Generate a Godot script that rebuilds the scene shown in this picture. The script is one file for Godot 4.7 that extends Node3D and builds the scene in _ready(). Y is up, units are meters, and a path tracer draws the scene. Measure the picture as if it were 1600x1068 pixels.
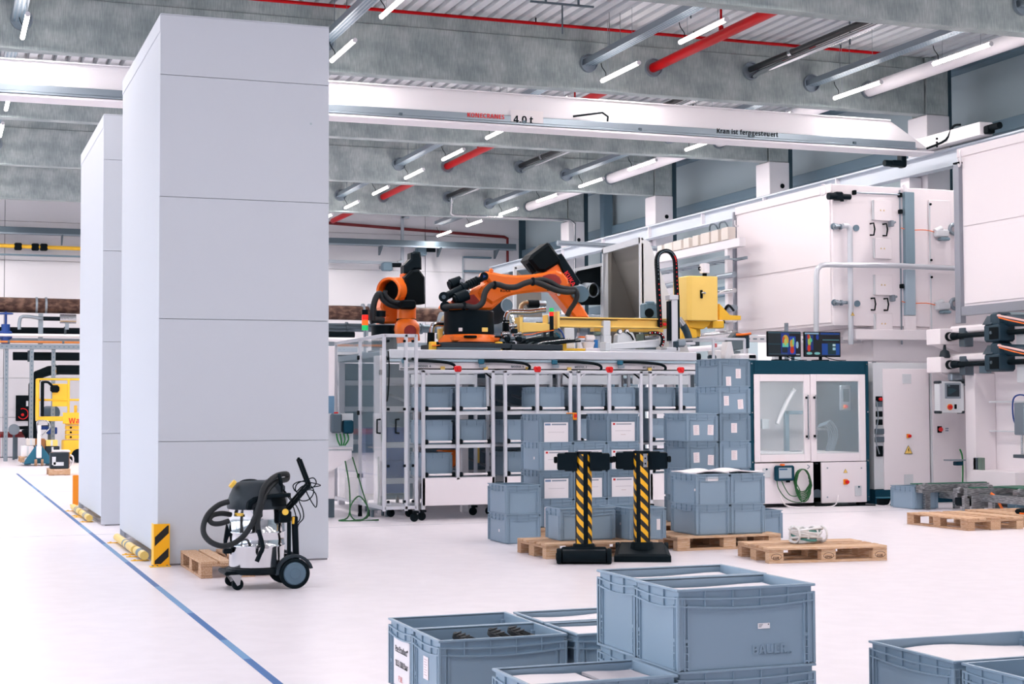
extends Node3D
# A production hall: concrete beams, two pale lining towers, a robot cell with box trolleys, grey stacking boxes on pallets.

class Sh:
	var v := PackedVector3Array()
	var n := PackedVector3Array()
	var uv := PackedVector2Array()
	var ix := PackedInt32Array()
	var xf := Transform3D.IDENTITY
	func vert(p: Vector3, nn: Vector3, t := Vector2.ZERO) -> int:
		v.append(xf * p)
		n.append((xf.basis * nn).normalized())
		uv.append(t)
		return v.size() - 1
	func tri(a: int, b: int, c: int) -> void:
		var fn := (v[c] - v[a]).cross(v[b] - v[a])
		if fn.dot(n[a] + n[b] + n[c]) < 0.0:
			ix.append_array([a, c, b])
		else:
			ix.append_array([a, b, c])
	func quad(a: Vector3, b: Vector3, c: Vector3, d: Vector3, nn: Vector3) -> void:
		var i := vert(a, nn, Vector2(0, 0))
		vert(b, nn, Vector2(1, 0))
		vert(c, nn, Vector2(1, 1))
		vert(d, nn, Vector2(0, 1))
		tri(i, i + 1, i + 2)
		tri(i, i + 2, i + 3)
	func card(a: Vector3, b: Vector3, c: Vector3, d: Vector3) -> void:
		quad(a, b, c, d, (c - a).cross(b - a))
	func box(c: Vector3, s: Vector3, bev := 0.0) -> void:
		var h := s * 0.5
		bev = minf(bev, minf(h.x, minf(h.y, h.z)) * 0.9)
		if bev <= 0.0:
			for k in 3:
				for sg in [-1.0, 1.0]:
					var nn := Vector3.ZERO
					nn[k] = sg
					var a := (k + 1) % 3
					var b := (k + 2) % 3
					var q := []
					for e in [[-1, -1], [1, -1], [1, 1], [-1, 1]]:
						var p := Vector3.ZERO
						p[k] = sg * h[k]
						p[a] = e[0] * h[a]
						p[b] = e[1] * h[b]
						q.append(c + p)
					quad(q[0], q[1], q[2], q[3], nn)
			return
		var id := {}
		for sx in [-1, 1]:
			for sy in [-1, 1]:
				for sz in [-1, 1]:
					for k in 3:
						var sgn := Vector3(sx, sy, sz)
						var p := sgn * (h - Vector3.ONE * bev)
						p[k] = sgn[k] * h[k]
						var nn := Vector3.ZERO
						nn[k] = sgn[k]
						id[[sx, sy, sz, k]] = vert(c + p, nn, Vector2(sx * 0.5 + 0.5, 0.5 - sy * 0.5))
		for k in 3:
			var a := (k + 1) % 3
			var b := (k + 2) % 3
			for sg in [-1, 1]:
				var q := []
				for e in [[-1, -1], [1, -1], [1, 1], [-1, 1]]:
					var t := [0, 0, 0]
					t[k] = sg
					t[a] = e[0]
					t[b] = e[1]
					q.append(id[[t[0], t[1], t[2], k]])
				tri(q[0], q[1], q[2])
				tri(q[0], q[2], q[3])
			for sa in [-1, 1]:
				for sb in [-1, 1]:
					var lo := [0, 0, 0]
					lo[a] = sa
					lo[b] = sb
					lo[k] = -1
					var hi := lo.duplicate()
					hi[k] = 1
					var p0: int = id[[lo[0], lo[1], lo[2], a]]
					var p1: int = id[[hi[0], hi[1], hi[2], a]]
					var p2: int = id[[hi[0], hi[1], hi[2], b]]
					var p3: int = id[[lo[0], lo[1], lo[2], b]]
					tri(p0, p1, p2)
					tri(p0, p2, p3)
		for sx in [-1, 1]:
			for sy in [-1, 1]:
				for sz in [-1, 1]:
					tri(id[[sx, sy, sz, 0]], id[[sx, sy, sz, 1]], id[[sx, sy, sz, 2]])
	func span(a: Vector3, b: Vector3, bev := 0.0) -> void:
		box((a + b) * 0.5, (b - a).abs(), bev)
	func bar(a: Vector3, b: Vector3, w: float, h: float, bev := 0.0) -> void:
		var d := b - a
		var z := d.normalized()
		var up := Vector3.UP if absf(z.y) < 0.95 else Vector3.RIGHT
		var x := up.cross(z).normalized()
		var y := z.cross(x)
		var keep := xf
		xf = keep * Transform3D(Basis(x, y, z), (a + b) * 0.5)
		box(Vector3.ZERO, Vector3(w, h, d.length()), bev)
		xf = keep
	func cyl(a: Vector3, b: Vector3, r: float, seg := 14, r2 := -1.0, caps := true) -> void:
		if r2 < 0.0:
			r2 = r
		var z := (b - a).normalized()
		var x := (Vector3.UP if absf(z.y) < 0.9 else Vector3.RIGHT).cross(z).normalized()
		var y := z.cross(x)
		var sl := (r - r2) / maxf((b - a).length(), 1e-6)
		var s0 := v.size()
		for i in seg + 1:
			var t := TAU * i / seg
			var o := x * cos(t) + y * sin(t)
			vert(a + o * r, o + z * sl, Vector2(float(i) / seg, 1))
			vert(b + o * r2, o + z * sl, Vector2(float(i) / seg, 0))
		for i in seg:
			var k := s0 + i * 2
			tri(k, k + 1, k + 3)
			tri(k, k + 3, k + 2)
		if caps:
			disc(a, -z, x, y, r, seg)
			disc(b, z, x, y, r2, seg)
	func disc(c: Vector3, nn: Vector3, x: Vector3, y: Vector3, r: float, seg: int) -> void:
		if r < 1e-5:
			return
		var m := vert(c, nn, Vector2(0.5, 0.5))
		for i in seg + 1:
			var t := TAU * i / seg
			vert(c + (x * cos(t) + y * sin(t)) * r, nn, Vector2(0.5 + 0.5 * cos(t), 0.5 - 0.5 * sin(t)))
		for i in seg:
			tri(m, m + 1 + i, m + 2 + i)
	func tube(pts: Array, r: float, seg := 8, smooth := 0) -> void:
		var p: Array = pts
		if smooth > 0:
			p = spline(pts, smooth)
		var t0: Vector3 = (p[1] - p[0]).normalized()
		var x := (Vector3.UP if absf(t0.y) < 0.9 else Vector3.RIGHT).cross(t0).normalized()
		var s0 := v.size()
		var run := 0.0
		for i in p.size():
			var d: Vector3
			if i == 0:
				d = p[1] - p[0]
			elif i == p.size() - 1:
				d = p[i] - p[i - 1]
			else:
				d = (p[i + 1] - p[i]).normalized() + (p[i] - p[i - 1]).normalized()
			d = d.normalized()
			if i > 0:
				run += (p[i] - p[i - 1]).length()
			x = (x - d * x.dot(d)).normalized()
			var y := d.cross(x)
			for k in seg + 1:
				var t := TAU * k / seg
				var o := x * cos(t) + y * sin(t)
				vert(p[i] + o * r, o, Vector2(float(k) / seg, run))
			if i == 0:
				var keep := v.size()
				disc(p[0], -d, x, y, r, seg)
				s0 = keep - seg - 1
			elif i == p.size() - 1:
				disc(p[i], d, x, y, r, seg)
		var off := seg + 2
		for i in p.size() - 1:
			var a := s0 + i * (seg + 1) + (off if i > 0 else 0)
			var b := s0 + (i + 1) * (seg + 1) + off
			for k in seg:
				tri(a + k, a + k + 1, b + k + 1)
				tri(a + k, b + k + 1, b + k)
	static func spline(pts: Array, k: int) -> Array:
		var out := []
		for i in pts.size() - 1:
			var a: Vector3 = pts[maxi(i - 1, 0)]
			var b: Vector3 = pts[i]
			var c: Vector3 = pts[i + 1]
			var d: Vector3 = pts[mini(i + 2, pts.size() - 1)]
			for j in k:
				out.append(b.cubic_interpolate(c, a, d, float(j) / k))
		out.append(pts[-1])
		return out
	func lathe(prof: Array, seg := 24, origin := Vector3.ZERO, basis := Basis.IDENTITY) -> void:
		var keep := xf
		xf = keep * Transform3D(basis, origin)
		var m := prof.size()
		var sn := []
		for i in m - 1:
			var d: Vector2 = prof[i + 1] - prof[i]
			sn.append(Vector2(d.y, -d.x).normalized())
		for i in m - 1:
			var na: Vector2 = sn[i]
			var nb: Vector2 = sn[i]
			if i > 0 and na.dot(sn[i - 1]) > 0.75:
				na = (na + sn[i - 1]).normalized()
			if i < m - 2 and nb.dot(sn[i + 1]) > 0.75:
				nb = (nb + sn[i + 1]).normalized()
			var s0 := v.size()
			for k in seg + 1:
				var t := TAU * k / seg
				var o := Vector3(cos(t), 0, sin(t))
				vert(o * prof[i].x + Vector3(0, prof[i].y, 0), o * na.x + Vector3(0, na.y, 0), Vector2(float(k) / seg, float(i) / (m - 1)))
				vert(o * prof[i + 1].x + Vector3(0, prof[i + 1].y, 0), o * nb.x + Vector3(0, nb.y, 0), Vector2(float(k) / seg, float(i + 1) / (m - 1)))
			for k in seg:
				var a := s0 + k * 2
				tri(a, a + 1, a + 3)
				tri(a, a + 3, a + 2)
		xf = keep
	func prism(poly: PackedVector2Array, z0: float, z1: float, bev := 0.0) -> void:
		var inner := poly
		if bev > 0.0:
			var off := Geometry2D.offset_polygon(poly, -bev, Geometry2D.JOIN_MITER)
			if off.size() == 1 and off[0].size() == poly.size():
				inner = off[0]
				# match the start vertex
				var best := 0
				for i in inner.size():
					if inner[i].distance_to(poly[0]) < inner[best].distance_to(poly[0]):
						best = i
				var rot := PackedVector2Array()
				for i in inner.size():
					rot.append(inner[(best + i) % inner.size()])
				if Geometry2D.is_polygon_clockwise(rot) != Geometry2D.is_polygon_clockwise(poly):
					rot = poly
					bev = 0.0
				inner = rot
			else:
				bev = 0.0
		var t := Geometry2D.triangulate_polygon(inner)
		for zz in [[z0, -1.0], [z1, 1.0]]:
			var s0 := v.size()
			for p in inner:
				vert(Vector3(p.x, p.y, zz[0]), Vector3(0, 0, zz[1]), p)
			for i in range(0, t.size(), 3):
				tri(s0 + t[i], s0 + t[i + 1], s0 + t[i + 2])
		var cw := Geometry2D.is_polygon_clockwise(poly)
		var lo := minf(z0, z1)
		var hi := maxf(z0, z1)
		for i in poly.size():
			var j := (i + 1) % poly.size()
			var d := poly[j] - poly[i]
			var nn := Vector3(d.y, -d.x, 0).normalized() * (1.0 if not cw else -1.0)
			var a := Vector3(poly[i].x, poly[i].y, 0)
			var b := Vector3(poly[j].x, poly[j].y, 0)
			var zb := Vector3(0, 0, bev)
			quad(a + Vector3(0, 0, lo) + zb, b + Vector3(0, 0, lo) + zb, b + Vector3(0, 0, hi) - zb, a + Vector3(0, 0, hi) - zb, nn)
			if bev > 0.0:
				var ia := Vector3(inner[i].x, inner[i].y, 0)
				var ib := Vector3(inner[j].x, inner[j].y, 0)
				quad(a + Vector3(0, 0, hi) - zb, b + Vector3(0, 0, hi) - zb, ib + Vector3(0, 0, hi), ia + Vector3(0, 0, hi), nn + Vector3(0, 0, 1))
				quad(a + Vector3(0, 0, lo) + zb, b + Vector3(0, 0, lo) + zb, ib + Vector3(0, 0, lo), ia + Vector3(0, 0, lo), nn - Vector3(0, 0, 1))
	func ball(c: Vector3, r: Vector3, seg := 14) -> void:
		var prof := []
		for i in 9:
			var t := PI * i / 8.0 - PI / 2
			prof.append(Vector2(cos(t), sin(t)))
		var keep := xf
		xf = keep * Transform3D(Basis.from_scale(r), c)
		lathe(prof, seg)
		xf = keep
	func ring(c: Vector3, axis: Vector3, r: float, w: float, seg := 24, tseg := 8) -> void:
		var z := axis.normalized()
		var x := (Vector3.UP if absf(z.y) < 0.9 else Vector3.RIGHT).cross(z).normalized()
		var y := z.cross(x)
		var p := []
		for i in seg + 1:
			var t := TAU * i / seg
			p.append(c + (x * cos(t) + y * sin(t)) * r)
		tube(p, w, tseg)
	static func new_beam(z: float) -> Sh:
		var h := Sh.new()
		h.span(Vector3(-13, 7.0, z - 0.25), Vector3(17.56, 7.86, z), 0.015)
		h.span(Vector3(-13, 7.86, z - 0.23), Vector3(17.56, 8.09, z - 0.03))
		return h
	func mesh() -> ArrayMesh:
		var arr := []
		arr.resize(Mesh.ARRAY_MAX)
		arr[Mesh.ARRAY_VERTEX] = v
		arr[Mesh.ARRAY_NORMAL] = n
		arr[Mesh.ARRAY_TEX_UV] = uv
		arr[Mesh.ARRAY_INDEX] = ix
		var m := ArrayMesh.new()
		m.add_surface_from_arrays(Mesh.PRIMITIVE_TRIANGLES, arr)
		return m

var used := {}
var mats := {}
var rng := RandomNumberGenerator.new()

func numbered(base: String) -> String:
	var k: int = used.get(base, 0)
	used[base] = k + 1
	return base if k == 0 else "%s_%03d" % [base, k]

func tag(o: Node3D, label: String, category: String, group := "", kind := "") -> void:
	o.set_meta("label", label)
	o.set_meta("category", category)
	if group:
		o.set_meta("group", group)
	if kind:
		o.set_meta("kind", kind)

func thing(called: String, label: String, category: String, at := Vector3.ZERO, turn := 0.0, group := "") -> Node3D:
	var o := Node3D.new()
	o.name = numbered(called)
	add_child(o)
	o.position = at
	o.rotation.y = turn
	tag(o, label, category, group)
	return o

func one(called: String, sh: Sh, m: Material, label: String, category: String, at := Vector3.ZERO, turn := 0.0, group := "", kind := "") -> MeshInstance3D:
	var o := MeshInstance3D.new()
	o.mesh = sh.mesh()
	o.material_override = m
	o.name = numbered(called)
	add_child(o)
	o.position = at
	o.rotation.y = turn
	tag(o, label, category, group, kind)
	return o

func part(parent: Node3D, called: String, sh: Sh, m: Material, label := "") -> MeshInstance3D:
	var o := MeshInstance3D.new()
	o.mesh = sh.mesh()
	o.material_override = m
	o.name = called
	parent.add_child(o, true)
	if label:
		o.set_meta("label", label)
	return o

func piece(parent: Node3D, called: String, mesh: Mesh, m: Material, at := Vector3.ZERO) -> MeshInstance3D:
	var o := MeshInstance3D.new()
	o.mesh = mesh
	o.material_override = m
	o.name = called
	o.position = at
	parent.add_child(o, true)
	return o

func dup(src: Node3D, at: Vector3, turn: float, label := "", group := "") -> Node3D:
	var o: Node3D = src.duplicate()
	o.name = numbered(String(src.name).rstrip("_0123456789"))
	add_child(o)
	o.position = at
	o.rotation.y = turn
	if label:
		o.set_meta("label", label)
	if group:
		o.set_meta("group", group)
	return o

func bx(c: Vector3, s: Vector3, bev := 0.0) -> Sh:
	var h := Sh.new()
	h.box(c, s, bev)
	return h

func tb(pts: Array, r: float, seg := 8, smooth := 0) -> Sh:
	var h := Sh.new()
	h.tube(pts, r, seg, smooth)
	return h

func cy(a: Vector3, b: Vector3, r: float, seg := 16, r2 := -1.0) -> Sh:
	var h := Sh.new()
	h.cyl(a, b, r, seg, r2)
	return h

func pm(poly: PackedVector2Array, z0: float, z1: float, bev := 0.0) -> Sh:
	var h := Sh.new()
	h.prism(poly, z0, z1, bev)
	return h

# lettering: a TextMesh part whose left end of the base line is at p, written along x
func letters(parent: Node3D, s: String, p: Vector3, high: float, m: Material, turn := 0.0, bold := true, deep := 0.004, called := "lettering") -> MeshInstance3D:
	var f := SystemFont.new()
	f.font_names = PackedStringArray(["Droid Sans"])
	f.font_weight = 700 if bold else 400
	var t := TextMesh.new()
	t.text = s
	t.font = f
	t.font_size = 32
	t.pixel_size = high / 24.0
	t.depth = deep
	t.curve_step = 2.0
	t.horizontal_alignment = HORIZONTAL_ALIGNMENT_LEFT
	var o := MeshInstance3D.new()
	o.mesh = t
	o.material_override = m
	o.name = called
	o.position = p
	o.rotation.y = turn
	parent.add_child(o, true)
	return o

func mat(key: String, c := Color.WHITE, rough := 0.5, metal := 0.0) -> StandardMaterial3D:
	if not mats.has(key):
		var m := StandardMaterial3D.new()
		m.resource_name = key
		m.albedo_color = c
		m.roughness = rough
		m.metallic = metal
		mats[key] = m
	return mats[key]

func noise_tex(size: int, freq: float, lo: Color, hi: Color, sd := 1, oct := 4) -> NoiseTexture2D:
	var nz := FastNoiseLite.new()
	nz.seed = sd
	nz.frequency = freq
	nz.fractal_octaves = oct
	nz.noise_type = FastNoiseLite.TYPE_SIMPLEX_SMOOTH
	var g := Gradient.new()
	g.offsets = PackedFloat32Array([0.25, 0.75])
	g.colors = PackedColorArray([lo, hi])
	var t := NoiseTexture2D.new()
	t.width = size
	t.height = size
	t.seamless = true
	t.noise = nz
	t.color_ramp = g
	return t

func tri_tex(m: StandardMaterial3D, t: Texture2D, scale: Vector3) -> void:
	m.albedo_texture = t
	m.uv1_triplanar = true
	m.uv1_world_triplanar = true
	m.uv1_scale = scale

func glow(key: String, c: Color, e: float) -> StandardMaterial3D:
	var m := mat(key, c, 0.4)
	m.emission_enabled = true
	m.emission = c
	m.emission_energy_multiplier = e
	return m

func pic_mat(key: String, im: Image, rough := 0.6, emit := 0.0) -> StandardMaterial3D:
	var m := mat(key, Color.WHITE, rough)
	var t := ImageTexture.create_from_image(im)
	m.albedo_texture = t
	if emit > 0.0:
		m.albedo_color = Color(0.02, 0.02, 0.02)
		m.emission_enabled = true
		m.emission_operator = BaseMaterial3D.EMISSION_OP_MULTIPLY
		m.emission = Color.WHITE
		m.emission_texture = t
		m.emission_energy_multiplier = emit
	return m

func canvas(w: int, h: int, c: Color) -> Image:
	var im := Image.create_empty(w, h, false, Image.FORMAT_RGBA8)
	im.fill(c)
	return im

func blob(im: Image, cx: float, cy_: float, rx: float, ry: float, c: Color) -> void:
	for y in range(maxi(0, int(cy_ - ry)), mini(im.get_height(), int(cy_ + ry) + 1)):
		for x in range(maxi(0, int(cx - rx)), mini(im.get_width(), int(cx + rx) + 1)):
			var d := Vector2((x - cx) / rx, (y - cy_) / ry).length()
			if d < 1.0:
				im.set_pixel(x, y, c)

func stripes(w: int, h: int, a: Color, b: Color, pitch: float, slope: float, share := 0.5) -> Image:
	var im := canvas(w, h, a)
	for y in h:
		for x in w:
			if fposmod(y + x * slope, pitch) < pitch * share:
				im.set_pixel(x, y, b)
	return im

func _ready() -> void:
	rng.seed = 7
	# camera
	var cam := Camera3D.new()
	cam.name = "camera"
	add_child(cam)
	cam.fov = 24.6403
	cam.near = 0.05
	cam.far = 200.0
	cam.transform = Transform3D(Basis(Vector3.UP, deg_to_rad(-20.1554)) * Basis(Vector3.RIGHT, deg_to_rad(2.3982)) * Basis(Vector3.BACK, deg_to_rad(-0.2057)), Vector3(0, 1.465, 0))
	cam.current = true
	# sky and exposure
	var sky_mat := ProceduralSkyMaterial.new()
	sky_mat.sky_top_color = Color(0.72, 0.82, 0.95)
	sky_mat.sky_horizon_color = Color(0.93, 0.95, 0.98)
	sky_mat.ground_bottom_color = Color(0.55, 0.56, 0.57)
	sky_mat.ground_horizon_color = Color(0.75, 0.76, 0.78)
	var sky := Sky.new()
	sky.sky_material = sky_mat
	var env := Environment.new()
	env.background_mode = Environment.BG_SKY
	env.sky = sky
	env.background_energy_multiplier = 6.0
	env.tonemap_mode = Environment.TONE_MAPPER_LINEAR
	env.tonemap_exposure = 0.63
	env.sdfgi_enabled = true
	env.ssao_enabled = true
	env.ssil_enabled = true
	var we := WorldEnvironment.new()
	we.name = "environment"
	we.environment = env
	add_child(we)
	materials()
	daylight()
	shell()
	beams_and_columns()
	right_wall()
	ceiling_lamps()
	services()
	crane()
	towers()
	floor_marks()
	eurobox_kinds()
	foreground_boxes()
	middle_boxes()
	pallets()
	vacuum()
	barrier_posts()
	door_machine()
	control_cabinets()
	dryers()
	press()
	trolleys()
	enclosure()
	platform()
	big_robot()
	small_robot()
	platform_gear()
	back_wall_gear()
	far_left()

func materials() -> void:
	var c := mat("concrete", Color(1, 1, 1), 0.85)
	tri_tex(c, noise_tex(512, 0.012, Color(0.595, 0.645, 0.65), Color(0.715, 0.755, 0.755), 3, 5), Vector3(0.22, 0.30, 0.22))
	var det := noise_tex(512, 0.05, Color(0.88, 0.89, 0.89), Color(1, 1, 1), 9, 5)
	c.detail_enabled = true
	c.detail_blend_mode = BaseMaterial3D.BLEND_MODE_MUL
	c.detail_albedo = det
	c.detail_uv_layer = BaseMaterial3D.DETAIL_UV_2
	c.uv2_triplanar = true
	c.uv2_world_triplanar = true
	c.uv2_scale = Vector3(1.6, 0.14, 1.6)
	var f := mat("floor_coating", Color(1, 1, 1), 0.34)
	tri_tex(f, noise_tex(512, 0.02, Color(0.915, 0.895, 0.92), Color(0.93, 0.91, 0.935), 5, 4), Vector3(0.35, 0.35, 0.35))
	f.metallic_specular = 0.5
	mat("white_panel", Color(0.955, 0.93, 0.945), 0.5)
	mat("white_paint", Color(0.93, 0.92, 0.94), 0.4)
	mat("deck", Color(0.86, 0.88, 0.90), 0.45)
	mat("tower", Color(0.775, 0.80, 0.835), 0.6)
	mat("tower_base", Color(0.55, 0.55, 0.57), 0.25, 0.6)
	mat("back_panel", Color(0.86, 0.86, 0.88), 0.6)
	mat("side_panel", Color(0.665, 0.735, 0.76), 0.6)
	mat("girt", Color(0.40, 0.50, 0.56), 0.5, 0.1)
	mat("column_dark", Color(0.22, 0.33, 0.38), 0.7)
	mat("red_pipe", Color(0.66, 0.01, 0.045), 0.35)
	mat("galv", Color(0.58, 0.63, 0.67), 0.38, 0.75)
	mat("galv_dark", Color(0.36, 0.42, 0.46), 0.4, 0.6)
	mat("steel", Color(0.72, 0.73, 0.74), 0.22, 1.0)
	mat("chrome", Color(0.83, 0.84, 0.85), 0.12, 1.0)
	mat("dark_pipe", Color(0.10, 0.12, 0.13), 0.4)
	mat("aluminium", Color(0.84, 0.85, 0.88), 0.35, 0.25)
	mat("black_plastic", Color(0.035, 0.085, 0.11), 0.42)
	mat("rubber", Color(0.03, 0.085, 0.11), 0.6)
	mat("anthracite", Color(0.08, 0.25, 0.32), 0.45)
	mat("yellow", Color(0.98, 0.77, 0.20), 0.45)
	mat("pale_yellow", Color(0.98, 0.83, 0.44), 0.45)
	mat("orange", Color(0.96, 0.45, 0.10), 0.35)
	mat("dark_orange", Color(0.55, 0.10, 0.06), 0.5)
	mat("red", Color(0.85, 0.04, 0.06), 0.4)
	mat("green", Color(0.05, 0.45, 0.20), 0.5)
	mat("blue", Color(0.06, 0.25, 0.55), 0.45)
	mat("blue_tape", Color(0.03, 0.36, 0.62), 0.5)
	mat("teal", Color(0.05, 0.38, 0.48), 0.45)
	mat("paper", Color(0.95, 0.93, 0.94), 0.8)
	mat("foam", Color(0.94, 0.92, 0.93), 0.85)
	mat("foam_grey", Color(0.78, 0.76, 0.78), 0.85)
	mat("yellow_orange", Color(0.93, 0.55, 0.03), 0.45)
	mat("ink", Color(0.03, 0.07, 0.09), 0.7)
	mat("cardboard", Color(0.62, 0.42, 0.25), 0.85)
	mat("box_grey", Color(0.55, 0.645, 0.72), 0.42)
	mat("box_grey_dark", Color(0.49, 0.58, 0.65), 0.45)
	mat("machine_grey", Color(0.83, 0.85, 0.87), 0.45)
	mat("robot_black", Color(0.03, 0.09, 0.12), 0.4)
	mats["red_pipe"].metallic_specular = 0.25
	for kk in ["black_plastic", "rubber", "robot_black", "ink", "anthracite"]:
		mats[kk].metallic_specular = 0.22
	var cb := mat("case_black", Color(0.02, 0.06, 0.08), 0.5)
	cb.metallic_specular = 0.2
	var gl := mat("clear_glass", Color(0.88, 0.95, 0.97, 0.06), 0.03)
	gl.transparency = BaseMaterial3D.TRANSPARENCY_ALPHA
	gl.cull_mode = BaseMaterial3D.CULL_DISABLED
	var gd := mat("door_glass", Color(0.80, 0.88, 0.90, 0.14), 0.05)
	gd.transparency = BaseMaterial3D.TRANSPARENCY_ALPHA
	gd.cull_mode = BaseMaterial3D.CULL_DISABLED
	var foil := mat("foil", Color(0.93, 0.95, 0.97, 0.55), 0.3)
	foil.transparency = BaseMaterial3D.TRANSPARENCY_ALPHA
	foil.cull_mode = BaseMaterial3D.CULL_DISABLED
	for k in 3:
		var w := mat("wood_%d" % k, Color(1, 1, 1), 0.8)
		var a: Color = [Color(0.74, 0.57, 0.42), Color(0.80, 0.64, 0.49), Color(0.68, 0.51, 0.37)][k]
		w.albedo_texture = noise_tex(256, 0.03, a, a.lightened(0.28), 20 + k, 4)
		w.uv1_triplanar = true
		w.uv1_scale = [Vector3(1.2, 9, 9), Vector3(1.2, 9, 9), Vector3(1.2, 9, 9)][k]
	var r := mat("rusty_steel", Color(1, 1, 1), 0.6, 0.3)
	tri_tex(r, noise_tex(512, 0.015, Color(0.20, 0.11, 0.08), Color(0.42, 0.32, 0.27), 12, 5), Vector3(0.5, 0.9, 0.9))
	var br := mat("brushed", Color(1, 1, 1), 0.35, 0.85)
	br.albedo_texture = noise_tex(256, 0.03, Color(0.50, 0.51, 0.52), Color(0.72, 0.73, 0.74), 14, 3)
	br.uv1_triplanar = true
	br.uv1_scale = Vector3(1, 8, 1)

# daylight comes through a long row of windows in the left wall, which the photograph does not reach
func daylight() -> void:
	var h := Sh.new()
	var n := 7
	h.span(Vector3(-13.3, 0, -52), Vector3(-13, 1.2, 10))
	h.span(Vector3(-13.3, 5.6, -52), Vector3(-13, 8.6, 10))
	for i in n + 1:
		var z := 10.0 - 62.0 * i / n
		h.span(Vector3(-13.3, 1.2, z - 0.6), Vector3(-13, 5.6, z + 0.6))
	one("wall_left", h, mat("side_panel"), "long wall with a row of windows, opposite the machines", "wall", Vector3.ZERO, 0, "", "structure")
	for i in n:
		var z := 10.0 - 62.0 * (i + 0.5) / n
		var fr := Sh.new()
		for y in [1.23, 3.4, 5.57]:
			fr.span(Vector3(-13.2, y - 0.03, z - 3.8), Vector3(-13.1, y + 0.03, z + 3.8))
		for k in 4:
			fr.span(Vector3(-13.2, 1.2, z - 3.83 + k * 2.535), Vector3(-13.1, 5.6, z - 3.77 + k * 2.535))
		var w := one("window_%d" % (i + 1), fr, mat("white_paint"), "steel window %d of the window wall, counted from the front" % (i + 1), "window", Vector3.ZERO, 0, "", "structure")
		part(w, "pane", bx(Vector3(-13.15, 3.4, z), Vector3(0.01, 4.3, 7.5)), mat("clear_glass"))
		var l := AreaLight3D.new()
		l.name = "daylight"
		l.area_size = Vector2(7.4, 4.2)
		l.light_color = Color(1.0, 0.965, 0.97)
		l.light_energy = 25.0
		l.area_range = 60.0
		l.shadow_enabled = true
		add_child(l)
		l.transform = Transform3D(Basis(Vector3.UP, -PI / 2), Vector3(-12.95, 3.4, z))

func shell() -> void:
	var h := bx(Vector3(3.2, -0.15, -21), Vector3(34.0, 0.3, 64))
	one("floor", h, mat("floor_coating"), "pale glossy coated floor of the hall", "floor", Vector3.ZERO, 0, "", "structure")
	# trapezoidal roof deck, ribs running away from the camera
	var d := Sh.new()
	var x := -13.2
	var y0 := 8.10
	while x < 19.2:
		var q := [Vector2(x, y0), Vector2(x + 0.15, y0), Vector2(x + 0.162, y0 + 0.15), Vector2(x + 0.238, y0 + 0.15), Vector2(x + 0.25, y0)]
		for i in 4:
			var a: Vector2 = q[i]
			var b: Vector2 = q[i + 1]
			d.quad(Vector3(a.x, a.y, -51), Vector3(b.x, b.y, -51), Vector3(b.x, b.y, 10), Vector3(a.x, a.y, 10), Vector3(b.y - a.y, -(b.x - a.x), 0))
		x += 0.25
	var c := one("ceiling", d, mat("deck"), "white trapezoidal sheet roof deck above the beams", "ceiling", Vector3.ZERO, 0, "", "structure")
	part(c, "roof_slab", bx(Vector3(3.2, 8.46, -20.5), Vector3(33.5, 0.3, 62)), mat("deck"))
	h = bx(Vector3(3.2, 4.2, 10.15), Vector3(33.5, 8.6, 0.3))
	one("wall_front", h, mat("back_panel"), "plain end wall behind the camera", "wall", Vector3.ZERO, 0, "", "structure")
	# back wall of white horizontal panels, each panel a piece
	var bw := one("wall_back", bx(Vector3(3.2, 4.2, -50.25), Vector3(33.5, 8.6, 0.3)), mat("column_dark"), "white panelled end wall at the far end of the hall", "wall", Vector3.ZERO, 0, "", "structure")
	for k in 7:
		for j in 6:
			var pw := 3.0
			piece_box(bw, "panel", Vector3(0.2 + j * 3.35, 0.62 + k * 1.2, -50.06), Vector3(3.335, 1.19, 0.1), mat("back_panel"), 0.004)

var shared := {}
func piece_box(parent: Node3D, called: String, at: Vector3, s: Vector3, m: Material, bev := 0.0) -> MeshInstance3D:
	var key := "%s %.3f" % [s, bev]
	if not shared.has(key):
		shared[key] = bx(Vector3.ZERO, s, bev).mesh()
	return piece(parent, called, shared[key], m, at)

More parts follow.
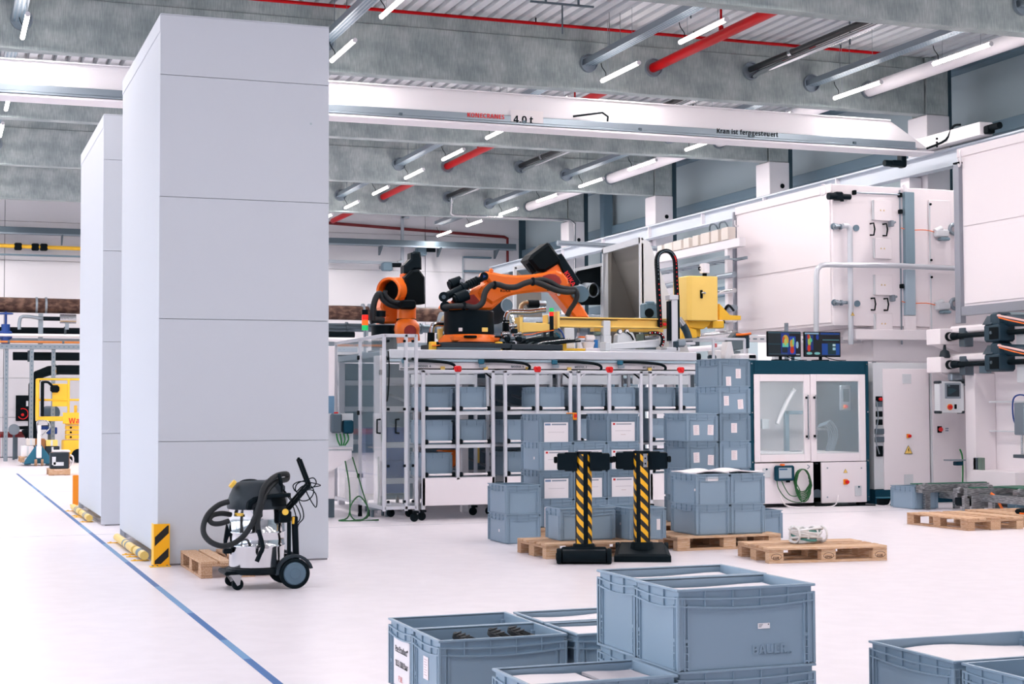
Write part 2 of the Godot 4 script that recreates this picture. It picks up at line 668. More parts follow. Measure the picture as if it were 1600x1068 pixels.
func beams_and_columns() -> void:
	var nth := ["nearest", "second", "third", "fourth", "farthest"]
	for i in 5:
		var z: float = -19.03 - 5.99 * i
		var b := one("concrete_beam", Sh.new_beam(z), mat("concrete"), "%s of the five deep concrete roof beams across the hall" % nth[i], "beam", Vector3.ZERO, 0, "concrete roof beams", "structure")
		# galvanised sleeves where pipes pass through
		for hole in [[1.15, 7.45], [5.9, 7.46], [10.62, 7.47], [11.87, 7.48], [13.82, 7.56], [15.08, 7.42], [16.31, 7.38]]:
			var s := Sh.new()
			s.lathe([Vector2(0.15, 0.0), Vector2(0.15, 0.09), Vector2(0.165, 0.09), Vector2(0.165, 0.0)], 22, Vector3(hole[0], hole[1], z - 0.02), Basis(Vector3.RIGHT, PI / 2))
			s.cyl(Vector3(hole[0], hole[1], z - 0.0), Vector3(hole[0], hole[1], z + 0.012), 0.149, 22)
			part(b, "pipe_sleeve", s, mat("galv"), "galvanised pipe sleeve")
		if i == 0:
			continue
		var zc := z + 0.03
		var h := Sh.new()
		h.span(Vector3(17.58, 7.0, zc - 0.5), Vector3(18.08, 8.1, zc), 0.02)
		var col := one("concrete_column", h, mat("concrete"), "%s column along the machine wall, painted white below the beam" % ["nearest visible", "second visible", "third visible", "farthest"][i - 1], "column", Vector3.ZERO, 0, "columns along the machine wall", "structure")
		h = Sh.new()
		h.span(Vector3(17.57, 0, zc - 0.62), Vector3(18.09, 7.0, zc + 0.01), 0.02)
		part(col, "painted_shaft", h, mat("white_paint"), "white painted shaft")
		part(col, "bolt_hole", cy(Vector3(17.9, 6.45, zc), Vector3(17.9, 6.45, zc + 0.016), 0.055, 16), mat("ink"), "black round hole")
		part(col, "wall_gap", bx(Vector3(18.19, 4.0, zc - 0.35), Vector3(0.2, 8.1, 0.3)), mat("column_dark"), "dark joint beside the wall")

func right_wall() -> void:
	var w := one("wall_right", bx(Vector3(19.05, 4.2, -21), Vector3(0.3, 8.6, 63)), mat("side_panel"), "pale grey side wall behind the machines", "wall", Vector3.ZERO, 0, "", "structure")
	var h := Sh.new()
	for y in [6.72, 4.4, 2.2]:
		h = Sh.new()
		h.span(Vector3(18.72, y - 0.12, -50), Vector3(18.9, y + 0.12, 5), 0.01)
		part(w, "wall_rail", h, mat("girt"), "blue grey steel rail")
	h = Sh.new()
	h.span(Vector3(18.6, 8.0, -50), Vector3(18.9, 8.1, 5))
	part(w, "edge_channel", h, mat("girt"))
	for z in [-42.5]:
		h = Sh.new()
		h.span(Vector3(18.45, 0, z - 0.14), Vector3(18.75, 8.0, z + 0.14), 0.01)
		part(w, "steel_post", h, mat("girt"), "dark steel post")

func lamp_at(p: Vector3, label: String, group: String, wire := 0.30) -> void:
	var t := thing("tube_lamp", label, "lamp", p, 0.0, group)
	var h := Sh.new()
	h.tube([Vector3(0, 0, 0.74), Vector3(0, 0, -0.74)], 0.034, 12)
	part(t, "diffuser", h, glow("lamp_glow", Color(1.0, 0.95, 0.93), 24.0))
	for s in [-1.0, 1.0]:
		part(t, "end_cap", cy(Vector3(0, 0, 0.74 * s), Vector3(0, 0, 0.77 * s), 0.036, 12), mat("white_paint"))
		part(t, "suspension_wire", cy(Vector3(0, 0.03, 0.5 * s), Vector3(0, wire, 0.5 * s), 0.004, 5), mat("galv"))
	part(t, "power_cord", tb([Vector3(0, 0.03, -0.62), Vector3(0.03, 0.12, -0.66), Vector3(-0.03, 0.22, -0.68), Vector3(-0.05, 0.29, -0.68)], 0.007, 6, 3), mat("ink"))
	var l := AreaLight3D.new()
	l.name = "lamp_light"
	l.area_size = Vector2(0.07, 1.48)
	l.light_color = Color(1.0, 0.96, 0.95)
	l.light_energy = 11.0
	l.area_range = 40.0
	l.shadow_enabled = true
	t.add_child(l)
	l.transform = Transform3D(Basis(Vector3.RIGHT, -PI / 2), Vector3(0, -0.04, 0))

func ceiling_lamps() -> void:
	var rows := [[1.15, "over the aisle beside the pale towers"], [5.95, "in the row beside the towers"], [10.73, "in the row left of the red pipe"], [15.36, "in the row below the white duct"]]
	var counts := ["nearest lit", "second lit", "third lit", "fourth lit", "fifth lit", "sixth lit", "seventh lit", "eighth lit", "ninth lit", "tenth lit", "eleventh lit"]
	for r in rows.size():
		for k in 11:
			var z := -17.85 - 3.03 * k
			lamp_at(Vector3(rows[r][0], 7.1, z), "%s tube lamp %s" % [counts[k], rows[r][1]], "hanging tube lamps", 0.30 if r < 2 else 0.985)
	# the other bays and rows of the hall
	var rw := ["first", "second", "third", "fourth", "fifth", "sixth"]
	var xs := [-8.45, -3.65, 1.15, 5.95, 10.73, 15.36]
	for r in 6:
		for k in 2:
			lamp_at(Vector3(xs[r], 7.1, [-9.5, -3.0][k]), "%s lamp from the windows in the %s cross row over the camera" % [rw[r], ["rear", "front"][k]], "tube lamps outside the view", 0.30 if r == 2 or r == 3 else 0.985)
	for r in 2:
		for k in 4:
			lamp_at(Vector3([10.73, 15.36][r], 7.1, -14.8 + 3.03 * [0, 1, 3, 5][k]), "%s lamp of the %s row, nearer than the picture shows" % [rw[k], ["red pipe", "white duct"][r]], "tube lamps outside the view", 0.985)
	for r in 2:
		for k in 6:
			lamp_at(Vector3(xs[r], 7.1, -17.0 - 5.5 * k), "%s lamp of the long row %s the windows" % [rw[k], ["nearest to", "second from"][r]], "tube lamps outside the view", 0.985)

# pieces of a straight run along z that stop at the faces of the beams, inside their sleeves
func runs(z0: float, z1: float) -> Array:
	var out := []
	var a := z0
	for i in 5:
		var f := -19.03 - 5.99 * i
		if f < z1:
			break
		out.append([a, f + 0.013])
		a = f - 0.27
	if a > z1 + 0.1:
		out.append([a, z1])
	return out

func tray(x: float, y: float, z0: float, z1: float, label: String) -> void:
	var t := thing("cable_tray", label, "cable tray", Vector3(x, y, (z0 + z1) / 2), 0, "cable trays through the beams")
	var zm := (z0 + z1) / 2
	var sl := Sh.new()
	for q in runs(z0, z1):
		var a: float = q[0] - zm
		var b: float = q[1] - zm
		var h := Sh.new()
		h.span(Vector3(-0.1, -0.053, b), Vector3(0.1, -0.047, a))
		h.span(Vector3(0.097, -0.05, b), Vector3(0.103, 0.05, a))
		h.span(Vector3(-0.103, -0.05, b), Vector3(-0.097, 0.05, a))
		part(t, "tray_section", h, mat("galv"))
		var z := b + 0.06
		while z < a - 0.05:
			for xx in [-0.06, 0.0, 0.06]:
				sl.box(Vector3(xx, -0.0545, z), Vector3(0.03, 0.004, 0.035))
			z += 0.075
		for k in 3:
			part(t, "cable", cy(Vector3(-0.05 + 0.05 * k, -0.025, a), Vector3(-0.05 + 0.05 * k, -0.025, b), 0.017, 6), mat("galv_dark"))
		for f in [0.2, 0.8]:
			var zz := lerpf(a, b, f)
			for s in [-1.0, 1.0]:
				part(t, "hanger", cy(Vector3(0.1 * s, 0, zz), Vector3(0.1 * s, 8.09 - y, zz), 0.005, 5), mat("galv_dark"))
	var st := part(t, "slots", sl, mat("girt"))
	st.set_meta("kind", "stuff")

func pipe(called: String, label: String, cat: String, m: Material, pts: Array, r: float) -> Node3D:
	var t := thing(called, label, cat, pts[0])
	var q := []
	for p in pts:
		q.append(p - pts[0])
	if pts.size() == 2 and absf(pts[0].z - pts[1].z) > 1.0:
		for e in runs(pts[0].z, pts[1].z):
			part(t, "pipe_section", cy(Vector3(0, 0, e[0] - pts[0].z), Vector3(0, 0, e[1] - pts[0].z), r, 20), m)
	else:
		part(t, "pipe", tb(q, r, 18), m)
	return t

func services() -> void:
	tray(1.1, 7.47, -8, -48, "galvanised cable tray through the beams above the aisle")
	tray(5.9, 7.48, -8, -48, "galvanised cable tray through the beams beside the first tower")
	tray(10.62, 7.48, -8, -48, "perforated cable tray left of the red pipe")
	tray(15.08, 7.42, -8, -48, "perforated cable tray beside the white duct")
	var t := pipe("sprinkler_main", "thick red sprinkler pipe running through the roof beams", "pipe", mat("red_pipe"), [Vector3(11.87, 7.48, -8), Vector3(11.87, 7.48, -49.0)], 0.085)
	for z in [-16.5, -22.4, -28.6, -34.5, -40.5]:
		var h := Sh.new()
		h.cyl(Vector3(-0.02, 0.07, z + 8), Vector3(-0.02, 0.60, z + 8), 0.02, 8)
		h.cyl(Vector3(-0.02, 0.07, z + 8), Vector3(-0.02, 0.14, z + 8), 0.04, 10)
		part(t, "riser", h, mat("red_pipe"))
	t = pipe("vent_pipe", "dark and bright lagged pipe between red pipe and cable tray", "pipe", mat("dark_pipe"), [Vector3(13.82, 7.59, -8), Vector3(13.82, 7.59, -43.0)], 0.055)
	for e in runs(-8, -43):
		part(t, "steel_pipe", cy(Vector3(0.02, -0.115, e[0] + 8), Vector3(0.02, -0.115, e[1] + 8), 0.05, 14), mat("chrome"), "bright steel pipe")
	for z in [-23.6, -29.5, -35.5]:
		part(t, "clamp", cy(Vector3(0, 0, z + 8.1), Vector3(0, 0, z + 8.0), 0.07, 14), mat("steel"))
	pipe("round_duct", "round white duct along the machine side of the roof", "duct", mat("white_paint"), [Vector3(16.31, 7.38, -8), Vector3(16.31, 7.38, -42.9)], 0.13)
	# thin red branch pipes across the bays
	for k in 5:
		var z := -24.9 - 5.99 * k + 0.25
		var lab: String = ["nearest", "second", "third", "fourth", "fifth"][k]
		if k == 4:
			continue
		var b := pipe("branch_pipe", "%s thin red sprinkler branch below the deck, behind a roof beam" % lab, "pipe", mat("red_pipe"), [Vector3(-6, 8.0, z), Vector3(16.6, 8.0, z)], 0.028)
		for xx in range(0, 22, 3):
			part(b, "hanger", cy(Vector3(xx + 0.5, 0.02, 0), Vector3(xx + 0.5, 0.1, 0), 0.012, 6), mat("ink"))
	for k in 2:
		var z := -19.03 - 5.99 * k - 0.75
		pipe("branch_pipe", "thin red sprinkler line in the %s bay, above the crane girder" % ["nearest", "crane"][k], "pipe", mat("red_pipe"), [Vector3(-6, 7.9, z), Vector3(16.6, 7.9, z)], 0.022)
	# strut hangers in the near bay
	for p in [Vector3(10.9, 7.98, -21.6), Vector3(14.2, 7.98, -22.3), Vector3(14.3, 7.98, -20.9), Vector3(9.4, 7.98, -23.2)]:
		var h := Sh.new()
		h.span(p + Vector3(-0.55, -0.03, -0.02), p + Vector3(0.55, 0.0, 0.02))
		h.span(p + Vector3(-0.3, 0, -0.015), p + Vector3(-0.27, 0.1, 0.015))
		h.span(p + Vector3(0.27, 0, -0.015), p + Vector3(0.3, 0.1, 0.015))
		h.span(p + Vector3(-0.01, -0.5, -0.01), p + Vector3(0.01, 0.0, 0.01))
		one("strut_hanger", h, mat("galv_dark"), "short galvanised strut below the deck, %s" % ["left of the red pipe", "right of the red pipe, rear", "right of the red pipe, front", "far left of the bay"][[Vector3(10.9, 7.98, -21.6), Vector3(14.2, 7.98, -22.3), Vector3(14.3, 7.98, -20.9), Vector3(9.4, 7.98, -23.2)].find(p)], "strut")
	# steel pipe that leaves the fourth beam and runs to the column
	pipe("steel_conduit", "thin bright steel pipe bent along the farthest beam", "pipe", mat("steel"), [Vector3(13.82, 7.5, -42.6), Vector3(13.82, 7.05, -42.7), Vector3(13.9, 7.0, -42.7), Vector3(17.5, 7.0, -42.7), Vector3(17.66, 6.9, -42.7), Vector3(17.66, 0.0, -42.7)], 0.04)

func crane() -> void:
	var z := -24.0
	var t := thing("bridge_crane", "white overhead crane girder spanning the hall below the second roof beam", "crane", Vector3(0, 6.05, z))
	var h := Sh.new()
	h.span(Vector3(-13, 0.1, -0.30), Vector3(16.1, 0.56, 0))
	h.prism(PackedVector2Array([Vector2(16.1, 0.56), Vector2(16.1, 0.1), Vector2(16.9, 0.1)]), -0.30, 0.0)
	part(t, "girder", h, mat("white_paint"))
	h = Sh.new()
	h.span(Vector3(-13, 0.56, -0.33), Vector3(16.1, 0.58, 0.03))
	part(t, "top_flange", h, mat("white_paint"))
	h = Sh.new()
	h.span(Vector3(-13, 0.0, -0.34), Vector3(16.95, 0.035, 0.12), 0.005)
	part(t, "bottom_flange", h, mat("white_paint"))
	h = Sh.new()
	h.span(Vector3(-13, 0.09, 0.02), Vector3(16.6, 0.20, 0.06), 0.01)
	h.span(Vector3(-13, 0.05, 0.05), Vector3(16.6, 0.085, 0.10), 0.005)
	part(t, "cable_rail", h, mat("galv"), "blue grey cable rail on the girder")
	h = Sh.new()
	for k in 14:
		h.box(Vector3(-12 + k * 2.1, 0.10, 0.075), Vector3(0.05, 0.05, 0.05))
	part(t, "clip", h, mat("galv_dark"))
	letters(t, "KONECRANES", Vector3(8.02, 0.165, 0.066), 0.075, mat("red"))
	letters(t, "4.0 t", Vector3(8.82, 0.14, 0.066), 0.13, mat("ink"))
	letters(t, "Kran ist ferngesteuert", Vector3(12.55, 0.165, 0.066), 0.085, mat("ink"))
	h = Sh.new()
	h.card(Vector3(8.78, 0.3, 0.0635), Vector3(9.35, 0.3, 0.0635), Vector3(9.35, 0.1, 0.0635), Vector3(8.78, 0.1, 0.0635))
	part(t, "sign_plate", h, mat("paper"))
	part(t, "bracket", tb([Vector3(9.9, 0.26, 0.03), Vector3(10.4, 0.34, 0.1), Vector3(10.5, 0.28, 0.1), Vector3(10.5, 0.2, 0.08)], 0.018, 6), mat("ink"))
	# end carriage on the runway
	h = Sh.new()
	h.span(Vector3(17.02, 0.135, -0.75), Vector3(17.30, 0.37, 1.35), 0.01)
	part(t, "end_carriage", h, mat("white_paint"), "pale end carriage on the runway rail")
	h = Sh.new()
	h.box(Vector3(17.16, 0.22, 1.43), Vector3(0.16, 0.14, 0.14), 0.02)
	h.cyl(Vector3(17.16, 0.25, 1.4), Vector3(17.16, 0.25, 1.72), 0.06, 12)
	part(t, "buffer", h, mat("ink"), "black buffer")
	h = Sh.new()
	for y in [0.13, 0.2, 0.27]:
		h.cyl(Vector3(17.02, y, 0.12), Vector3(17.0, y, 0.12), 0.02, 8)
	part(t, "bolt", h, mat("ink"))
	h = Sh.new()
	h.box(Vector3(16.55, -0.12, -0.5), Vector3(0.24, 0.12, 0.16), 0.03)
	h.box(Vector3(16.68, -0.04, -0.5), Vector3(0.12, 0.30, 0.18), 0.03)
	h.cyl(Vector3(16.45, -0.12, -0.5), Vector3(16.3, -0.12, -0.5), 0.06, 14)
	part(t, "travel_motor", h, mat("robot_black"), "black travel motor")
	part(t, "cable", tb([Vector3(16.8, 0.08, 0.1), Vector3(17.0, 0.2, 0.4), Vector3(17.05, 0.42, 0.55), Vector3(17.1, 0.43, 0.7)], 0.022, 6, 4), mat("ink"))
	# runway beam along the columns
	t = thing("crane_runway", "white steel runway beam for the crane along the columns", "crane rail", Vector3(17.30, 5.78, 0))
	var rg := mat("runway_grey", Color(0.74, 0.78, 0.82), 0.45)
	part(t, "top_flange", bx(Vector3(0.0, 0.345, -22.5), Vector3(0.24, 0.03, 53)), rg)
	part(t, "web", bx(Vector3(0.0, 0.19, -22.5), Vector3(0.03, 0.28, 53)), rg)
	part(t, "bottom_flange", bx(Vector3(0.0, 0.04, -22.5), Vector3(0.24, 0.025, 53)), rg)
	part(t, "rail", bx(Vector3(0.0, 0.375, -22.5), Vector3(0.05, 0.03, 53)), mat("galv_dark"), "dark rail")
	for k in 7:
		h = Sh.new()
		h.box(Vector3(-0.06, 0.19, -27.6 - k * 3.0), Vector3(0.1, 0.28, 0.03))
		part(t, "stiffener", h, mat("white_paint"))
	for k in 4:
		h = Sh.new()
		h.box(Vector3(0.12, -0.115, -25.3 - 5.99 * k), Vector3(0.28, 0.28, 0.3), 0.01)
		part(t, "bracket", h, mat("white_paint"))

func towers() -> void:
	for k in 2:
		var z0: float = [-14.93, -20.31][k]
		var deep: float = [3.22, 3.36][k]
		var wide := 1.63
		var t := thing("lining_tower", ["tall pale panel-clad tower nearest the camera, behind the vacuum cleaner", "tall pale panel-clad tower standing behind the nearest one"][k], "tower", Vector3(1.945, 0, z0 - deep), 0, "pale towers beside the blue line")
		var h := Sh.new()
		h.span(Vector3(0.02, 0.10, 0.02), Vector3(wide - 0.02, 5.15, deep - 0.02))
		part(t, "core", h, mat("tower"))
		h = Sh.new()
		h.span(Vector3(0.05, 0, 0.03), Vector3(wide - 0.01, 0.12, deep - 0.001))
		part(t, "recessed_base", h, mat("tower_base"), "dull metal base strip")
		var ys := [0.012, 1.157, 2.312, 3.467, 4.627, 5.2]
		for i in 5:
			var yc: float = (ys[i] + ys[i + 1]) / 2
			var hh: float = ys[i + 1] - ys[i] - 0.0045
			# front, right side and left side panels
			piece_box(t, "panel", Vector3(wide / 2, yc, deep - 0.012), Vector3(wide, hh, 0.024), mat("tower"), 0.002)
			piece_box(t, "panel", Vector3(wide / 2, yc, 0.012), Vector3(wide, hh, 0.024), mat("tower"), 0.002)
			piece_box(t, "panel", Vector3(wide - 0.012, yc, deep / 2), Vector3(0.024, hh, deep - 0.05), mat("tower"), 0.002)
		# the aisle side is one smooth skin that stops short of the floor
		h = Sh.new()
		h.box(Vector3(0.012, 2.60, deep / 2), Vector3(0.024, 4.96, deep - 0.05), 0.002)
		part(t, "side_skin", h, mat("tower"))
		h = Sh.new()
		h.box(Vector3(0.0, 5.12, deep / 2), Vector3(0.01, 0.16, deep - 0.005), 0.002)
		part(t, "top_strip", h, mat("tower"))
		h = Sh.new()
		h.box(Vector3(wide / 2, 5.205, deep / 2), Vector3(wide, 0.012, deep), 0.003)
		part(t, "cap", h, mat("tower"))
		if k == 0:
			part(t, "scuff", bx(Vector3(1.45, 4.24, deep + 0.0004), Vector3(0.02, 0.02, 0.001)), mat("side_panel"))

func floor_marks() -> void:
	var h := Sh.new()
	h.span(Vector3(1.695, 0.0, -37.5), Vector3(1.745, 0.0015, -3.0))
	var t: Node3D = one("floor_tape", h, mat("blue_tape"), "long blue tape line on the floor beside the pale towers", "tape")
	# worn, paler lengths of the tape
	var wt := mat("worn_tape", Color(0.36, 0.56, 0.74), 0.5)
	for q in [[-31.5, -29.6], [-29.0, -27.6], [-20.6, -19.2], [-17.6, -15.4], [-13.2, -11.4], [-10.0, -9.2]]:
		h = Sh.new()
		h.span(Vector3(1.695, 0.0012, q[0]), Vector3(1.745, 0.002, q[1]))
		part(t, "worn_patch", h, wt, "worn pale blue stretch")
	for k in 2:
		h = Sh.new()
		if k == 0:
			h.span(Vector3(-13, -0.002, -18.93), Vector3(18.9, 0.0006, -18.915))
		else:
			h.span(Vector3(-13, -0.002, -29.0), Vector3(18.9, 0.0006, -28.985))
		one("trim_%d" % (k + 1), h, mat("girt"), ["thin expansion joint across the floor behind the nearest tower", "thin expansion joint across the floor farther back"][k], "floor joint", Vector3.ZERO, 0, "", "structure")
	# yellow collision corner
	t = thing("collision_guard", "yellow corner guard plate with black diagonal stripes, at the foot of the nearest tower", "guard", Vector3(1.9, 0, -14.87))
	var im := canvas(96, 256, Color(0.98, 0.70, 0.03))
	for y in 256:
		for x in 96:
			var s := fposmod(y + x * 0.92, 146.0)
			if x > 4 and x < 91 and s > 84.0 and s < 140.0 and y > 8 and y < 247:
				im.set_pixel(x, y, Color(0.05, 0.06, 0.07))
	var sm := pic_mat("guard_stripes", im, 0.4)
	h = Sh.new()
	h.box(Vector3(0.075, 0.2, 0), Vector3(0.15, 0.39, 0.008), 0.003)
	part(t, "front_plate", h, mat("yellow"))
	h = Sh.new()
	h.card(Vector3(0.004, 0.392, 0.0046), Vector3(0.146, 0.392, 0.0046), Vector3(0.146, 0.01, 0.0046), Vector3(0.004, 0.01, 0.0046))
	part(t, "stripes", h, sm, "black and yellow stripes")
	h = Sh.new()
	h.box(Vector3(0.003, 0.2, -0.075), Vector3(0.006, 0.39, 0.15), 0.002)
	part(t, "side_plate", h, mat("yellow"))
	h = Sh.new()
	h.box(Vector3(0.06, 0.005, 0.012), Vector3(0.19, 0.01, 0.095), 0.003)
	part(t, "foot_plate", h, mat("yellow"))
	for q in [Vector3(-0.01, 0.012, 0.03), Vector3(0.03, 0.012, 0.045), Vector3(0.12, 0.012, 0.045)]:
		part(t, "bolt", cy(q - Vector3(0, 0.004, 0), q + Vector3(0, 0.006, 0), 0.009, 8), mat("galv_dark"))
	# low tubular kick rails along the towers
	var spots := [[1.885, -15.42, -16.02], [1.875, -16.10, -17.75], [1.865, -20.98, -22.1], [1.86, -22.2, -23.5]]
	var lab := ["low yellow and black ram tube nearest the corner guard", "second low yellow and black ram tube beside the nearest tower", "third low yellow and black ram tube, near end of the rear tower", "fourth low yellow and black ram tube, far end of the rear tower"]
	for i in 4:
		var za: float = spots[i][1]
		var zb: float = spots[i][2]
		t = thing("ram_tube", lab[i], "guard rail", Vector3(spots[i][0], 0, (za + zb) / 2), 0, "low ram tubes beside the towers")
		var L: float = za - zb
		h = Sh.new()
		h.cyl(Vector3(0, 0.055, L / 2), Vector3(0, 0.055, -L / 2), 0.042, 18)
		part(t, "tube", h, mat("tube_yellow", Color(0.93, 0.80, 0.45), 0.4))
		for f in [0.30, 0.45] if i > -1 else []:
			h = Sh.new()
			h.cyl(Vector3(0, 0.055, L / 2 - L * f), Vector3(0, 0.055, L / 2 - L * f - 0.10), 0.0427, 18)
			part(t, "black_band", h, mat("girt"))
		for e in [L / 2 - 0.09, -L / 2 + 0.09]:
			h = Sh.new()
			h.box(Vector3(-0.03, 0.004, e), Vector3(0.17, 0.008, 0.06), 0.002)
			h.cyl(Vector3(-0.08, 0.008, e), Vector3(-0.08, 0.016, e), 0.012, 8)
			part(t, "foot", h, mat("yellow"))
	t = thing("marker_post", "plain orange post at the far end of the rear tower's ram tubes", "post", Vector3(1.995, 0, -24.789))
	h = Sh.new()
	h.box(Vector3(0, 0.23, 0), Vector3(0.09, 0.46, 0.06), 0.01)
	part(t, "post", h, mat("yellow_orange", Color(0.93, 0.55, 0.03), 0.45))
	part(t, "foot", bx(Vector3(0, 0.006, 0), Vector3(0.16, 0.012, 0.14), 0.003), mat("yellow"))

# Stacking boxes. kinds: "long" shows its 0.6 m side to the front, "short" its 0.4 m side, "big" is 0.8 x 0.6.
var box_mesh := {}
var sheet_mesh := {}

func rib(h: Sh, pts: Array, w: float, t: float) -> void:
	# a thin horizontal moulding along pts, t high, sticking out w
	for i in pts.size() - 1:
		h.bar(pts[i], pts[i + 1], w, t)

func make_box_shell(L: float, W: float, H: float) -> ArrayMesh:
	var h := Sh.new()
	var x := L / 2
	var z := W / 2
	var i := 0.014
	var th := 0.004
	# skin set in from the rim
	for s in [-1.0, 1.0]:
		h.box(Vector3(s * (x - i), H / 2 + 0.003, 0), Vector3(th, H - 0.016, W - 2 * i))
		h.box(Vector3(0, H / 2 + 0.003, s * (z - i)), Vector3(L - 2 * i, H - 0.016, th))
	h.box(Vector3(0, 0.016, 0), Vector3(L - 2 * i, 0.008, W - 2 * i))
	h.box(Vector3(0, 0.007, 0), Vector3(L - 0.05, 0.014, W - 0.05))
	# rim
	for s in [-1.0, 1.0]:
		h.box(Vector3(s * (x - 0.008), H - 0.005, 0), Vector3(0.016, 0.010, W), 0.002)
		h.box(Vector3(0, H - 0.005, s * (z - 0.008)), Vector3(L - 0.028, 0.010, 0.016), 0.002)
		for s2 in [-1.0, 1.0]:
			h.box(Vector3(s * (x - 0.020), (H - 0.019) / 2, s2 * (z - 0.020)), Vector3(0.028, H - 0.045, 0.028), 0.004)
	# two curved mouldings per side and the uprights between them
	for side in 4:
		var len: float = L if side % 2 == 0 else W
		var off: float = z if side % 2 == 0 else x
		var keep := h.xf
		h.xf = Transform3D(Basis(Vector3.UP, side * PI / 2), Vector3.ZERO)
		for lv in [[0.034, 0.010], [0.064, 0.015]]:
			var pts := []
			for k in 11:
				var u := float(k) / 10.0
				var sag: float = sin(PI * u) * lv[1]
				pts.append(Vector3((u - 0.5) * (len - 0.012), H - lv[0] - sag, off - 0.008))
			rib(h, pts, 0.014, 0.006)
		var n := 5 if len > 0.5 else 3
		for k in range(1, n):
			var u := float(k) / n
			h.box(Vector3((u - 0.5) * len, H - 0.036 - sin(PI * u) * 0.006, off - 0.009), Vector3(0.004, 0.064, 0.010))
		for s in [-1.0, 1.0]:
			# corner pillar: outer and inner upright with a ladder of small cells at its foot
			h.box(Vector3(s * (len / 2 - 0.006), (H - 0.019) / 2, off - 0.007), Vector3(0.012, H - 0.041, 0.010), 0.002)
			h.box(Vector3(s * (len / 2 - 0.032), (H - 0.019) / 2, off - 0.008), Vector3(0.005, H - 0.041, 0.010))
			h.box(Vector3(s * (len / 2 - 0.048), (H - 0.049) / 2, off - 0.009), Vector3(0.005, H - 0.071, 0.008))
			for k in 4:
				h.box(Vector3(s * (len / 2 - 0.040), 0.02 + k * 0.028, off - 0.009), Vector3(0.016, 0.004, 0.009))
			h.cyl(Vector3(s * (len / 2 - 0.040), 0.125, off - 0.014), Vector3(s * (len / 2 - 0.040), 0.125, off - 0.005), 0.008, 8)
		h.xf = keep
	return h.mesh()

func eurobox_kinds() -> void:
	box_mesh["long"] = make_box_shell(0.6, 0.4, 0.32)
	box_mesh["short"] = make_box_shell(0.4, 0.6, 0.32)
	box_mesh["big"] = make_box_shell(0.8, 0.6, 0.32)
	var lbl := canvas(128, 96, Color(0.96, 0.94, 0.95))
	lbl.fill_rect(Rect2i(8, 5, 12, 9), Color(0.8, 0.12, 0.12))
	lbl.fill_rect(Rect2i(26, 7, 84, 6), Color(0.62, 0.64, 0.68))
	lbl.fill_rect(Rect2i(20, 42, 88, 2), Color(0.80, 0.78, 0.80))
	lbl.fill_rect(Rect2i(52, 60, 26, 2), Color(0.80, 0.72, 0.70))
	pic_mat("sheet_red", lbl, 0.8)
	lbl = canvas(128, 96, Color(0.96, 0.94, 0.95))
	lbl.fill_rect(Rect2i(4, 5, 30, 9), Color(0.45, 0.55, 0.68))
	lbl.fill_rect(Rect2i(40, 6, 78, 7), Color(0.55, 0.60, 0.66))
	lbl.fill_rect(Rect2i(20, 46, 88, 2), Color(0.82, 0.80, 0.82))
	pic_mat("sheet_blue", lbl, 0.8)
	lbl = canvas(48, 80, Color(0.97, 0.93, 0.94))
	for k in 7:
		lbl.fill_rect(Rect2i(7, 10 + k * 9, 30 - (k * 7) % 13, 2), Color(0.80, 0.68, 0.70))
	pic_mat("note", lbl, 0.8)
	lbl = canvas(96, 42, Color(0.97, 0.96, 0.97))
	for k in 3:
		lbl.fill_rect(Rect2i(6, 8 + k * 9, 34 - k * 6, 4), Color(0.35, 0.37, 0.42))
	lbl.fill_rect(Rect2i(80, 6, 9, 9), Color(0.35, 0.37, 0.42))
	pic_mat("box_label", lbl, 0.7)

func eurobox(kind: String, at: Vector3, label: String, group: String, dark := false, turn := 0.0) -> Node3D:
	var t := thing("stacking_box", label, "box", at, turn, group)
	piece(t, "shell", box_mesh[kind], mat("box_grey_dark" if dark else "box_grey"))
	return t

# a sheet stuck on the front (side 0), or on the left end (side 3)
func sticker(b: Node3D, kind: String, m: String, x: float, y: float, w: float, hgt: float, side := 0, called := "label_sheet", lean := 0.0) -> MeshInstance3D:
	var W: float = {"long": 0.4, "short": 0.6, "big": 0.6}[kind]
	var L: float = {"long": 0.6, "short": 0.4, "big": 0.8}[kind]
	var off: float = (W if side % 2 == 0 else L) / 2 - 0.0105
	var h := Sh.new()
	h.xf = Transform3D(Basis(Vector3.UP, side * PI / 2), Vector3.ZERO) * Transform3D(Basis(Vector3.BACK, lean), Vector3(x, y, off))
	h.card(Vector3(-w / 2, hgt / 2, 0.001), Vector3(w / 2, hgt / 2, 0.001), Vector3(w / 2, -hgt / 2, 0.001), Vector3(-w / 2, -hgt / 2, 0.001))
	h.card(Vector3(w / 2, hgt / 2, 0.0), Vector3(-w / 2, hgt / 2, 0.0), Vector3(-w / 2, -hgt / 2, 0.0), Vector3(w / 2, -hgt / 2, 0.0))
	return part(b, called, h, mat(m))

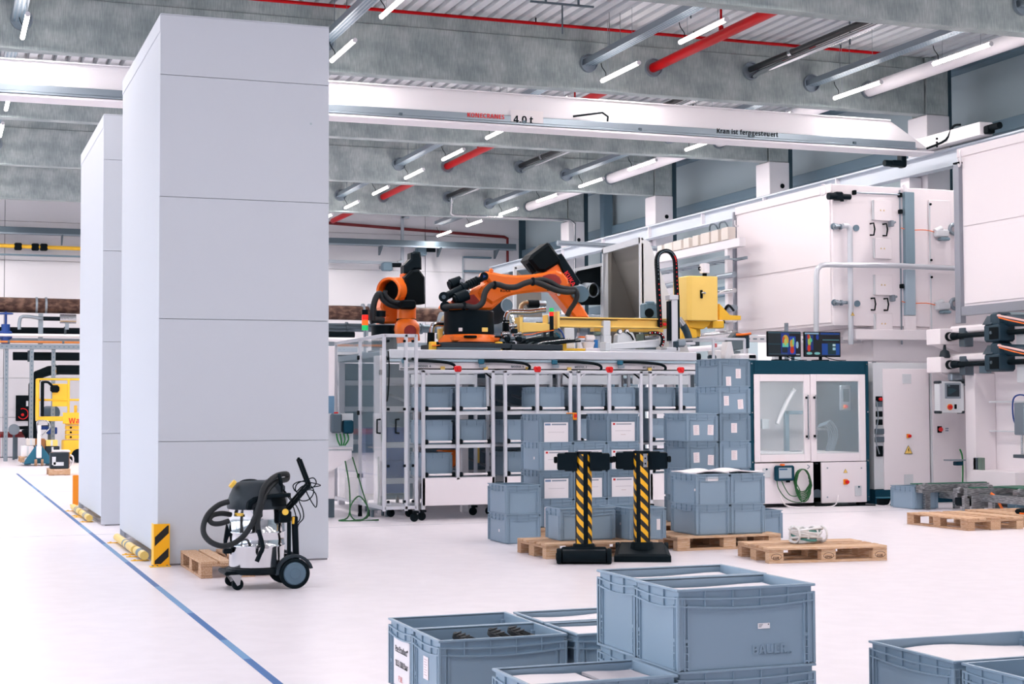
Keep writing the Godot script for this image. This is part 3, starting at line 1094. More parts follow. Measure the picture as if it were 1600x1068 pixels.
func packing(at: Vector3, L: float, W: float, label: String, wave := 0.008, tint := "foam") -> void:
	var h := Sh.new()
	var nx := 8
	var nz := 5
	var g := []
	for i in nx + 1:
		for j in nz + 1:
			var u := float(i) / nx
			var w := float(j) / nz
			var y := wave * (sin(u * 5.0 + w * 2.0 + at.x * 3.0) + 0.6 * sin(w * 6.0 + u * 3.0))
			g.append(Vector3((u - 0.5) * L, y, (w - 0.5) * W))
	for i in nx:
		for j in nz:
			var a: Vector3 = g[i * (nz + 1) + j]
			var b: Vector3 = g[(i + 1) * (nz + 1) + j]
			var c: Vector3 = g[(i + 1) * (nz + 1) + j + 1]
			var d: Vector3 = g[i * (nz + 1) + j + 1]
			h.quad(a, b, c, d, (c - a).cross(b - a))
			var dn := Vector3(0, -0.012, 0)
			h.quad(a + dn, b + dn, c + dn, d + dn, Vector3.DOWN)
	for i in nx:
		for j in [0, nz]:
			var a: Vector3 = g[i * (nz + 1) + j]
			var b: Vector3 = g[(i + 1) * (nz + 1) + j]
			h.quad(a, b, b + Vector3(0, -0.012, 0), a + Vector3(0, -0.012, 0), Vector3(0, 0, 1 if j else -1))
	for j in nz:
		for i in [0, nx]:
			var a: Vector3 = g[i * (nz + 1) + j]
			var b: Vector3 = g[i * (nz + 1) + j + 1]
			h.quad(a, b, b + Vector3(0, -0.012, 0), a + Vector3(0, -0.012, 0), Vector3(1 if i else -1, 0, 0))
	one("packing_sheet", h, mat(tint), label, "packing", at, 0, "white packing sheets in open boxes")

func shoe_sole(at: Vector3, turn: float, tilt: float, label: String) -> void:
	var t := thing("shoe_sole", label, "shoe sole", at, turn, "black soles in the open box")
	t.rotation.x = tilt
	t.rotation.z = 0.08
	var out := PackedVector2Array()
	for k in 28:
		var a := TAU * k / 28.0
		var y := sin(a) * 0.10
		var w := 0.040 + 0.008 * sin(a) - 0.010 * cos(2.0 * a + 0.6)
		out.append(Vector2(cos(a) * w, y))
	var h := Sh.new()
	h.xf = Transform3D(Basis(Vector3.RIGHT, PI / 2), Vector3.ZERO)
	h.prism(out, -0.014, 0.014, 0.004)
	part(t, "sole", h, mat("sole_black", Color(0.055, 0.075, 0.09), 0.55))
	for k in 6:
		h = Sh.new()
		h.box(Vector3(0, 0.016, -0.078 + k * 0.022 + (0.04 if k > 2 else 0.0)), Vector3(0.058, 0.006, 0.009), 0.002)
		part(t, "tread_bar", h, mat("tread", Color(0.16, 0.19, 0.21), 0.6))
	h = Sh.new()
	h.box(Vector3(0, 0.015, -0.005), Vector3(0.04, 0.004, 0.035), 0.001)
	part(t, "shank", h, mat("ink"), "black shank window")

func foreground_boxes() -> void:
	var G := "grey stacking boxes in the foreground"
	# left block: open box with soles, half empty box behind it, packed boxes beside them
	var b := eurobox("long", Vector3(2.335, 0.144, -6.675), "grey stacking box with black shoe soles lying in it, in the foreground", G)
	sticker(b, "long", "note", -0.02, 0.17, 0.075, 0.10, 3, "paper_note")
	b = eurobox("long", Vector3(2.335, 0.144, -7.08), "open grey box with a large handwritten sheet on its end, behind the box of soles", G)
	var s := sticker(b, "long", "paper", 0.0, 0.13, 0.26, 0.22, 3)
	var ink := mat("ink")
	for row in [["Pre Product\"", 0.19, 0.028, "ink"], ["10.5 100 Paar", 0.125, 0.026, "ink"], ["P.M.", 0.055, 0.026, "red"]]:
		var lt := letters(s, row[0], Vector3(-0.293, row[1], 0), row[2], mat("ink") if row[3] == "ink" else mat("faint_red", Color(0.90, 0.62, 0.60), 0.8), -PI / 2, false, 0.001)
		lt.position.z = -0.10 if row[3] == "ink" else -0.045
	part(s, "underline", bx(Vector3(-0.2925, 0.178, 0.0), Vector3(0.001, 0.002, 0.19)), ink)
	part(s, "underline", bx(Vector3(-0.2925, 0.112, 0.0), Vector3(0.001, 0.002, 0.19)), ink)
	b = eurobox("long", Vector3(2.965, 0.144, -7.06), "grey box packed with white sheets, behind and right of the box of soles", G)
	packing(Vector3(2.965, 0.435, -7.06), 0.535, 0.335, "white packing sheet in the box behind the soles")
	b = eurobox("long", Vector3(2.965, 0.144, -6.64), "grey box with white packing, right beside the box of soles", G)
	packing(Vector3(2.965, 0.444, -6.64), 0.535, 0.335, "white packing sheet in the box right of the soles", 0.004)
	b = eurobox("long", Vector3(2.315, 0.144, -5.53), "low grey box nearest the camera at the bottom edge, filled with white sheets", G)
	packing(Vector3(2.20, 0.432, -5.53), 0.30, 0.335, "white packing sheet in the box nearest the camera", 0.003)
	packing(Vector3(2.48, 0.430, -5.53), 0.21, 0.33, "slightly darker packing sheet in the box nearest the camera", 0.003, "foam_grey")
	# tall block: two layers of two boxes
	for k in 2:
		var y: float = 0.144 + 0.310 * k
		b = eurobox("long", Vector3(2.935, y, -5.575), ["lower grey box under the box with the embossed name, at the bottom edge", "large front grey box with a small white label and an embossed name"][k], G)
		if k == 1:
			sticker(b, "long", "box_label", 0.075, 0.165, 0.052, 0.021, 0, "small_label")
			letters(b, "BAUER", Vector3(0.02, 0.075, 0.1895), 0.036, mat("box_grey"), 0, true, 0.006, "embossed_name")
			letters(b, "www.bauer-kunststoffe.de", Vector3(0.055, 0.058, 0.1895), 0.009, mat("box_grey"), 0, false, 0.003, "embossed_line")
		b = eurobox("long", Vector3(2.95, y, -5.985), ["lower grey box behind the embossed stack, at the bottom edge", "upper grey box behind the box with the embossed name"][k], G)
	packing(Vector3(2.935, 0.736, -5.575), 0.535, 0.335, "bright white packing sheet in the large front box", 0.005)
	packing(Vector3(2.95, 0.738, -5.985), 0.535, 0.335, "white packing sheet in the upper box behind the large front box", 0.006)
	# right block, larger boxes
	b = eurobox("big", Vector3(4.155, 0.144, -5.515), "large grey box with a wavy white sheet, right edge of the picture", G)
	packing(Vector3(4.155, 0.415, -5.515), 0.735, 0.535, "wavy white packing sheet in the large box at the right edge", 0.012)
	b = eurobox("big", Vector3(4.165, 0.144, -4.88), "large empty grey box in the bottom right corner", G)

func middle_boxes() -> void:
	var G := "grey stacking boxes between the barrier posts and the trolleys"
	var nm := ["lowest", "second lowest", "third", "topmost"]
	var b: Node3D
	# V: two boxes on the floor
	for k in 2:
		b = eurobox("short", Vector3(5.945, 0.31 * k, -16.16), ["lower grey box of the pair on the bare floor left of the stacks", "upper grey box of the pair on the bare floor left of the stacks"][k], G)
		if k == 0:
			sticker(b, "short", "paper", 0.05, 0.13, 0.04, 0.03, 3, "small_label")
	# S: three columns with big paper sheets
	for c in 3:
		for k in ([4, 3, 4][c] as int):
			b = eurobox("short", Vector3(6.43 + 0.405 * c, 0.144 + 0.31 * k, -16.40), "grey box with white paper sheet, %s of the %s column behind the posts" % [nm[k], ["left", "low middle", "right"][c]], G, k % 2 == 1)
			sticker(b, "short", "sheet_blue" if (c == 0 and k != 2) else "sheet_red", 0.0, 0.115, 0.285, 0.22)
			if c == 0 and k == 2:
				sticker(b, "short", "paper", 0.1, 0.14, 0.035, 0.03, 3, "small_label")
	# L: front boxes on the left pallet
	b = eurobox("long", Vector3(6.09, 0.144, -14.62), "grey box lying lengthwise on the left pallet, behind the left barrier post", G)
	b = eurobox("short", Vector3(6.66, 0.144, -14.53), "grey box with a white slip beside the right barrier post, on the left pallet", G)
	sticker(b, "short", "paper", 0.12, 0.15, 0.04, 0.11, 0, "white_slip")
	sticker(b, "short", "paper", 0.05, 0.15, 0.03, 0.025, 3, "small_label")
	# R: tall columns
	var ord := ["lowest", "second lowest", "third", "fourth", "fifth", "topmost"]
	for k in 4:
		b = eurobox("short", Vector3(8.13, 0.144 + 0.31 * k, -16.2), "grey box, %s in the four-high column beside the door machine" % ord[k if k < 3 else 5], G, k % 2 == 0)
		if k >= 2:
			sticker(b, "short", "note", -0.075, 0.13, 0.075, 0.115, 0, "paper_note", 0.03)
			sticker(b, "short", "note", 0.105, [0.0, 0.0, 0.10, 0.13][k], 0.075, 0.115, 0, "paper_note", -0.04)
	for k in 6:
		b = eurobox("short", Vector3(8.545, 0.144 + 0.31 * k, -16.2), "grey box, %s in the six-high column beside the door machine" % ord[k], G, k % 2 == 1)
		if k == 5:
			sticker(b, "short", "note", -0.075, 0.06, 0.065, 0.11, 0, "paper_note", 0.03)
			sticker(b, "short", "note", 0.05, 0.15, 0.065, 0.11, 0, "paper_note")
		elif k == 4:
			sticker(b, "short", "note", -0.105, 0.15, 0.065, 0.11, 0, "paper_note", 0.03)
			sticker(b, "short", "note", 0.075, 0.11, 0.07, 0.11, 0, "paper_note", 0.06)
		elif k > 1:
			sticker(b, "short", "note", -0.01, 0.15, 0.075, 0.11, 0, "paper_note")
	# F: front block of four
	for c in 2:
		for k in 2:
			b = eurobox("short", Vector3(7.525 + 0.405 * c, 0.144 + 0.31 * k, -14.79), "grey box, %s %s of the front block right of the barrier posts" % [["lower", "upper"][k], ["left", "right"][c]], G)
			if k == 1:
				packing(Vector3(7.525 + 0.405 * c, 0.144 + 0.652, -14.79), 0.39, 0.56, "crumpled white paper on the %s upper box of the front block" % ["left", "right"][c], 0.010, "paper")
				if c == 0:
					sticker(b, "short", "paper", -0.005, 0.265, 0.15, 0.04, 0, "label_strip")
					sticker(b, "short", "paper", -0.19, 0.16, 0.05, 0.025, 0, "small_label")
	b = eurobox("short", Vector3(8.615, 0.0, -15.62), "single low grey box on the floor behind the front block, beside the door machine", G)

func make_pallet(label: String, at: Vector3, turn: float, stamp := false) -> Node3D:
	var t := thing("wooden_pallet", label, "pallet", at, turn, "wooden pallets")
	var k := 0
	for z in [-0.3275, -0.185, 0.0, 0.185, 0.3275]:
		var w := 0.145 if absf(z) > 0.3 or z == 0.0 else 0.1
		piece_box(t, "plank", Vector3(0, 0.133 + 0.001 * (k % 2), z), Vector3(1.2, 0.022, w), mat("wood_%d" % (k % 3)), 0.003)
		k += 1
	for x in [-0.5275, 0.0, 0.5275]:
		piece_box(t, "cross_plank", Vector3(x, 0.111, 0), Vector3(0.145, 0.022, 0.8), mat("wood_%d" % (k % 3)), 0.003)
		for z in [-0.34, 0.0, 0.34]:
			var bw := 0.1 if absf(z) > 0.1 else 0.145
			var bl := piece_box(t, "block", Vector3(x, 0.061, z * (0.35 / 0.34)), Vector3(0.145, 0.078, bw), mat("wood_%d" % ((k + int(absf(z) * 10)) % 3)), 0.004)
			if stamp and z > 0.2:
				var zz := 0.0508
				var rg := Sh.new()
				var p := []
				for i in 21:
					p.append(Vector3(cos(TAU * i / 20.0) * 0.052, sin(TAU * i / 20.0) * 0.027, zz))
				rg.tube(p, 0.0022, 4)
				part(bl, "stamp_ring", rg, mat("burnt", Color(0.30, 0.17, 0.10), 0.8))
				letters(bl, "EUR" if x != 0.0 else "EPAL", Vector3(-0.035, -0.011, zz), 0.024, mat("burnt"), 0, true, 0.002, "burnt_mark")
			k += 1
	for z in [-0.35, 0.0, 0.35]:
		piece_box(t, "bottom_plank", Vector3(0, 0.011, z), Vector3(1.2, 0.022, 0.1 if absf(z) > 0.1 else 0.145), mat("wood_%d" % (k % 3)), 0.003)
		k += 1
	return t

func pallets() -> void:
	make_pallet("empty pallet carrying a coil of white rope, in front of the door machine", Vector3(7.955, 0, -13.29), deg_to_rad(-7.0), true)
	make_pallet("pallet in front of the conveyor at the right edge, nearest the floor's middle", Vector3(11.76, 0, -16.08), PI / 2 + 0.02)
	make_pallet("pallet partly cut off by the right edge of the picture", Vector3(12.72, 0, -16.25), PI / 2 - 0.06)
	make_pallet("pallet under the boxes behind the left barrier post", Vector3(6.14, 0, -14.56), 0.0)
	make_pallet("pallet under the front block of boxes right of the barrier posts", Vector3(7.68, 0, -14.83), 0.0)
	make_pallet("pallet under the paper-labelled columns of boxes", Vector3(6.83, 0, -16.48), 0.0)
	make_pallet("pallet under the tallest columns of boxes", Vector3(8.17, 0, -16.5), 0.0)
	make_pallet("pallet leaning out behind the vacuum cleaner, against the nearest pale tower", Vector3(2.55, 0, -14.27), PI / 2)
	make_pallet("pallet under the tall block of foreground boxes", Vector3(2.63, 0, -5.78), 0.0)
	make_pallet("pallet under the box of shoe soles", Vector3(2.63, 0, -6.87), 0.0)
	make_pallet("pallet under the large boxes at the right edge", Vector3(4.16, 0, -5.2), PI / 2)
	for k in 4:
		shoe_sole(Vector3([2.166, 2.256, 2.392, 2.512][k], [0.39, 0.418, 0.432, 0.428][k], [-6.60, -6.68, -6.62, -6.68][k]), [0.6, 0.75, 0.55, 0.6][k], [0.3, 0.28, 0.32, 0.3][k], "black shoe sole, %s in the open grey box" % ["leftmost and lowest", "second from the left", "third from the left", "rightmost"][k])
	# coil of rope
	var t := thing("rope_coil", "coil of white and green rope lying on the empty pallet", "rope", Vector3(7.92, 0.145, -13.33))
	var r := RandomNumberGenerator.new()
	r.seed = 4
	for k in 14:
		var p := []
		var rx := r.randf_range(0.10, 0.175)
		var ry := r.randf_range(0.08, 0.13)
		var a0 := r.randf_range(0, TAU)
		for i in 25:
			var a := a0 + TAU * i / 24.0
			p.append(Vector3(cos(a) * rx + r.randf_range(-0.006, 0.006), 0.022 + 0.0095 * k + 0.012 * sin(a * 2.0 + k), sin(a) * ry + r.randf_range(-0.006, 0.006)))
		part(t, "rope_turn", tb(p, 0.0125, 6), mat("rope_white", Color(0.90, 0.90, 0.90), 0.85) if k % 4 != 2 else mat("rope_green", Color(0.35, 0.58, 0.55), 0.85))
	for k in 4:
		var p := []
		for i in 13:
			var a := TAU * i / 12.0
			p.append(Vector3(-0.15 + 0.1 * k + 0.015 * cos(a), 0.085 + 0.075 * sin(a), 0.05 + 0.07 * cos(a)))
		part(t, "rope_turn", tb(p, 0.011, 6), mat("rope_white"))
	# orange mark on the S stack: emergency handle
	t = thing("orange_tag", "small orange and red tag on the top corner of the left box column", "tag", Vector3(6.645, 1.365, -16.088))
	part(t, "tag_plate", bx(Vector3(0.0, 0.0, 0), Vector3(0.05, 0.08, 0.012), 0.003), mat("yellow_orange"))
	part(t, "red_face", bx(Vector3(0.005, 0.005, 0.008), Vector3(0.035, 0.04, 0.006), 0.002), mat("red"))
	part(t, "arm", bx(Vector3(-0.035, 0.035, -0.02), Vector3(0.11, 0.012, 0.03), 0.003), mat("yellow_orange"))

func vacuum() -> void:
	var t := thing("vacuum_cleaner", "wet and dry vacuum cleaner with steel drum, black hose and large rear wheels", "vacuum cleaner", Vector3(2.479, 0.004, -12.87))
	t.position.y = 0.0
	var h := Sh.new()
	h.lathe([Vector2(0.0, 0.165), Vector2(0.222, 0.165), Vector2(0.228, 0.18), Vector2(0.228, 0.335), Vector2(0.234, 0.342), Vector2(0.234, 0.352), Vector2(0.228, 0.359), Vector2(0.228, 0.445), Vector2(0.234, 0.452), Vector2(0.234, 0.462), Vector2(0.228, 0.469), Vector2(0.228, 0.64), Vector2(0.233, 0.65), Vector2(0.0, 0.65)], 48)
	var drum := part(t, "drum", h, mat("chrome"), "bright steel drum")
	h = Sh.new()
	# motor head: rounded, higher at the back
	h.lathe([Vector2(0.238, 0.645), Vector2(0.243, 0.66), Vector2(0.240, 0.70), Vector2(0.222, 0.76), Vector2(0.195, 0.82), Vector2(0.165, 0.855), Vector2(0.12, 0.872), Vector2(0.0, 0.876)], 40)
	h.box(Vector3(0.13, 0.80, 0), Vector3(0.17, 0.15, 0.30), 0.05)
	var head := part(t, "motor_head", h, mat("anthracite_dark", Color(0.045, 0.125, 0.17), 0.55), "dark blue-black motor head")
	h = Sh.new()
	h.prism(PackedVector2Array([Vector2(-0.091, 0.646), Vector2(-0.085, 0.683), Vector2(-0.043, 0.718), Vector2(0.010, 0.734), Vector2(0.232, 0.744), Vector2(0.232, 0.776), Vector2(-0.008, 0.766), Vector2(-0.073, 0.748), Vector2(-0.121, 0.713), Vector2(-0.132, 0.647)]), 0.16, 0.25, 0.008)
	part(head, "side_rib", h, mat("black_plastic"))
	for k in 8:
		part(head, "vent_slot", bx(Vector3(0.145, 0.672 + k * 0.009, 0.2), Vector3(0.13, 0.003, 0.06)), mat("ink"))
	h = Sh.new()
	h.tube([Vector3(-0.139, 0.855, 0), Vector3(-0.103, 0.872, 0), Vector3(-0.02, 0.873, 0), Vector3(0.028, 0.852, 0), Vector3(0.034, 0.834, 0)], 0.011, 8, 4)
	part(t, "carry_handle", h, mat("black_plastic"))
	h = Sh.new()
	h.cyl(Vector3(-0.201, 0.842, 0.07), Vector3(-0.222, 0.86, 0.07), 0.035, 16)
	part(t, "dial", h, mat("yellow_knob", Color(0.95, 0.78, 0.30), 0.45), "yellow switch dial")
	# lettering band on the drum
	h = Sh.new()
	for i in 7:
		var a0 := deg_to_rad(128.0 + i * 3.2)
		var a1 := a0 + deg_to_rad(3.2)
		h.quad(Vector3(cos(a0), 0, sin(a0)) * 0.2295 + Vector3(0, 0.618, 0), Vector3(cos(a1), 0, sin(a1)) * 0.2295 + Vector3(0, 0.618, 0), Vector3(cos(a1), 0, sin(a1)) * 0.2295 + Vector3(0, 0.595, 0), Vector3(cos(a0), 0, sin(a0)) * 0.2295 + Vector3(0, 0.595, 0), Vector3(cos(a0), 0, sin(a0)))
	part(drum, "name_band", h, mat("yellow_knob"))
	letters(drum, "KÄRCHER", Vector3(-0.207, 0.598, 0.108), 0.018, mat("ink"), deg_to_rad(-49.0), true, 0.002)
	for q in [[0.36, 0.06], [0.36, -0.02]]:
		h = Sh.new()
		h.box(Vector3(q[1] - 0.02, 0.347, 0.2265), Vector3(0.03, 0.03, 0.012), 0.003)
		part(drum, "rivet_plate", h, mat("steel"))
	# latch
	h = Sh.new()
	h.box(Vector3(-0.035, 0.625, 0.222), Vector3(0.075, 0.09, 0.05), 0.012)
	part(t, "head_latch", h, mat("black_plastic"))
	# chassis
	h = Sh.new()
	h.lathe([Vector2(0.0, 0.12), Vector2(0.25, 0.12), Vector2(0.262, 0.135), Vector2(0.25, 0.165), Vector2(0.0, 0.165)], 36)
	h.box(Vector3(-0.13, 0.135, 0.0), Vector3(0.32, 0.035, 0.34), 0.012)
	h.box(Vector3(0.2, 0.15, 0.0), Vector3(0.16, 0.06, 0.42), 0.02)
	part(t, "chassis", h, mat("black_plastic"))
	for zs in [-1.0, 1.0]:
		h = Sh.new()
		var c := Vector3(0.266, 0.123, zs * 0.235)
		h.lathe([Vector2(0.0, -0.02), Vector2(0.116, -0.02), Vector2(0.123, -0.014), Vector2(0.123, 0.014), Vector2(0.116, 0.02), Vector2(0.098, 0.02), Vector2(0.098, 0.012), Vector2(0.0, 0.012)], 40, c, Basis(Vector3.RIGHT, PI / 2))
		var w := part(t, "wheel", h, mat("rubber"))
		h = Sh.new()
		h.lathe([Vector2(0.097, 0.010), Vector2(0.085, 0.024), Vector2(0.045, 0.028), Vector2(0.040, 0.034), Vector2(0.0, 0.036)], 32, c, Basis(Vector3.RIGHT, PI / 2 if zs > 0 else -PI / 2))
		part(w, "hub_cap", h, mat("hub_grey", Color(0.33, 0.43, 0.50), 0.5), "blue grey hub cap")
		# mudguard
		h = Sh.new()
		var arc := PackedVector2Array()
		for k in 13:
			var a := deg_to_rad(15.0 + k * 14.0)
			arc.append(Vector2(cos(a), sin(a)) * 0.155)
		for k in range(12, -1, -1):
			var a := deg_to_rad(15.0 + k * 14.0)
			arc.append(Vector2(cos(a), sin(a)) * 0.130)
		h.xf = Transform3D(Basis.IDENTITY, Vector3(0.266, 0.123, 0))
		h.prism(arc, zs * 0.19, zs * 0.255, 0.004)
		part(t, "mudguard", h, mat("anthracite_dark"))
		# castors
		h = Sh.new()
		c = Vector3(-0.185, 0.047, zs * 0.16)
		h.lathe([Vector2(0.0, -0.016), Vector2(0.042, -0.016), Vector2(0.047, -0.010), Vector2(0.047, 0.010), Vector2(0.042, 0.016), Vector2(0.0, 0.016)], 28, c, Basis(Vector3.RIGHT, PI / 2))
		var cw := part(t, "castor", h, mat("rubber"))
		h = Sh.new()
		for s2 in [-1.0, 1.0]:
			h.prism(PackedVector2Array([Vector2(-0.25, 0.125), Vector2(-0.155, 0.125), Vector2(-0.17, 0.045), Vector2(-0.19, 0.035)]), c.z + s2 * 0.02, c.z + s2 * 0.024)
		h.box(Vector3(-0.2, 0.118, c.z), Vector3(0.1, 0.012, 0.05), 0.003)
		part(cw, "fork", h, mat("steel"))
	# frame posts behind the drum
	h = Sh.new()
	for zs in [-0.16, 0.16]:
		h.bar(Vector3(0.235, 0.16, zs), Vector3(0.235, 0.62, zs), 0.03, 0.03, 0.006)
	h.box(Vector3(0.19, 0.585, 0.10), Vector3(0.11, 0.10, 0.25), 0.015)
	h.bar(Vector3(0.30, 0.2, 0.14), Vector3(0.285, 0.58, 0.14), 0.035, 0.05, 0.008)
	part(t, "frame", h, mat("black_plastic"))
	part(t, "pivot_knob", cy(Vector3(0.19, 0.623, 0.23), Vector3(0.183, 0.625, 0.26), 0.026, 20), mat("yellow_knob"), "yellow pivot knob")
	h = Sh.new()
	h.bar(Vector3(0.266, 0.58, 0.19), Vector3(0.261, 0.521, 0.19), 0.02, 0.02, 0.004)
	part(t, "clip", h, mat("yellow"))
	# push handle
	h = Sh.new()
	for dz in [-0.045, 0.045]:
		h.bar(Vector3(0.238, 0.616, 0) + Vector3(0, 0, dz), Vector3(0.432, 0.832, 0) + Vector3(0, 0, dz), 0.026, 0.034, 0.006)
		h.bar(Vector3(0.435, 0.826, 0) + Vector3(0, 0, dz), Vector3(0.35, 1.045, 0) + Vector3(0, 0, dz), 0.022, 0.028, 0.006)
	h.bar(Vector3(0.363, 1.043, -0.06), Vector3(0.336, 1.047, 0.06), 0.026, 0.026, 0.008)
	part(t, "push_handle", h, mat("black_plastic"))
	# hose
	h = tb([Vector3(-0.259, 0.713, 0.15), Vector3(-0.343, 0.688, 0.17), Vector3(-0.428, 0.622, 0.2), Vector3(-0.469, 0.539, 0.22), Vector3(-0.469, 0.466, 0.24), Vector3(-0.422, 0.404, 0.27), Vector3(-0.341, 0.371, 0.3), Vector3(-0.262, 0.382, 0.31), Vector3(-0.18, 0.429, 0.3), Vector3(-0.115, 0.504, 0.29), Vector3(-0.061, 0.606, 0.28), Vector3(-0.025, 0.72, 0.27), Vector3(0.002, 0.811, 0.25), Vector3(0.069, 0.876, 0.18), Vector3(0.155, 0.915, 0.08), Vector3(0.243, 0.923, 0), Vector3(0.268, 0.898, -0.06), Vector3(0.248, 0.874, -0.02), Vector3(0.155, 0.865, 0.08), Vector3(0.061, 0.813, 0.19), Vector3(0.005, 0.73, 0.25), Vector3(-0.024, 0.651, 0.27), Vector3(-0.047, 0.559, 0.28), Vector3(-0.044, 0.49, 0.285)], 0.0225, 14, 4)
	var hose := part(t, "suction_hose", h, mat("hose_black", Color(0.03, 0.075, 0.10), 0.6), "black corrugated hose")
	h = tb([Vector3(-0.044, 0.502, 0.285), Vector3(-0.033, 0.456, 0.29), Vector3(-0.008, 0.352, 0.3), Vector3(-0.029, 0.301, 0.3), Vector3(-0.057, 0.236, 0.3)], 0.019, 12, 2)
	part(hose, "hose_end", h, mat("black_plastic"))
	for q in [(Vector2(820, 650)), (Vector2(822, 775))]:
		pass
	h = tb([Vector3(-0.232, 0.605, 0.1), Vector3(-0.315, 0.619, 0.14), Vector3(-0.389, 0.608, 0.17), Vector3(-0.419, 0.576, 0.2), Vector3(-0.397, 0.547, 0.22), Vector3(-0.341, 0.544, 0.23), Vector3(-0.267, 0.56, 0.2)], 0.021, 12, 4)
	part(t, "inlet_hose", h, mat("hose_black"))
	h = tb([Vector3(0.162, 0.924, 0.1), Vector3(0.174, 0.861, 0.13), Vector3(0.169, 0.784, 0.13)], 0.016, 8, 3)
	part(t, "hose_strap", h, mat("rubber"))
	# power cable wound round the handle
	h = Sh.new()
	h.tube([Vector3(0.194, 0.801, 0.12), Vector3(0.242, 0.729, 0.12), Vector3(0.296, 0.681, 0.12), Vector3(0.326, 0.739, 0.12), Vector3(0.296, 0.799, 0.12), Vector3(0.314, 0.846, 0.12), Vector3(0.386, 0.874, 0.12), Vector3(0.447, 0.89, 0.12), Vector3(0.471, 0.848, 0.12), Vector3(0.435, 0.808, 0.12), Vector3(0.362, 0.797, 0.12), Vector3(0.32, 0.763, 0.12), Vector3(0.338, 0.709, 0.12), Vector3(0.399, 0.708, 0.12), Vector3(0.441, 0.748, 0.12), Vector3(0.447, 0.795, 0.12), Vector3(0.411, 0.832, 0.12), Vector3(0.35, 0.821, 0.12), Vector3(0.302, 0.781, 0.12), Vector3(0.278, 0.834, 0.12), Vector3(0.35, 0.863, 0.12), Vector3(0.507, 0.83, 0.12), Vector3(0.423, 0.81, 0.12), Vector3(0.386, 0.785, 0.12), Vector3(0.465, 0.647, 0.12), Vector3(0.474, 0.736, 0.12), Vector3(0.435, 0.79, 0.12), Vector3(0.362, 0.78, 0.12), Vector3(0.326, 0.715, 0.12), Vector3(0.357, 0.632, 0.12), Vector3(0.363, 0.561, 0.12), Vector3(0.321, 0.509, 0.12), Vector3(0.309, 0.433, 0.12)], 0.005, 6, 5)
	h.tube([Vector3(0.2, 0.79, 0.15), Vector3(0.26, 0.718, 0.15), Vector3(0.308, 0.647, 0.15), Vector3(0.332, 0.575, 0.15), Vector3(0.306, 0.529, 0.15), Vector3(0.29, 0.6, 0.15), Vector3(0.272, 0.659, 0.15)], 0.005, 6, 5)
	part(t, "power_cable", h, mat("rubber"))
	h = Sh.new()
	h.prism(PackedVector2Array([Vector2(-0.250, 0.540), Vector2(-0.220, 0.445), Vector2(-0.244, 0.388), Vector2(-0.249, 0.260), Vector2(-0.267, 0.295), Vector2(-0.273, 0.389)]), -0.01, 0.02)
	h.box(Vector3(-0.252, 0.309, 0.07), Vector3(0.076, 0.041, 0.06), 0.01)
	part(t, "foot_lever", h, mat("black_plastic"))

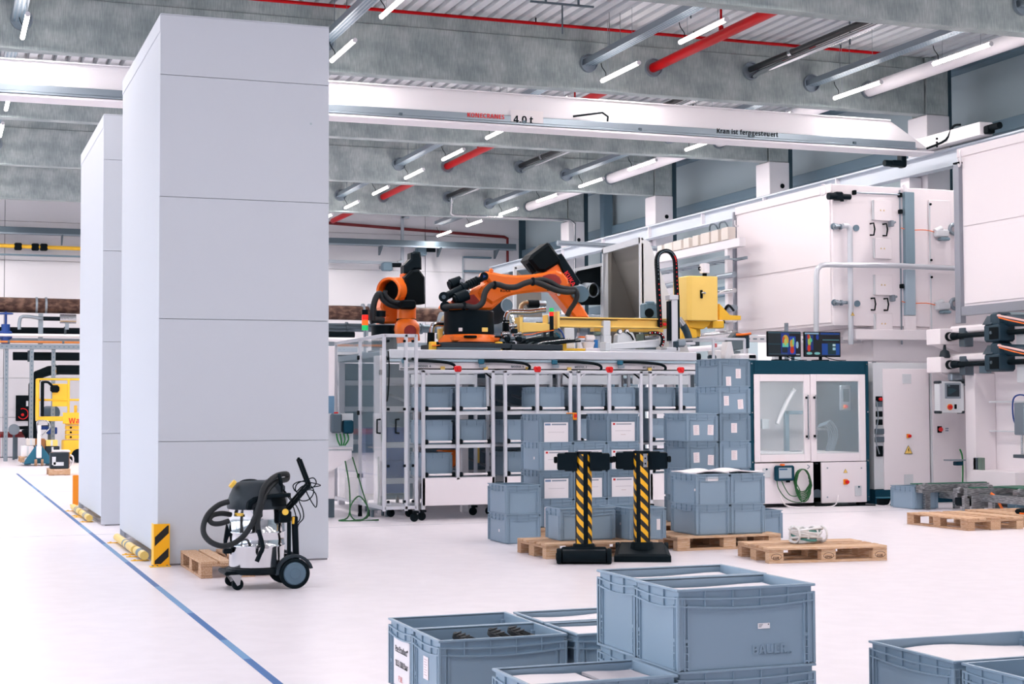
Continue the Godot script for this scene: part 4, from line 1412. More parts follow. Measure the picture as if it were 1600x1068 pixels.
func barrier_post(at: Vector3, turn: float, label: String, channel := 0.0) -> void:
	var t := thing("barrier_post", label, "barrier post", at, turn, "striped barrier posts with belt cassettes")
	var h := Sh.new()
	h.lathe([Vector2(0.0, 0.0), Vector2(0.078, 0.0), Vector2(0.078, 0.88), Vector2(0.0, 0.88)], 32, Vector3(0, 0.15, 0))
	var body := part(t, "post", h, mat("black_plastic"))
	var stripe_mat: StandardMaterial3D
	if not mats.has("post_stripes"):
		pic_mat("post_stripes", stripes(64, 512, Color(0.05, 0.06, 0.07), Color(0.97, 0.72, 0.10), 68.0, -0.72, 0.5), 0.4)
	stripe_mat = mats["post_stripes"]
	for seg in [[106.0, 164.0], [16.0, 74.0], [196.0, 254.0], [286.0, 344.0]]:
		h = Sh.new()
		var n := 8
		for i in n:
			var a0 := deg_to_rad(lerpf(seg[0], seg[1], float(i) / n)) - channel + turn
			var a1 := deg_to_rad(lerpf(seg[0], seg[1], float(i + 1) / n)) - channel + turn
			var p0 := Vector3(cos(a0), 0, sin(a0)) * 0.0795
			var p1 := Vector3(cos(a1), 0, sin(a1)) * 0.0795
			var k := h.vert(p0 + Vector3(0, 1.02, 0), p0, Vector2(1.0 - float(i) / n, 0))
			h.vert(p1 + Vector3(0, 1.02, 0), p1, Vector2(1.0 - float(i + 1) / n, 0))
			h.vert(p1 + Vector3(0, 0.17, 0), p1, Vector2(1.0 - float(i + 1) / n, 1))
			h.vert(p0 + Vector3(0, 0.17, 0), p0, Vector2(1.0 - float(i) / n, 1))
			h.tri(k, k + 1, k + 2)
			h.tri(k, k + 2, k + 3)
		part(body, "stripe_band", h, stripe_mat, "yellow and black stripes")
	part(t, "top_cap", cy(Vector3(0, 1.03, 0), Vector3(0, 1.045, 0), 0.08, 28), mat("black_plastic"))
	# cassettes
	for s in [-1.0, 1.0]:
		h = Sh.new()
		h.box(Vector3(0.165 * s, 0.95, -0.03), Vector3(0.17, 0.16, 0.12), 0.012)
		h.box(Vector3(0.12 * s, 0.95, -0.03), Vector3(0.12, 0.178, 0.11), 0.008)
		var c := part(t, "belt_cassette", h, mat("robot_black"), "black belt cassette")
		h = Sh.new()
		h.box(Vector3(0.265 * s, 0.965, 0.02), Vector3(0.035, 0.06, 0.05), 0.008)
		part(c, "belt_clip", h, mat("ink"))
	h = Sh.new()
	h.box(Vector3(0.035, 0.955, 0.083), Vector3(0.04, 0.13, 0.012), 0.003)
	part(t, "lock_plate", h, mat("steel"), "bright lock plate")
	for y in [0.925, 0.975]:
		part(t, "keyhole", bx(Vector3(0.035, y, 0.09), Vector3(0.014, 0.016, 0.004)), mat("ink"))
	# weighted base with a transport roller on one side
	h = Sh.new()
	var lo := [Vector3(-0.27, 0, 0.24), Vector3(0.27, 0, 0.24), Vector3(0.25, 0, -0.19), Vector3(-0.25, 0, -0.19)]
	var mid := [Vector3(-0.27, 0.055, 0.24), Vector3(0.27, 0.055, 0.24), Vector3(0.25, 0.10, -0.19), Vector3(-0.25, 0.10, -0.19)]
	var hi := [Vector3(-0.23, 0.075, 0.21), Vector3(0.23, 0.075, 0.21), Vector3(0.20, 0.155, -0.15), Vector3(-0.20, 0.155, -0.16)]
	for i in 4:
		var j := (i + 1) % 4
		for lv in [[lo, mid], [mid, hi]]:
			var a: Vector3 = lv[0][i]
			var b: Vector3 = lv[0][j]
			var c: Vector3 = lv[1][j]
			var d: Vector3 = lv[1][i]
			var nn := (b - a).cross(d - a)
			if nn.dot((a + c) * 0.5 - Vector3(0, 0.06, 0)) < 0:
				nn = -nn
			h.quad(a, b, c, d, nn)
	h.quad(hi[0], hi[1], hi[2], hi[3], Vector3(0, 1, 0.3))
	h.quad(lo[0], lo[1], lo[2], lo[3], Vector3.DOWN)
	h.lathe([Vector2(0.12, 0.10), Vector2(0.10, 0.17), Vector2(0.085, 0.175), Vector2(0.0, 0.175)], 24)
	part(t, "base", h, mat("rubber"), "black rubber base")
	h = Sh.new()
	h.cyl(Vector3(-0.20, 0.075, -0.235), Vector3(0.2, 0.075, -0.235), 0.06, 20)
	part(t, "roller", h, mat("black_plastic"))
	for s in [-1.0, 1.0]:
		h = Sh.new()
		h.lathe([Vector2(0.0, -0.022), Vector2(0.066, -0.022), Vector2(0.074, -0.012), Vector2(0.074, 0.012), Vector2(0.066, 0.022), Vector2(0.0, 0.022)], 26, Vector3(0.235 * s, 0.075, -0.235), Basis(Vector3.BACK, PI / 2))
		part(t, "wheel", h, mat("rubber"))

func barrier_posts() -> void:
	barrier_post(Vector3(5.786, 0.467, -13.8) * Vector3(1, 0, 1), PI - 0.39, "left striped barrier post, its transport roller facing the camera", deg_to_rad(-8.0))
	barrier_post(Vector3(6.376, 0.454, -13.76) * Vector3(1, 0, 1), -0.42, "right striped barrier post, its sloping base plate facing the camera", deg_to_rad(-50.0))

func warning_sign(parent: Node3D, c: Vector3, s: float, bolt := true) -> void:
	var h := Sh.new()
	h.xf = Transform3D(Basis.IDENTITY, c)
	h.prism(PackedVector2Array([Vector2(-s, -s * 0.85), Vector2(s, -s * 0.85), Vector2(0, s * 0.9)]), 0.0, 0.003)
	var w := part(parent, "warning_sign", h, mat("ink"), "yellow warning triangle")
	h = Sh.new()
	h.xf = Transform3D(Basis.IDENTITY, c + Vector3(0, 0, 0.002))
	h.prism(PackedVector2Array([Vector2(-s * 0.86, -s * 0.76), Vector2(s * 0.86, -s * 0.76), Vector2(0, s * 0.76)]), 0.0, 0.003)
	part(w, "yellow_field", h, mat("pale_yellow"))
	if bolt:
		h = Sh.new()
		h.xf = Transform3D(Basis.IDENTITY, c + Vector3(0, -s * 0.1, 0.004))
		h.prism(PackedVector2Array([Vector2(0.0, s * 0.42), Vector2(s * 0.14, s * 0.36), Vector2(s * 0.05, s * 0.05), Vector2(s * 0.18, s * 0.08), Vector2(-s * 0.02, -s * 0.5), Vector2(s * 0.02, -s * 0.08), Vector2(-s * 0.14, -s * 0.1)]), 0.0, 0.003)
		part(w, "bolt_mark", h, mat("ink"))

func stop_button(parent: Node3D, c: Vector3, r: float) -> void:
	var b := part(parent, "stop_switch", bx(c + Vector3(-r * 0.35, 0, 0.008), Vector3(r * 2.1, r * 2.3, 0.016), 0.003), mat("yellow_orange"), "yellow switch plate")
	part(b, "red_knob", cy(c + Vector3(0, 0, 0.014), c + Vector3(0, 0, 0.05), r * 0.85, 16), mat("red"), "red emergency knob")

func door_machine() -> void:
	var t := thing("door_machine", "white and dark teal machine cabinet with two large glazed doors", "machine", Vector3(11.03, 0, -21.75))
	var w := 2.03
	var dp := 1.63
	var h := Sh.new()
	# dark carcass
	h.span(Vector3(0, 0.06, 0), Vector3(0.10, 2.14, dp), 0.008)
	h.span(Vector3(w - 0.055, 0.06, 0), Vector3(w, 2.14, dp), 0.008)
	h.span(Vector3(0.10, 1.94, 0), Vector3(w - 0.055, 2.14, dp), 0.006)
	h.span(Vector3(0.10, 0.06, 0), Vector3(w - 0.055, 0.12, dp - 0.1))
	h.span(Vector3(0.10, 0.06, dp - 0.35), Vector3(w - 0.055, 0.12, dp - 0.1))
	part(t, "frame", h, mat("anthracite"), "dark teal frame")
	h = Sh.new()
	h.span(Vector3(0.1, 0.12, 0.0), Vector3(w - 0.055, 1.94, 0.03))
	h.span(Vector3(0.1, 0.74, 0.03), Vector3(w - 0.055, 0.78, dp - 0.06))
	part(t, "inner_wall", h, mat("white_panel"))
	h = Sh.new()
	for q in [Vector3(0.06, 2.09, dp), Vector3(0.06, 1.38, dp), Vector3(0.06, 0.66, dp), Vector3(2.0, 2.09, dp), Vector3(2.005, 1.38, dp), Vector3(2.0, 0.66, dp), Vector3(2.005, 0.12, dp)]:
		part(t, "screw", cy(q, q + Vector3(0, 0, 0.004), 0.012, 8), mat("steel"))
	var rc := [[Vector3(0.551, 1.298, 1.61), Vector3(0.946, 1.276, 0.04)], [Vector3(1.502, 1.297, 1.61), Vector3(0.937, 1.286, 0.04)]]
	var gc := [[Vector3(0.556, 1.3, 1.61), Vector3(0.73, 1.069, 0.01)], [Vector3(1.499, 1.304, 1.61), Vector3(0.731, 1.066, 0.01)]]
	for k in 2:
		var c: Vector3 = rc[k][0]
		var s: Vector3 = rc[k][1]
		var gcc: Vector3 = gc[k][0]
		var gs: Vector3 = gc[k][1]
		h = Sh.new()
		var a := c - s / 2
		var b := c + s / 2
		var ga := gcc - gs / 2
		var gb := gcc + gs / 2
		h.span(Vector3(a.x, a.y, a.z), Vector3(ga.x, b.y, b.z), 0.004)
		h.span(Vector3(gb.x, a.y, a.z), Vector3(b.x, b.y, b.z), 0.004)
		h.span(Vector3(ga.x, a.y, a.z), Vector3(gb.x, ga.y, b.z), 0.004)
		h.span(Vector3(ga.x, gb.y, a.z), Vector3(gb.x, b.y, b.z), 0.004)
		var door := part(t, "door", h, mat("white_panel"), ["left glazed door", "right glazed door"][k])
		part(door, "pane", bx(gcc, gs), mat("door_glass"))
		h = Sh.new()
		var hx: float = gb.x + 0.04 if k == 0 else ga.x - 0.04
		h.cyl(Vector3(hx, ga.y + 0.22, b.z + 0.05), Vector3(hx, gb.y - 0.2, b.z + 0.05), 0.013, 10)
		var han := part(door, "handle", h, mat("steel"), "long bar handle")
		for yy in [ga.y + 0.26, gb.y - 0.24]:
			part(door, "handle_foot", bx(Vector3(hx, yy, b.z + 0.025), Vector3(0.035, 0.035, 0.06), 0.005), mat("ink"))
	# things seen through the doors, and the lamp strip that lights them
	part(t, "lamp_strip", bx(Vector3(w / 2, 1.92, dp - 0.25), Vector3(1.5, 0.03, 0.06), 0.005), glow("strip_glow", Color(1.0, 0.98, 0.97), 4.0), "lamp strip inside")
	var il := AreaLight3D.new()
	il.name = "lamp_light"
	il.area_size = Vector2(1.5, 0.06)
	il.light_energy = 2.2
	il.area_range = 10.0
	il.shadow_enabled = true
	t.add_child(il)
	il.transform = Transform3D(Basis(Vector3.RIGHT, -PI / 2 + 0.35), Vector3(w / 2, 1.895, dp - 0.25))
	h = Sh.new()
	h.box(Vector3(1.248, 1.059, 0.55), Vector3(0.067, 0.663, 0.06))
	h.box(Vector3(1.405, 1.373, 0.55), Vector3(0.371, 0.054, 0.06))
	part(t, "inner_frame", h, mat("girt"))
	part(t, "inner_box", bx(Vector3(0.97, 1.2, 0.35), Vector3(0.117, 0.148, 0.1)), mat("machine_grey"))
	part(t, "inner_unit", bx(Vector3(1.288, 0.762, 0.75), Vector3(0.151, 0.058, 0.1)), mat("galv_dark"))
	part(t, "tray_rail", bx(Vector3(2.171, 1.115, 0.55), Vector3(0.69, 0.036, 0.1)), mat("galv"))
	part(t, "inner_chute", tb([Vector3(1.392, 1.731, 0.55), Vector3(1.254, 1.524, 0.55), Vector3(1.083, 1.201, 0.55)], 0.035, 10, 3), mat("paper"))
	h = Sh.new()
	for k in 6:
		h.tube([Vector3(1.705, 1.139, 0.75), Vector3(1.773, 1.198, 0.75), Vector3(1.874, 1.108, 0.75), Vector3(1.906, 0.96, 0.75), Vector3(1.835, 0.755, 0.75)].map(func(p): return p + Vector3(0.012 * k - 0.03, 0.01 * k, 0.03 * k)), 0.010, 6, 4)
	part(t, "hose_bundle", h, mat("girt"))
	var pn := part(t, "inner_control", bx(Vector3(1.794, 1.591, 1.35), Vector3(0.18, 0.375, 0.05), 0.01), mat("galv"), "control box behind the right door")
	part(pn, "display", bx(Vector3(1.795, 1.631, 1.378), Vector3(0.1, 0.193, 0.01)), mat("anthracite"))
	stop_button(pn, Vector3(1.777, 1.462, 1.38), 0.025)
	# lower panels
	part(t, "lower_panel", bx(Vector3(0.575, 0.349, 1.615), Vector3(0.983, 0.588, 0.03), 0.004), mat("white_panel"), "lower left panel")
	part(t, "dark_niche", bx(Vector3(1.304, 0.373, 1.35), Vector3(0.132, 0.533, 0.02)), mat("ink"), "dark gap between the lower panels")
	h = Sh.new()
	h.cyl(Vector3(1.246, 0.169, 1.43), Vector3(1.21, 0.173, 1.49), 0.07, 20)
	h.box(Vector3(1.224, 0.617, 1.45), Vector3(0.046, 0.015, 0.03))
	part(t, "niche_fan", h, mat("galv_dark"))
	var lp := part(t, "lower_door", bx(Vector3(1.588, 0.344, 1.615), Vector3(0.771, 0.6, 0.03), 0.004), mat("white_panel"), "lower right service door")
	for q in [Vector3(1.302, 0.559, 1.63), Vector3(1.297, 0.13, 1.63), Vector3(1.883, 0.549, 1.63)]:
		part(lp, "lock", cy(q, q + Vector3(0, 0, 0.006), 0.012, 10), mat("galv"))
	warning_sign(t, Vector3(1.609, 0.511, 1.63), 0.035, false)
	stop_button(t, Vector3(1.617, 0.349, 1.63), 0.034)
	var hp := part(t, "handle_plate", bx(Vector3(1.819, 0.214, 1.64), Vector3(0.112, 0.15, 0.012), 0.003), mat("machine_grey"), "recessed pull plate")
	part(hp, "lock", cy(Vector3(1.827, 0.272, 1.65), Vector3(1.814, 0.273, 1.67), 0.014, 10), mat("anthracite"))
	hp = part(t, "handle_plate", bx(Vector3(0.283, 0.503, 1.64), Vector3(0.123, 0.133, 0.012), 0.003), mat("machine_grey"))
	part(hp, "lock", cy(Vector3(0.279, 0.557, 1.65), Vector3(0.267, 0.558, 1.67), 0.014, 10), mat("anthracite"))
	part(t, "foot", bx(Vector3(0.1, 0.03, dp - 0.1), Vector3(0.1, 0.06, 0.1)), mat("ink"))
	part(t, "foot", bx(Vector3(w - 0.1, 0.03, dp - 0.1), Vector3(0.1, 0.06, 0.1)), mat("ink"))
	part(t, "foot", bx(Vector3(0.1, 0.03, 0.1), Vector3(0.1, 0.06, 0.1)), mat("ink"))
	part(t, "foot", bx(Vector3(w - 0.1, 0.03, 0.1), Vector3(0.1, 0.06, 0.1)), mat("ink"))
	# hand terminal with its green cable
	t = thing("hand_terminal", "grey hand-held operator terminal hung on the door machine's lower left panel", "control panel", Vector3(11.573, 0.498, -20.06))
	h = Sh.new()
	h.box(Vector3(0, 0, 0), Vector3(0.33, 0.225, 0.06), 0.025)
	part(t, "housing", h, mat("anthracite"))
	var im := canvas(96, 56, Color(0.86, 0.90, 0.96))
	im.fill_rect(Rect2i(4, 4, 60, 8), Color(0.25, 0.45, 0.65))
	im.fill_rect(Rect2i(0, 50, 96, 6), Color(0.75, 0.80, 0.88))
	h = Sh.new()
	h.card(Vector3(-0.105, 0.08, 0.031), Vector3(0.105, 0.08, 0.031), Vector3(0.105, -0.075, 0.031), Vector3(-0.105, -0.075, 0.031))
	part(t, "screen", h, pic_mat("terminal_screen", im, 0.3, 0.8))
	part(t, "top_button", cy(Vector3(-0.03, 0.11, 0), Vector3(-0.03, 0.135, 0), 0.035, 14), mat("orange"), "orange button")
	part(t, "plug", bx(Vector3(0.06, -0.12, 0), Vector3(0.06, 0.03, 0.03), 0.005), mat("ink"))
	t = thing("green_cable", "long green cable coiled on a hook beside the hand terminal", "cable", Vector3(11.877, 0.386, -20.07))
	var r := RandomNumberGenerator.new()
	r.seed = 11
	for k in 7:
		var p := []
		for i in 25:
			var a := TAU * i / 24.0
			p.append(Vector3(cos(a) * (0.125 + r.randf_range(-0.012, 0.012)), sin(a) * (0.165 + 0.012 * k) - 0.012 * k, 0.008 * k - 0.01))
		part(t, "coil", tb(p, 0.0085, 6), mat("cable_green", Color(0.08, 0.36, 0.16), 0.45))
	part(t, "loose_end", tb([Vector3(-0.66, -0.234, 0.03), Vector3(-0.63, -0.352, 0.03), Vector3(-0.505, -0.493, 0.03), Vector3(-0.315, -0.553, 0.03), Vector3(-0.187, -0.514, 0.03), Vector3(-0.105, -0.419, 0.03)].map(func(p): return p - Vector3(11.877, 0.386, -20.07) + Vector3(12.1, 0.622, -20.07)), 0.007, 6, 5), mat("cable_green"))
	part(t, "loose_end", tb([Vector3(11.519, 0.386, -20.04), Vector3(11.581, 0.268, -20.04), Vector3(11.659, 0.177, -20.04), Vector3(11.77, 0.167, -20.04), Vector3(11.819, 0.235, -20.04), Vector3(11.741, 0.376, -20.04)].map(func(p): return p - Vector3(11.877, 0.386, -20.07)), 0.007, 6, 5), mat("cable_green"))
	part(t, "hook", tb([Vector3(0.09, 0.17, 0.0), Vector3(0.1, 0.20, 0.04), Vector3(0.09, 0.225, 0.0)], 0.008, 6, 3), mat("galv"))
	# white leads on the floor
	t = thing("floor_lead", "white and black leads lying on the floor under the door machine", "cable", Vector3(11.6, 0.008, -20.0))
	part(t, "lead", tb([Vector3(-0.1, 0.15, -0.06), Vector3(-0.05, 0.02, 0.08), Vector3(0.35, 0.0, 0.12), Vector3(0.7, 0.0, 0.05), Vector3(0.85, 0.06, -0.05), Vector3(0.9, 0.15, -0.1)], 0.009, 6, 5), mat("paper"))
	part(t, "lead", tb([Vector3(0.5, 0.0, -0.1), Vector3(0.85, 0.0, 0.0), Vector3(1.2, 0.0, 0.02), Vector3(1.5, 0.0, 0.1), Vector3(1.72, 0.02, 0.02)], 0.011, 6, 5), mat("ink"))
	t = thing("power_strip", "teal topped cable box with white leads on the floor, right of the door machine", "cable box", Vector3(13.22, 0.005, -19.95), -0.2)
	part(t, "body", bx(Vector3(0, 0.05, 0), Vector3(0.26, 0.10, 0.12), 0.02), mat("ink"))
	part(t, "lid", bx(Vector3(-0.02, 0.105, 0), Vector3(0.24, 0.02, 0.13), 0.008), mat("teal"))
	part(t, "lead", tb([Vector3(-0.2, 0.0, 0.1), Vector3(-0.02, 0.0, 0.12), Vector3(0.06, 0.1, 0.08), Vector3(0.12, 0.13, 0.0), Vector3(0.3, 0.02, 0.1), Vector3(0.36, 0.0, 0.14), Vector3(0.1, 0.0, 0.18)], 0.01, 6, 5), mat("paper"))
	# monitors on top
	for k in 2:
		var c: Vector3 = [Vector3(11.796, 2.393, -20.4), Vector3(12.447, 2.394, -20.4)][k]
		t = thing("monitor", ["left monitor on top of the door machine, two heat pictures at its right side", "right monitor on top of the door machine, one heat picture at its left side"][k], "monitor", c)
		var sw: float = [0.585, 0.61][k]
		var sh: float = [0.375, 0.375][k]
		t.rotation.y = [0.05, -0.05][k]
		part(t, "case", bx(Vector3(0, 0, -0.02), Vector3(sw, sh, 0.04), 0.008), mat("case_black"))
		im = canvas(192, 120, Color(0.02, 0.07, 0.12))
		if k == 0:
			im.fill_rect(Rect2i(0, 0, 192, 8), Color(0.20, 0.36, 0.42))
			im.fill_rect(Rect2i(2, 10, 72, 50), Color(0.02, 0.13, 0.17))
			im.fill_rect(Rect2i(2, 64, 72, 44), Color(0.02, 0.14, 0.18))
			im.fill_rect(Rect2i(0, 60, 74, 3), Color(0.06, 0.36, 0.42))
			im.fill_rect(Rect2i(76, 4, 48, 110), Color(0.03, 0.22, 0.62))
			im.fill_rect(Rect2i(126, 22, 36, 90), Color(0.05, 0.30, 0.80))
			blob(im, 102, 42, 19, 28, Color(0.95, 0.75, 0.25))
			blob(im, 92, 46, 8, 24, Color(0.92, 0.35, 0.15))
			im.fill_rect(Rect2i(84, 56, 36, 20), Color(0.45, 0.90, 0.80))
			blob(im, 102, 50, 9, 18, Color(0.85, 0.90, 0.45))
			im.fill_rect(Rect2i(82, 78, 32, 26), Color(0.03, 0.16, 0.22))
			blob(im, 140, 58, 13, 22, Color(0.95, 0.72, 0.25))
			blob(im, 148, 48, 6, 20, Color(0.55, 0.90, 0.60))
			blob(im, 141, 90, 12, 18, Color(0.90, 0.20, 0.12))
			blob(im, 171, 64, 8, 18, Color(0.72, 0.86, 0.95))
			im.fill_rect(Rect2i(164, 110, 22, 5), Color(0.80, 0.85, 0.88))
			im.fill_rect(Rect2i(4, 110, 110, 3), Color(0.22, 0.42, 0.48))
		else:
			im.fill_rect(Rect2i(0, 2, 76, 8), Color(0.62, 0.78, 0.90))
			im.fill_rect(Rect2i(84, 2, 104, 9), Color(0.05, 0.30, 0.65))
			im.fill_rect(Rect2i(6, 14, 40, 76), Color(0.02, 0.20, 0.55))
			blob(im, 24, 42, 9, 30, Color(0.75, 0.85, 0.35))
			blob(im, 20, 22, 7, 12, Color(0.90, 0.25, 0.12))
			blob(im, 22, 80, 9, 18, Color(0.92, 0.22, 0.10))
			blob(im, 34, 40, 6, 10, Color(0.35, 0.85, 0.70))
			im.fill_rect(Rect2i(48, 14, 40, 76), Color(0.01, 0.06, 0.08))
			blob(im, 68, 24, 8, 14, Color(0.05, 0.25, 0.70))
			im.fill_rect(Rect2i(92, 56, 96, 58), Color(0.03, 0.32, 0.70))
			im.fill_rect(Rect2i(124, 52, 44, 60), Color(0.06, 0.24, 0.28))
			for y in 4:
				im.fill_rect(Rect2i(96, 36 + y, 90, 1), Color(0.35, 0.62, 0.66))
			im.fill_rect(Rect2i(150, 58, 16, 12), Color(0.80, 0.92, 0.95))
			im.fill_rect(Rect2i(150, 76, 16, 14), Color(0.70, 0.88, 0.95))
			blob(im, 24, 106, 16, 7, Color(0.55, 0.85, 0.85))
			blob(im, 66, 106, 16, 7, Color(0.55, 0.85, 0.85))
		h = Sh.new()
		h.card(Vector3(-sw / 2 + 0.008, sh / 2 - 0.008, 0.001), Vector3(sw / 2 - 0.008, sh / 2 - 0.008, 0.001), Vector3(sw / 2 - 0.008, -sh / 2 + 0.012, 0.001), Vector3(-sw / 2 + 0.008, -sh / 2 + 0.012, 0.001))
		part(t, "screen", h, pic_mat("monitor_screen_%d" % k, im, 0.3, 0.9))
		h = Sh.new()
		h.box(Vector3(-0.05 if k == 0 else -0.02, -sh / 2 - 0.03, -0.035), Vector3(0.05, 0.12, 0.02), 0.004)
		h.box(Vector3(-0.05 if k == 0 else -0.02, 2.148 - c.y + 0.008, -0.04), Vector3(0.22, 0.016, 0.16), 0.005)
		part(t, "stand", h, mat("ink"))
		part(t, "cable", tb([Vector3(0.0, -0.15, -0.05), Vector3(0.1, -0.2, -0.03), Vector3(0.25, 2.158 - c.y, -0.02), Vector3(0.4, 2.158 - c.y, -0.02)], 0.006, 5, 4), mat("ink"))

func control_cabinets() -> void:
	var t := thing("control_cabinet", "light grey control cabinet with warning triangle, right of the door machine", "cabinet", Vector3(13.20, 0, -21.0))
	var h := Sh.new()
	h.span(Vector3(0, 0.22, 0), Vector3(0.98, 2.12, 0.78), 0.006)
	part(t, "body", h, mat("machine_grey"))
	h = Sh.new()
	h.span(Vector3(0.0, 0, 0.02), Vector3(1.0, 0.215, 0.80), 0.005)
	part(t, "plinth", h, mat("anthracite"), "dark teal plinth")
	var d := part(t, "door", bx(Vector3(0.57, 1.12, 0.79), Vector3(0.817, 1.822, 0.02), 0.004), mat("white_panel"))
	for q in [[Vector3(0.58, 1.879, 0.806), Vector3(0.15, 0.145, 0.012)], [Vector3(0.588, 0.361, 0.806), Vector3(0.153, 0.15, 0.012)]]:
		var hp := part(d, "pull_plate", bx(q[0], q[1], 0.003), mat("machine_grey"))
	stop_button(d, Vector3(0.593, 1.015, 0.81), 0.026)
	warning_sign(t, Vector3(0.586, 0.807, 0.81), 0.075)
	# sockets on its left side and front strip
	var yy := [460, 490, 552, 603, 660, 710, 782]
	for k in yy.size():
		h = Sh.new()
		h.box(Vector3(0.09, 1.62 - (yy[k] - 440) * 0.00242, 0.795), Vector3(0.10 if k != 4 and k != 5 else 0.15, 0.085 if k < 6 else 0.16, 0.05), 0.008)
		var so := part(t, "socket_box", h, mat("galv_dark" if k in [1, 4, 5] else "ink"))
		if k == 0:
			part(so, "red_button", cy(Vector3(0.09, 1.57, 0.82), Vector3(0.09, 1.57, 0.86), 0.025, 12), mat("red"))
	part(t, "side_cable", tb([Vector3(0.02, 1.55, 0.83), Vector3(0.03, 1.3, 0.86), Vector3(0.0, 1.0, 0.83), Vector3(0.05, 0.75, 0.85)], 0.009, 6, 5), mat("galv"))
	t = thing("control_cabinet", "second light grey cabinet with a red and black main switch, behind the conveyor", "cabinet", Vector3(14.21, 0, -21.0))
	h = Sh.new()
	h.span(Vector3(0.0, 0.22, 0), Vector3(0.9, 2.12, 0.78), 0.006)
	part(t, "body", h, mat("machine_grey"))
	h = Sh.new()
	h.span(Vector3(0.0, 0, 0.02), Vector3(0.9, 0.215, 0.80), 0.005)
	part(t, "plinth", h, mat("anthracite"))
	d = part(t, "door", bx(Vector3(0.46, 1.17, 0.79), Vector3(0.86, 1.88, 0.02), 0.004), mat("white_panel"))
	var sw := part(d, "main_switch", bx(Vector3(0.142, 1.109, 0.81) + Vector3(0, 0, 0.0), Vector3(0.075, 0.10, 0.02), 0.004), mat("ink"))
	part(sw, "red_handle", cy(Vector3(0.164, 1.109, 0.81), Vector3(0.128, 1.11, 0.86), 0.034, 14), mat("red"))
	h = Sh.new()
	h.card(Vector3(0.246, 1.141, 0.805), Vector3(0.315, 1.141, 0.805), Vector3(0.314, 1.064, 0.805), Vector3(0.245, 1.064, 0.805))
	var im := canvas(24, 24, Color(0.95, 0.95, 0.97))
	for q in [[3, 3], [3, 13], [13, 3], [13, 13]]:
		im.fill_rect(Rect2i(q[0], q[1], 7, 6), Color(0.30, 0.38, 0.50))
	part(d, "data_plate", h, pic_mat("data_plate", im))
	# perforated tray and cable rail above the cabinets
	t = thing("wall_tray", "perforated white cable tray above the cabinets, behind the monitors", "cable tray", Vector3(11.2, 2.52, -21.6))
	part(t, "rail", bx(Vector3(2.3, 0, 0), Vector3(4.0, 0.10, 0.05), 0.004), mat("white_paint"))
	for k in 31:
		piece_box(t, "slot", Vector3(0.38 + k * 0.125, 0.0, 0.026), Vector3(0.07, 0.022, 0.004), mat("galv"))
	for x in [1.35, 2.95, 4.0]:
		part(t, "bracket", bx(Vector3(x, -0.1, -0.04), Vector3(0.05, 0.72, 0.05), 0.004), mat("galv"))

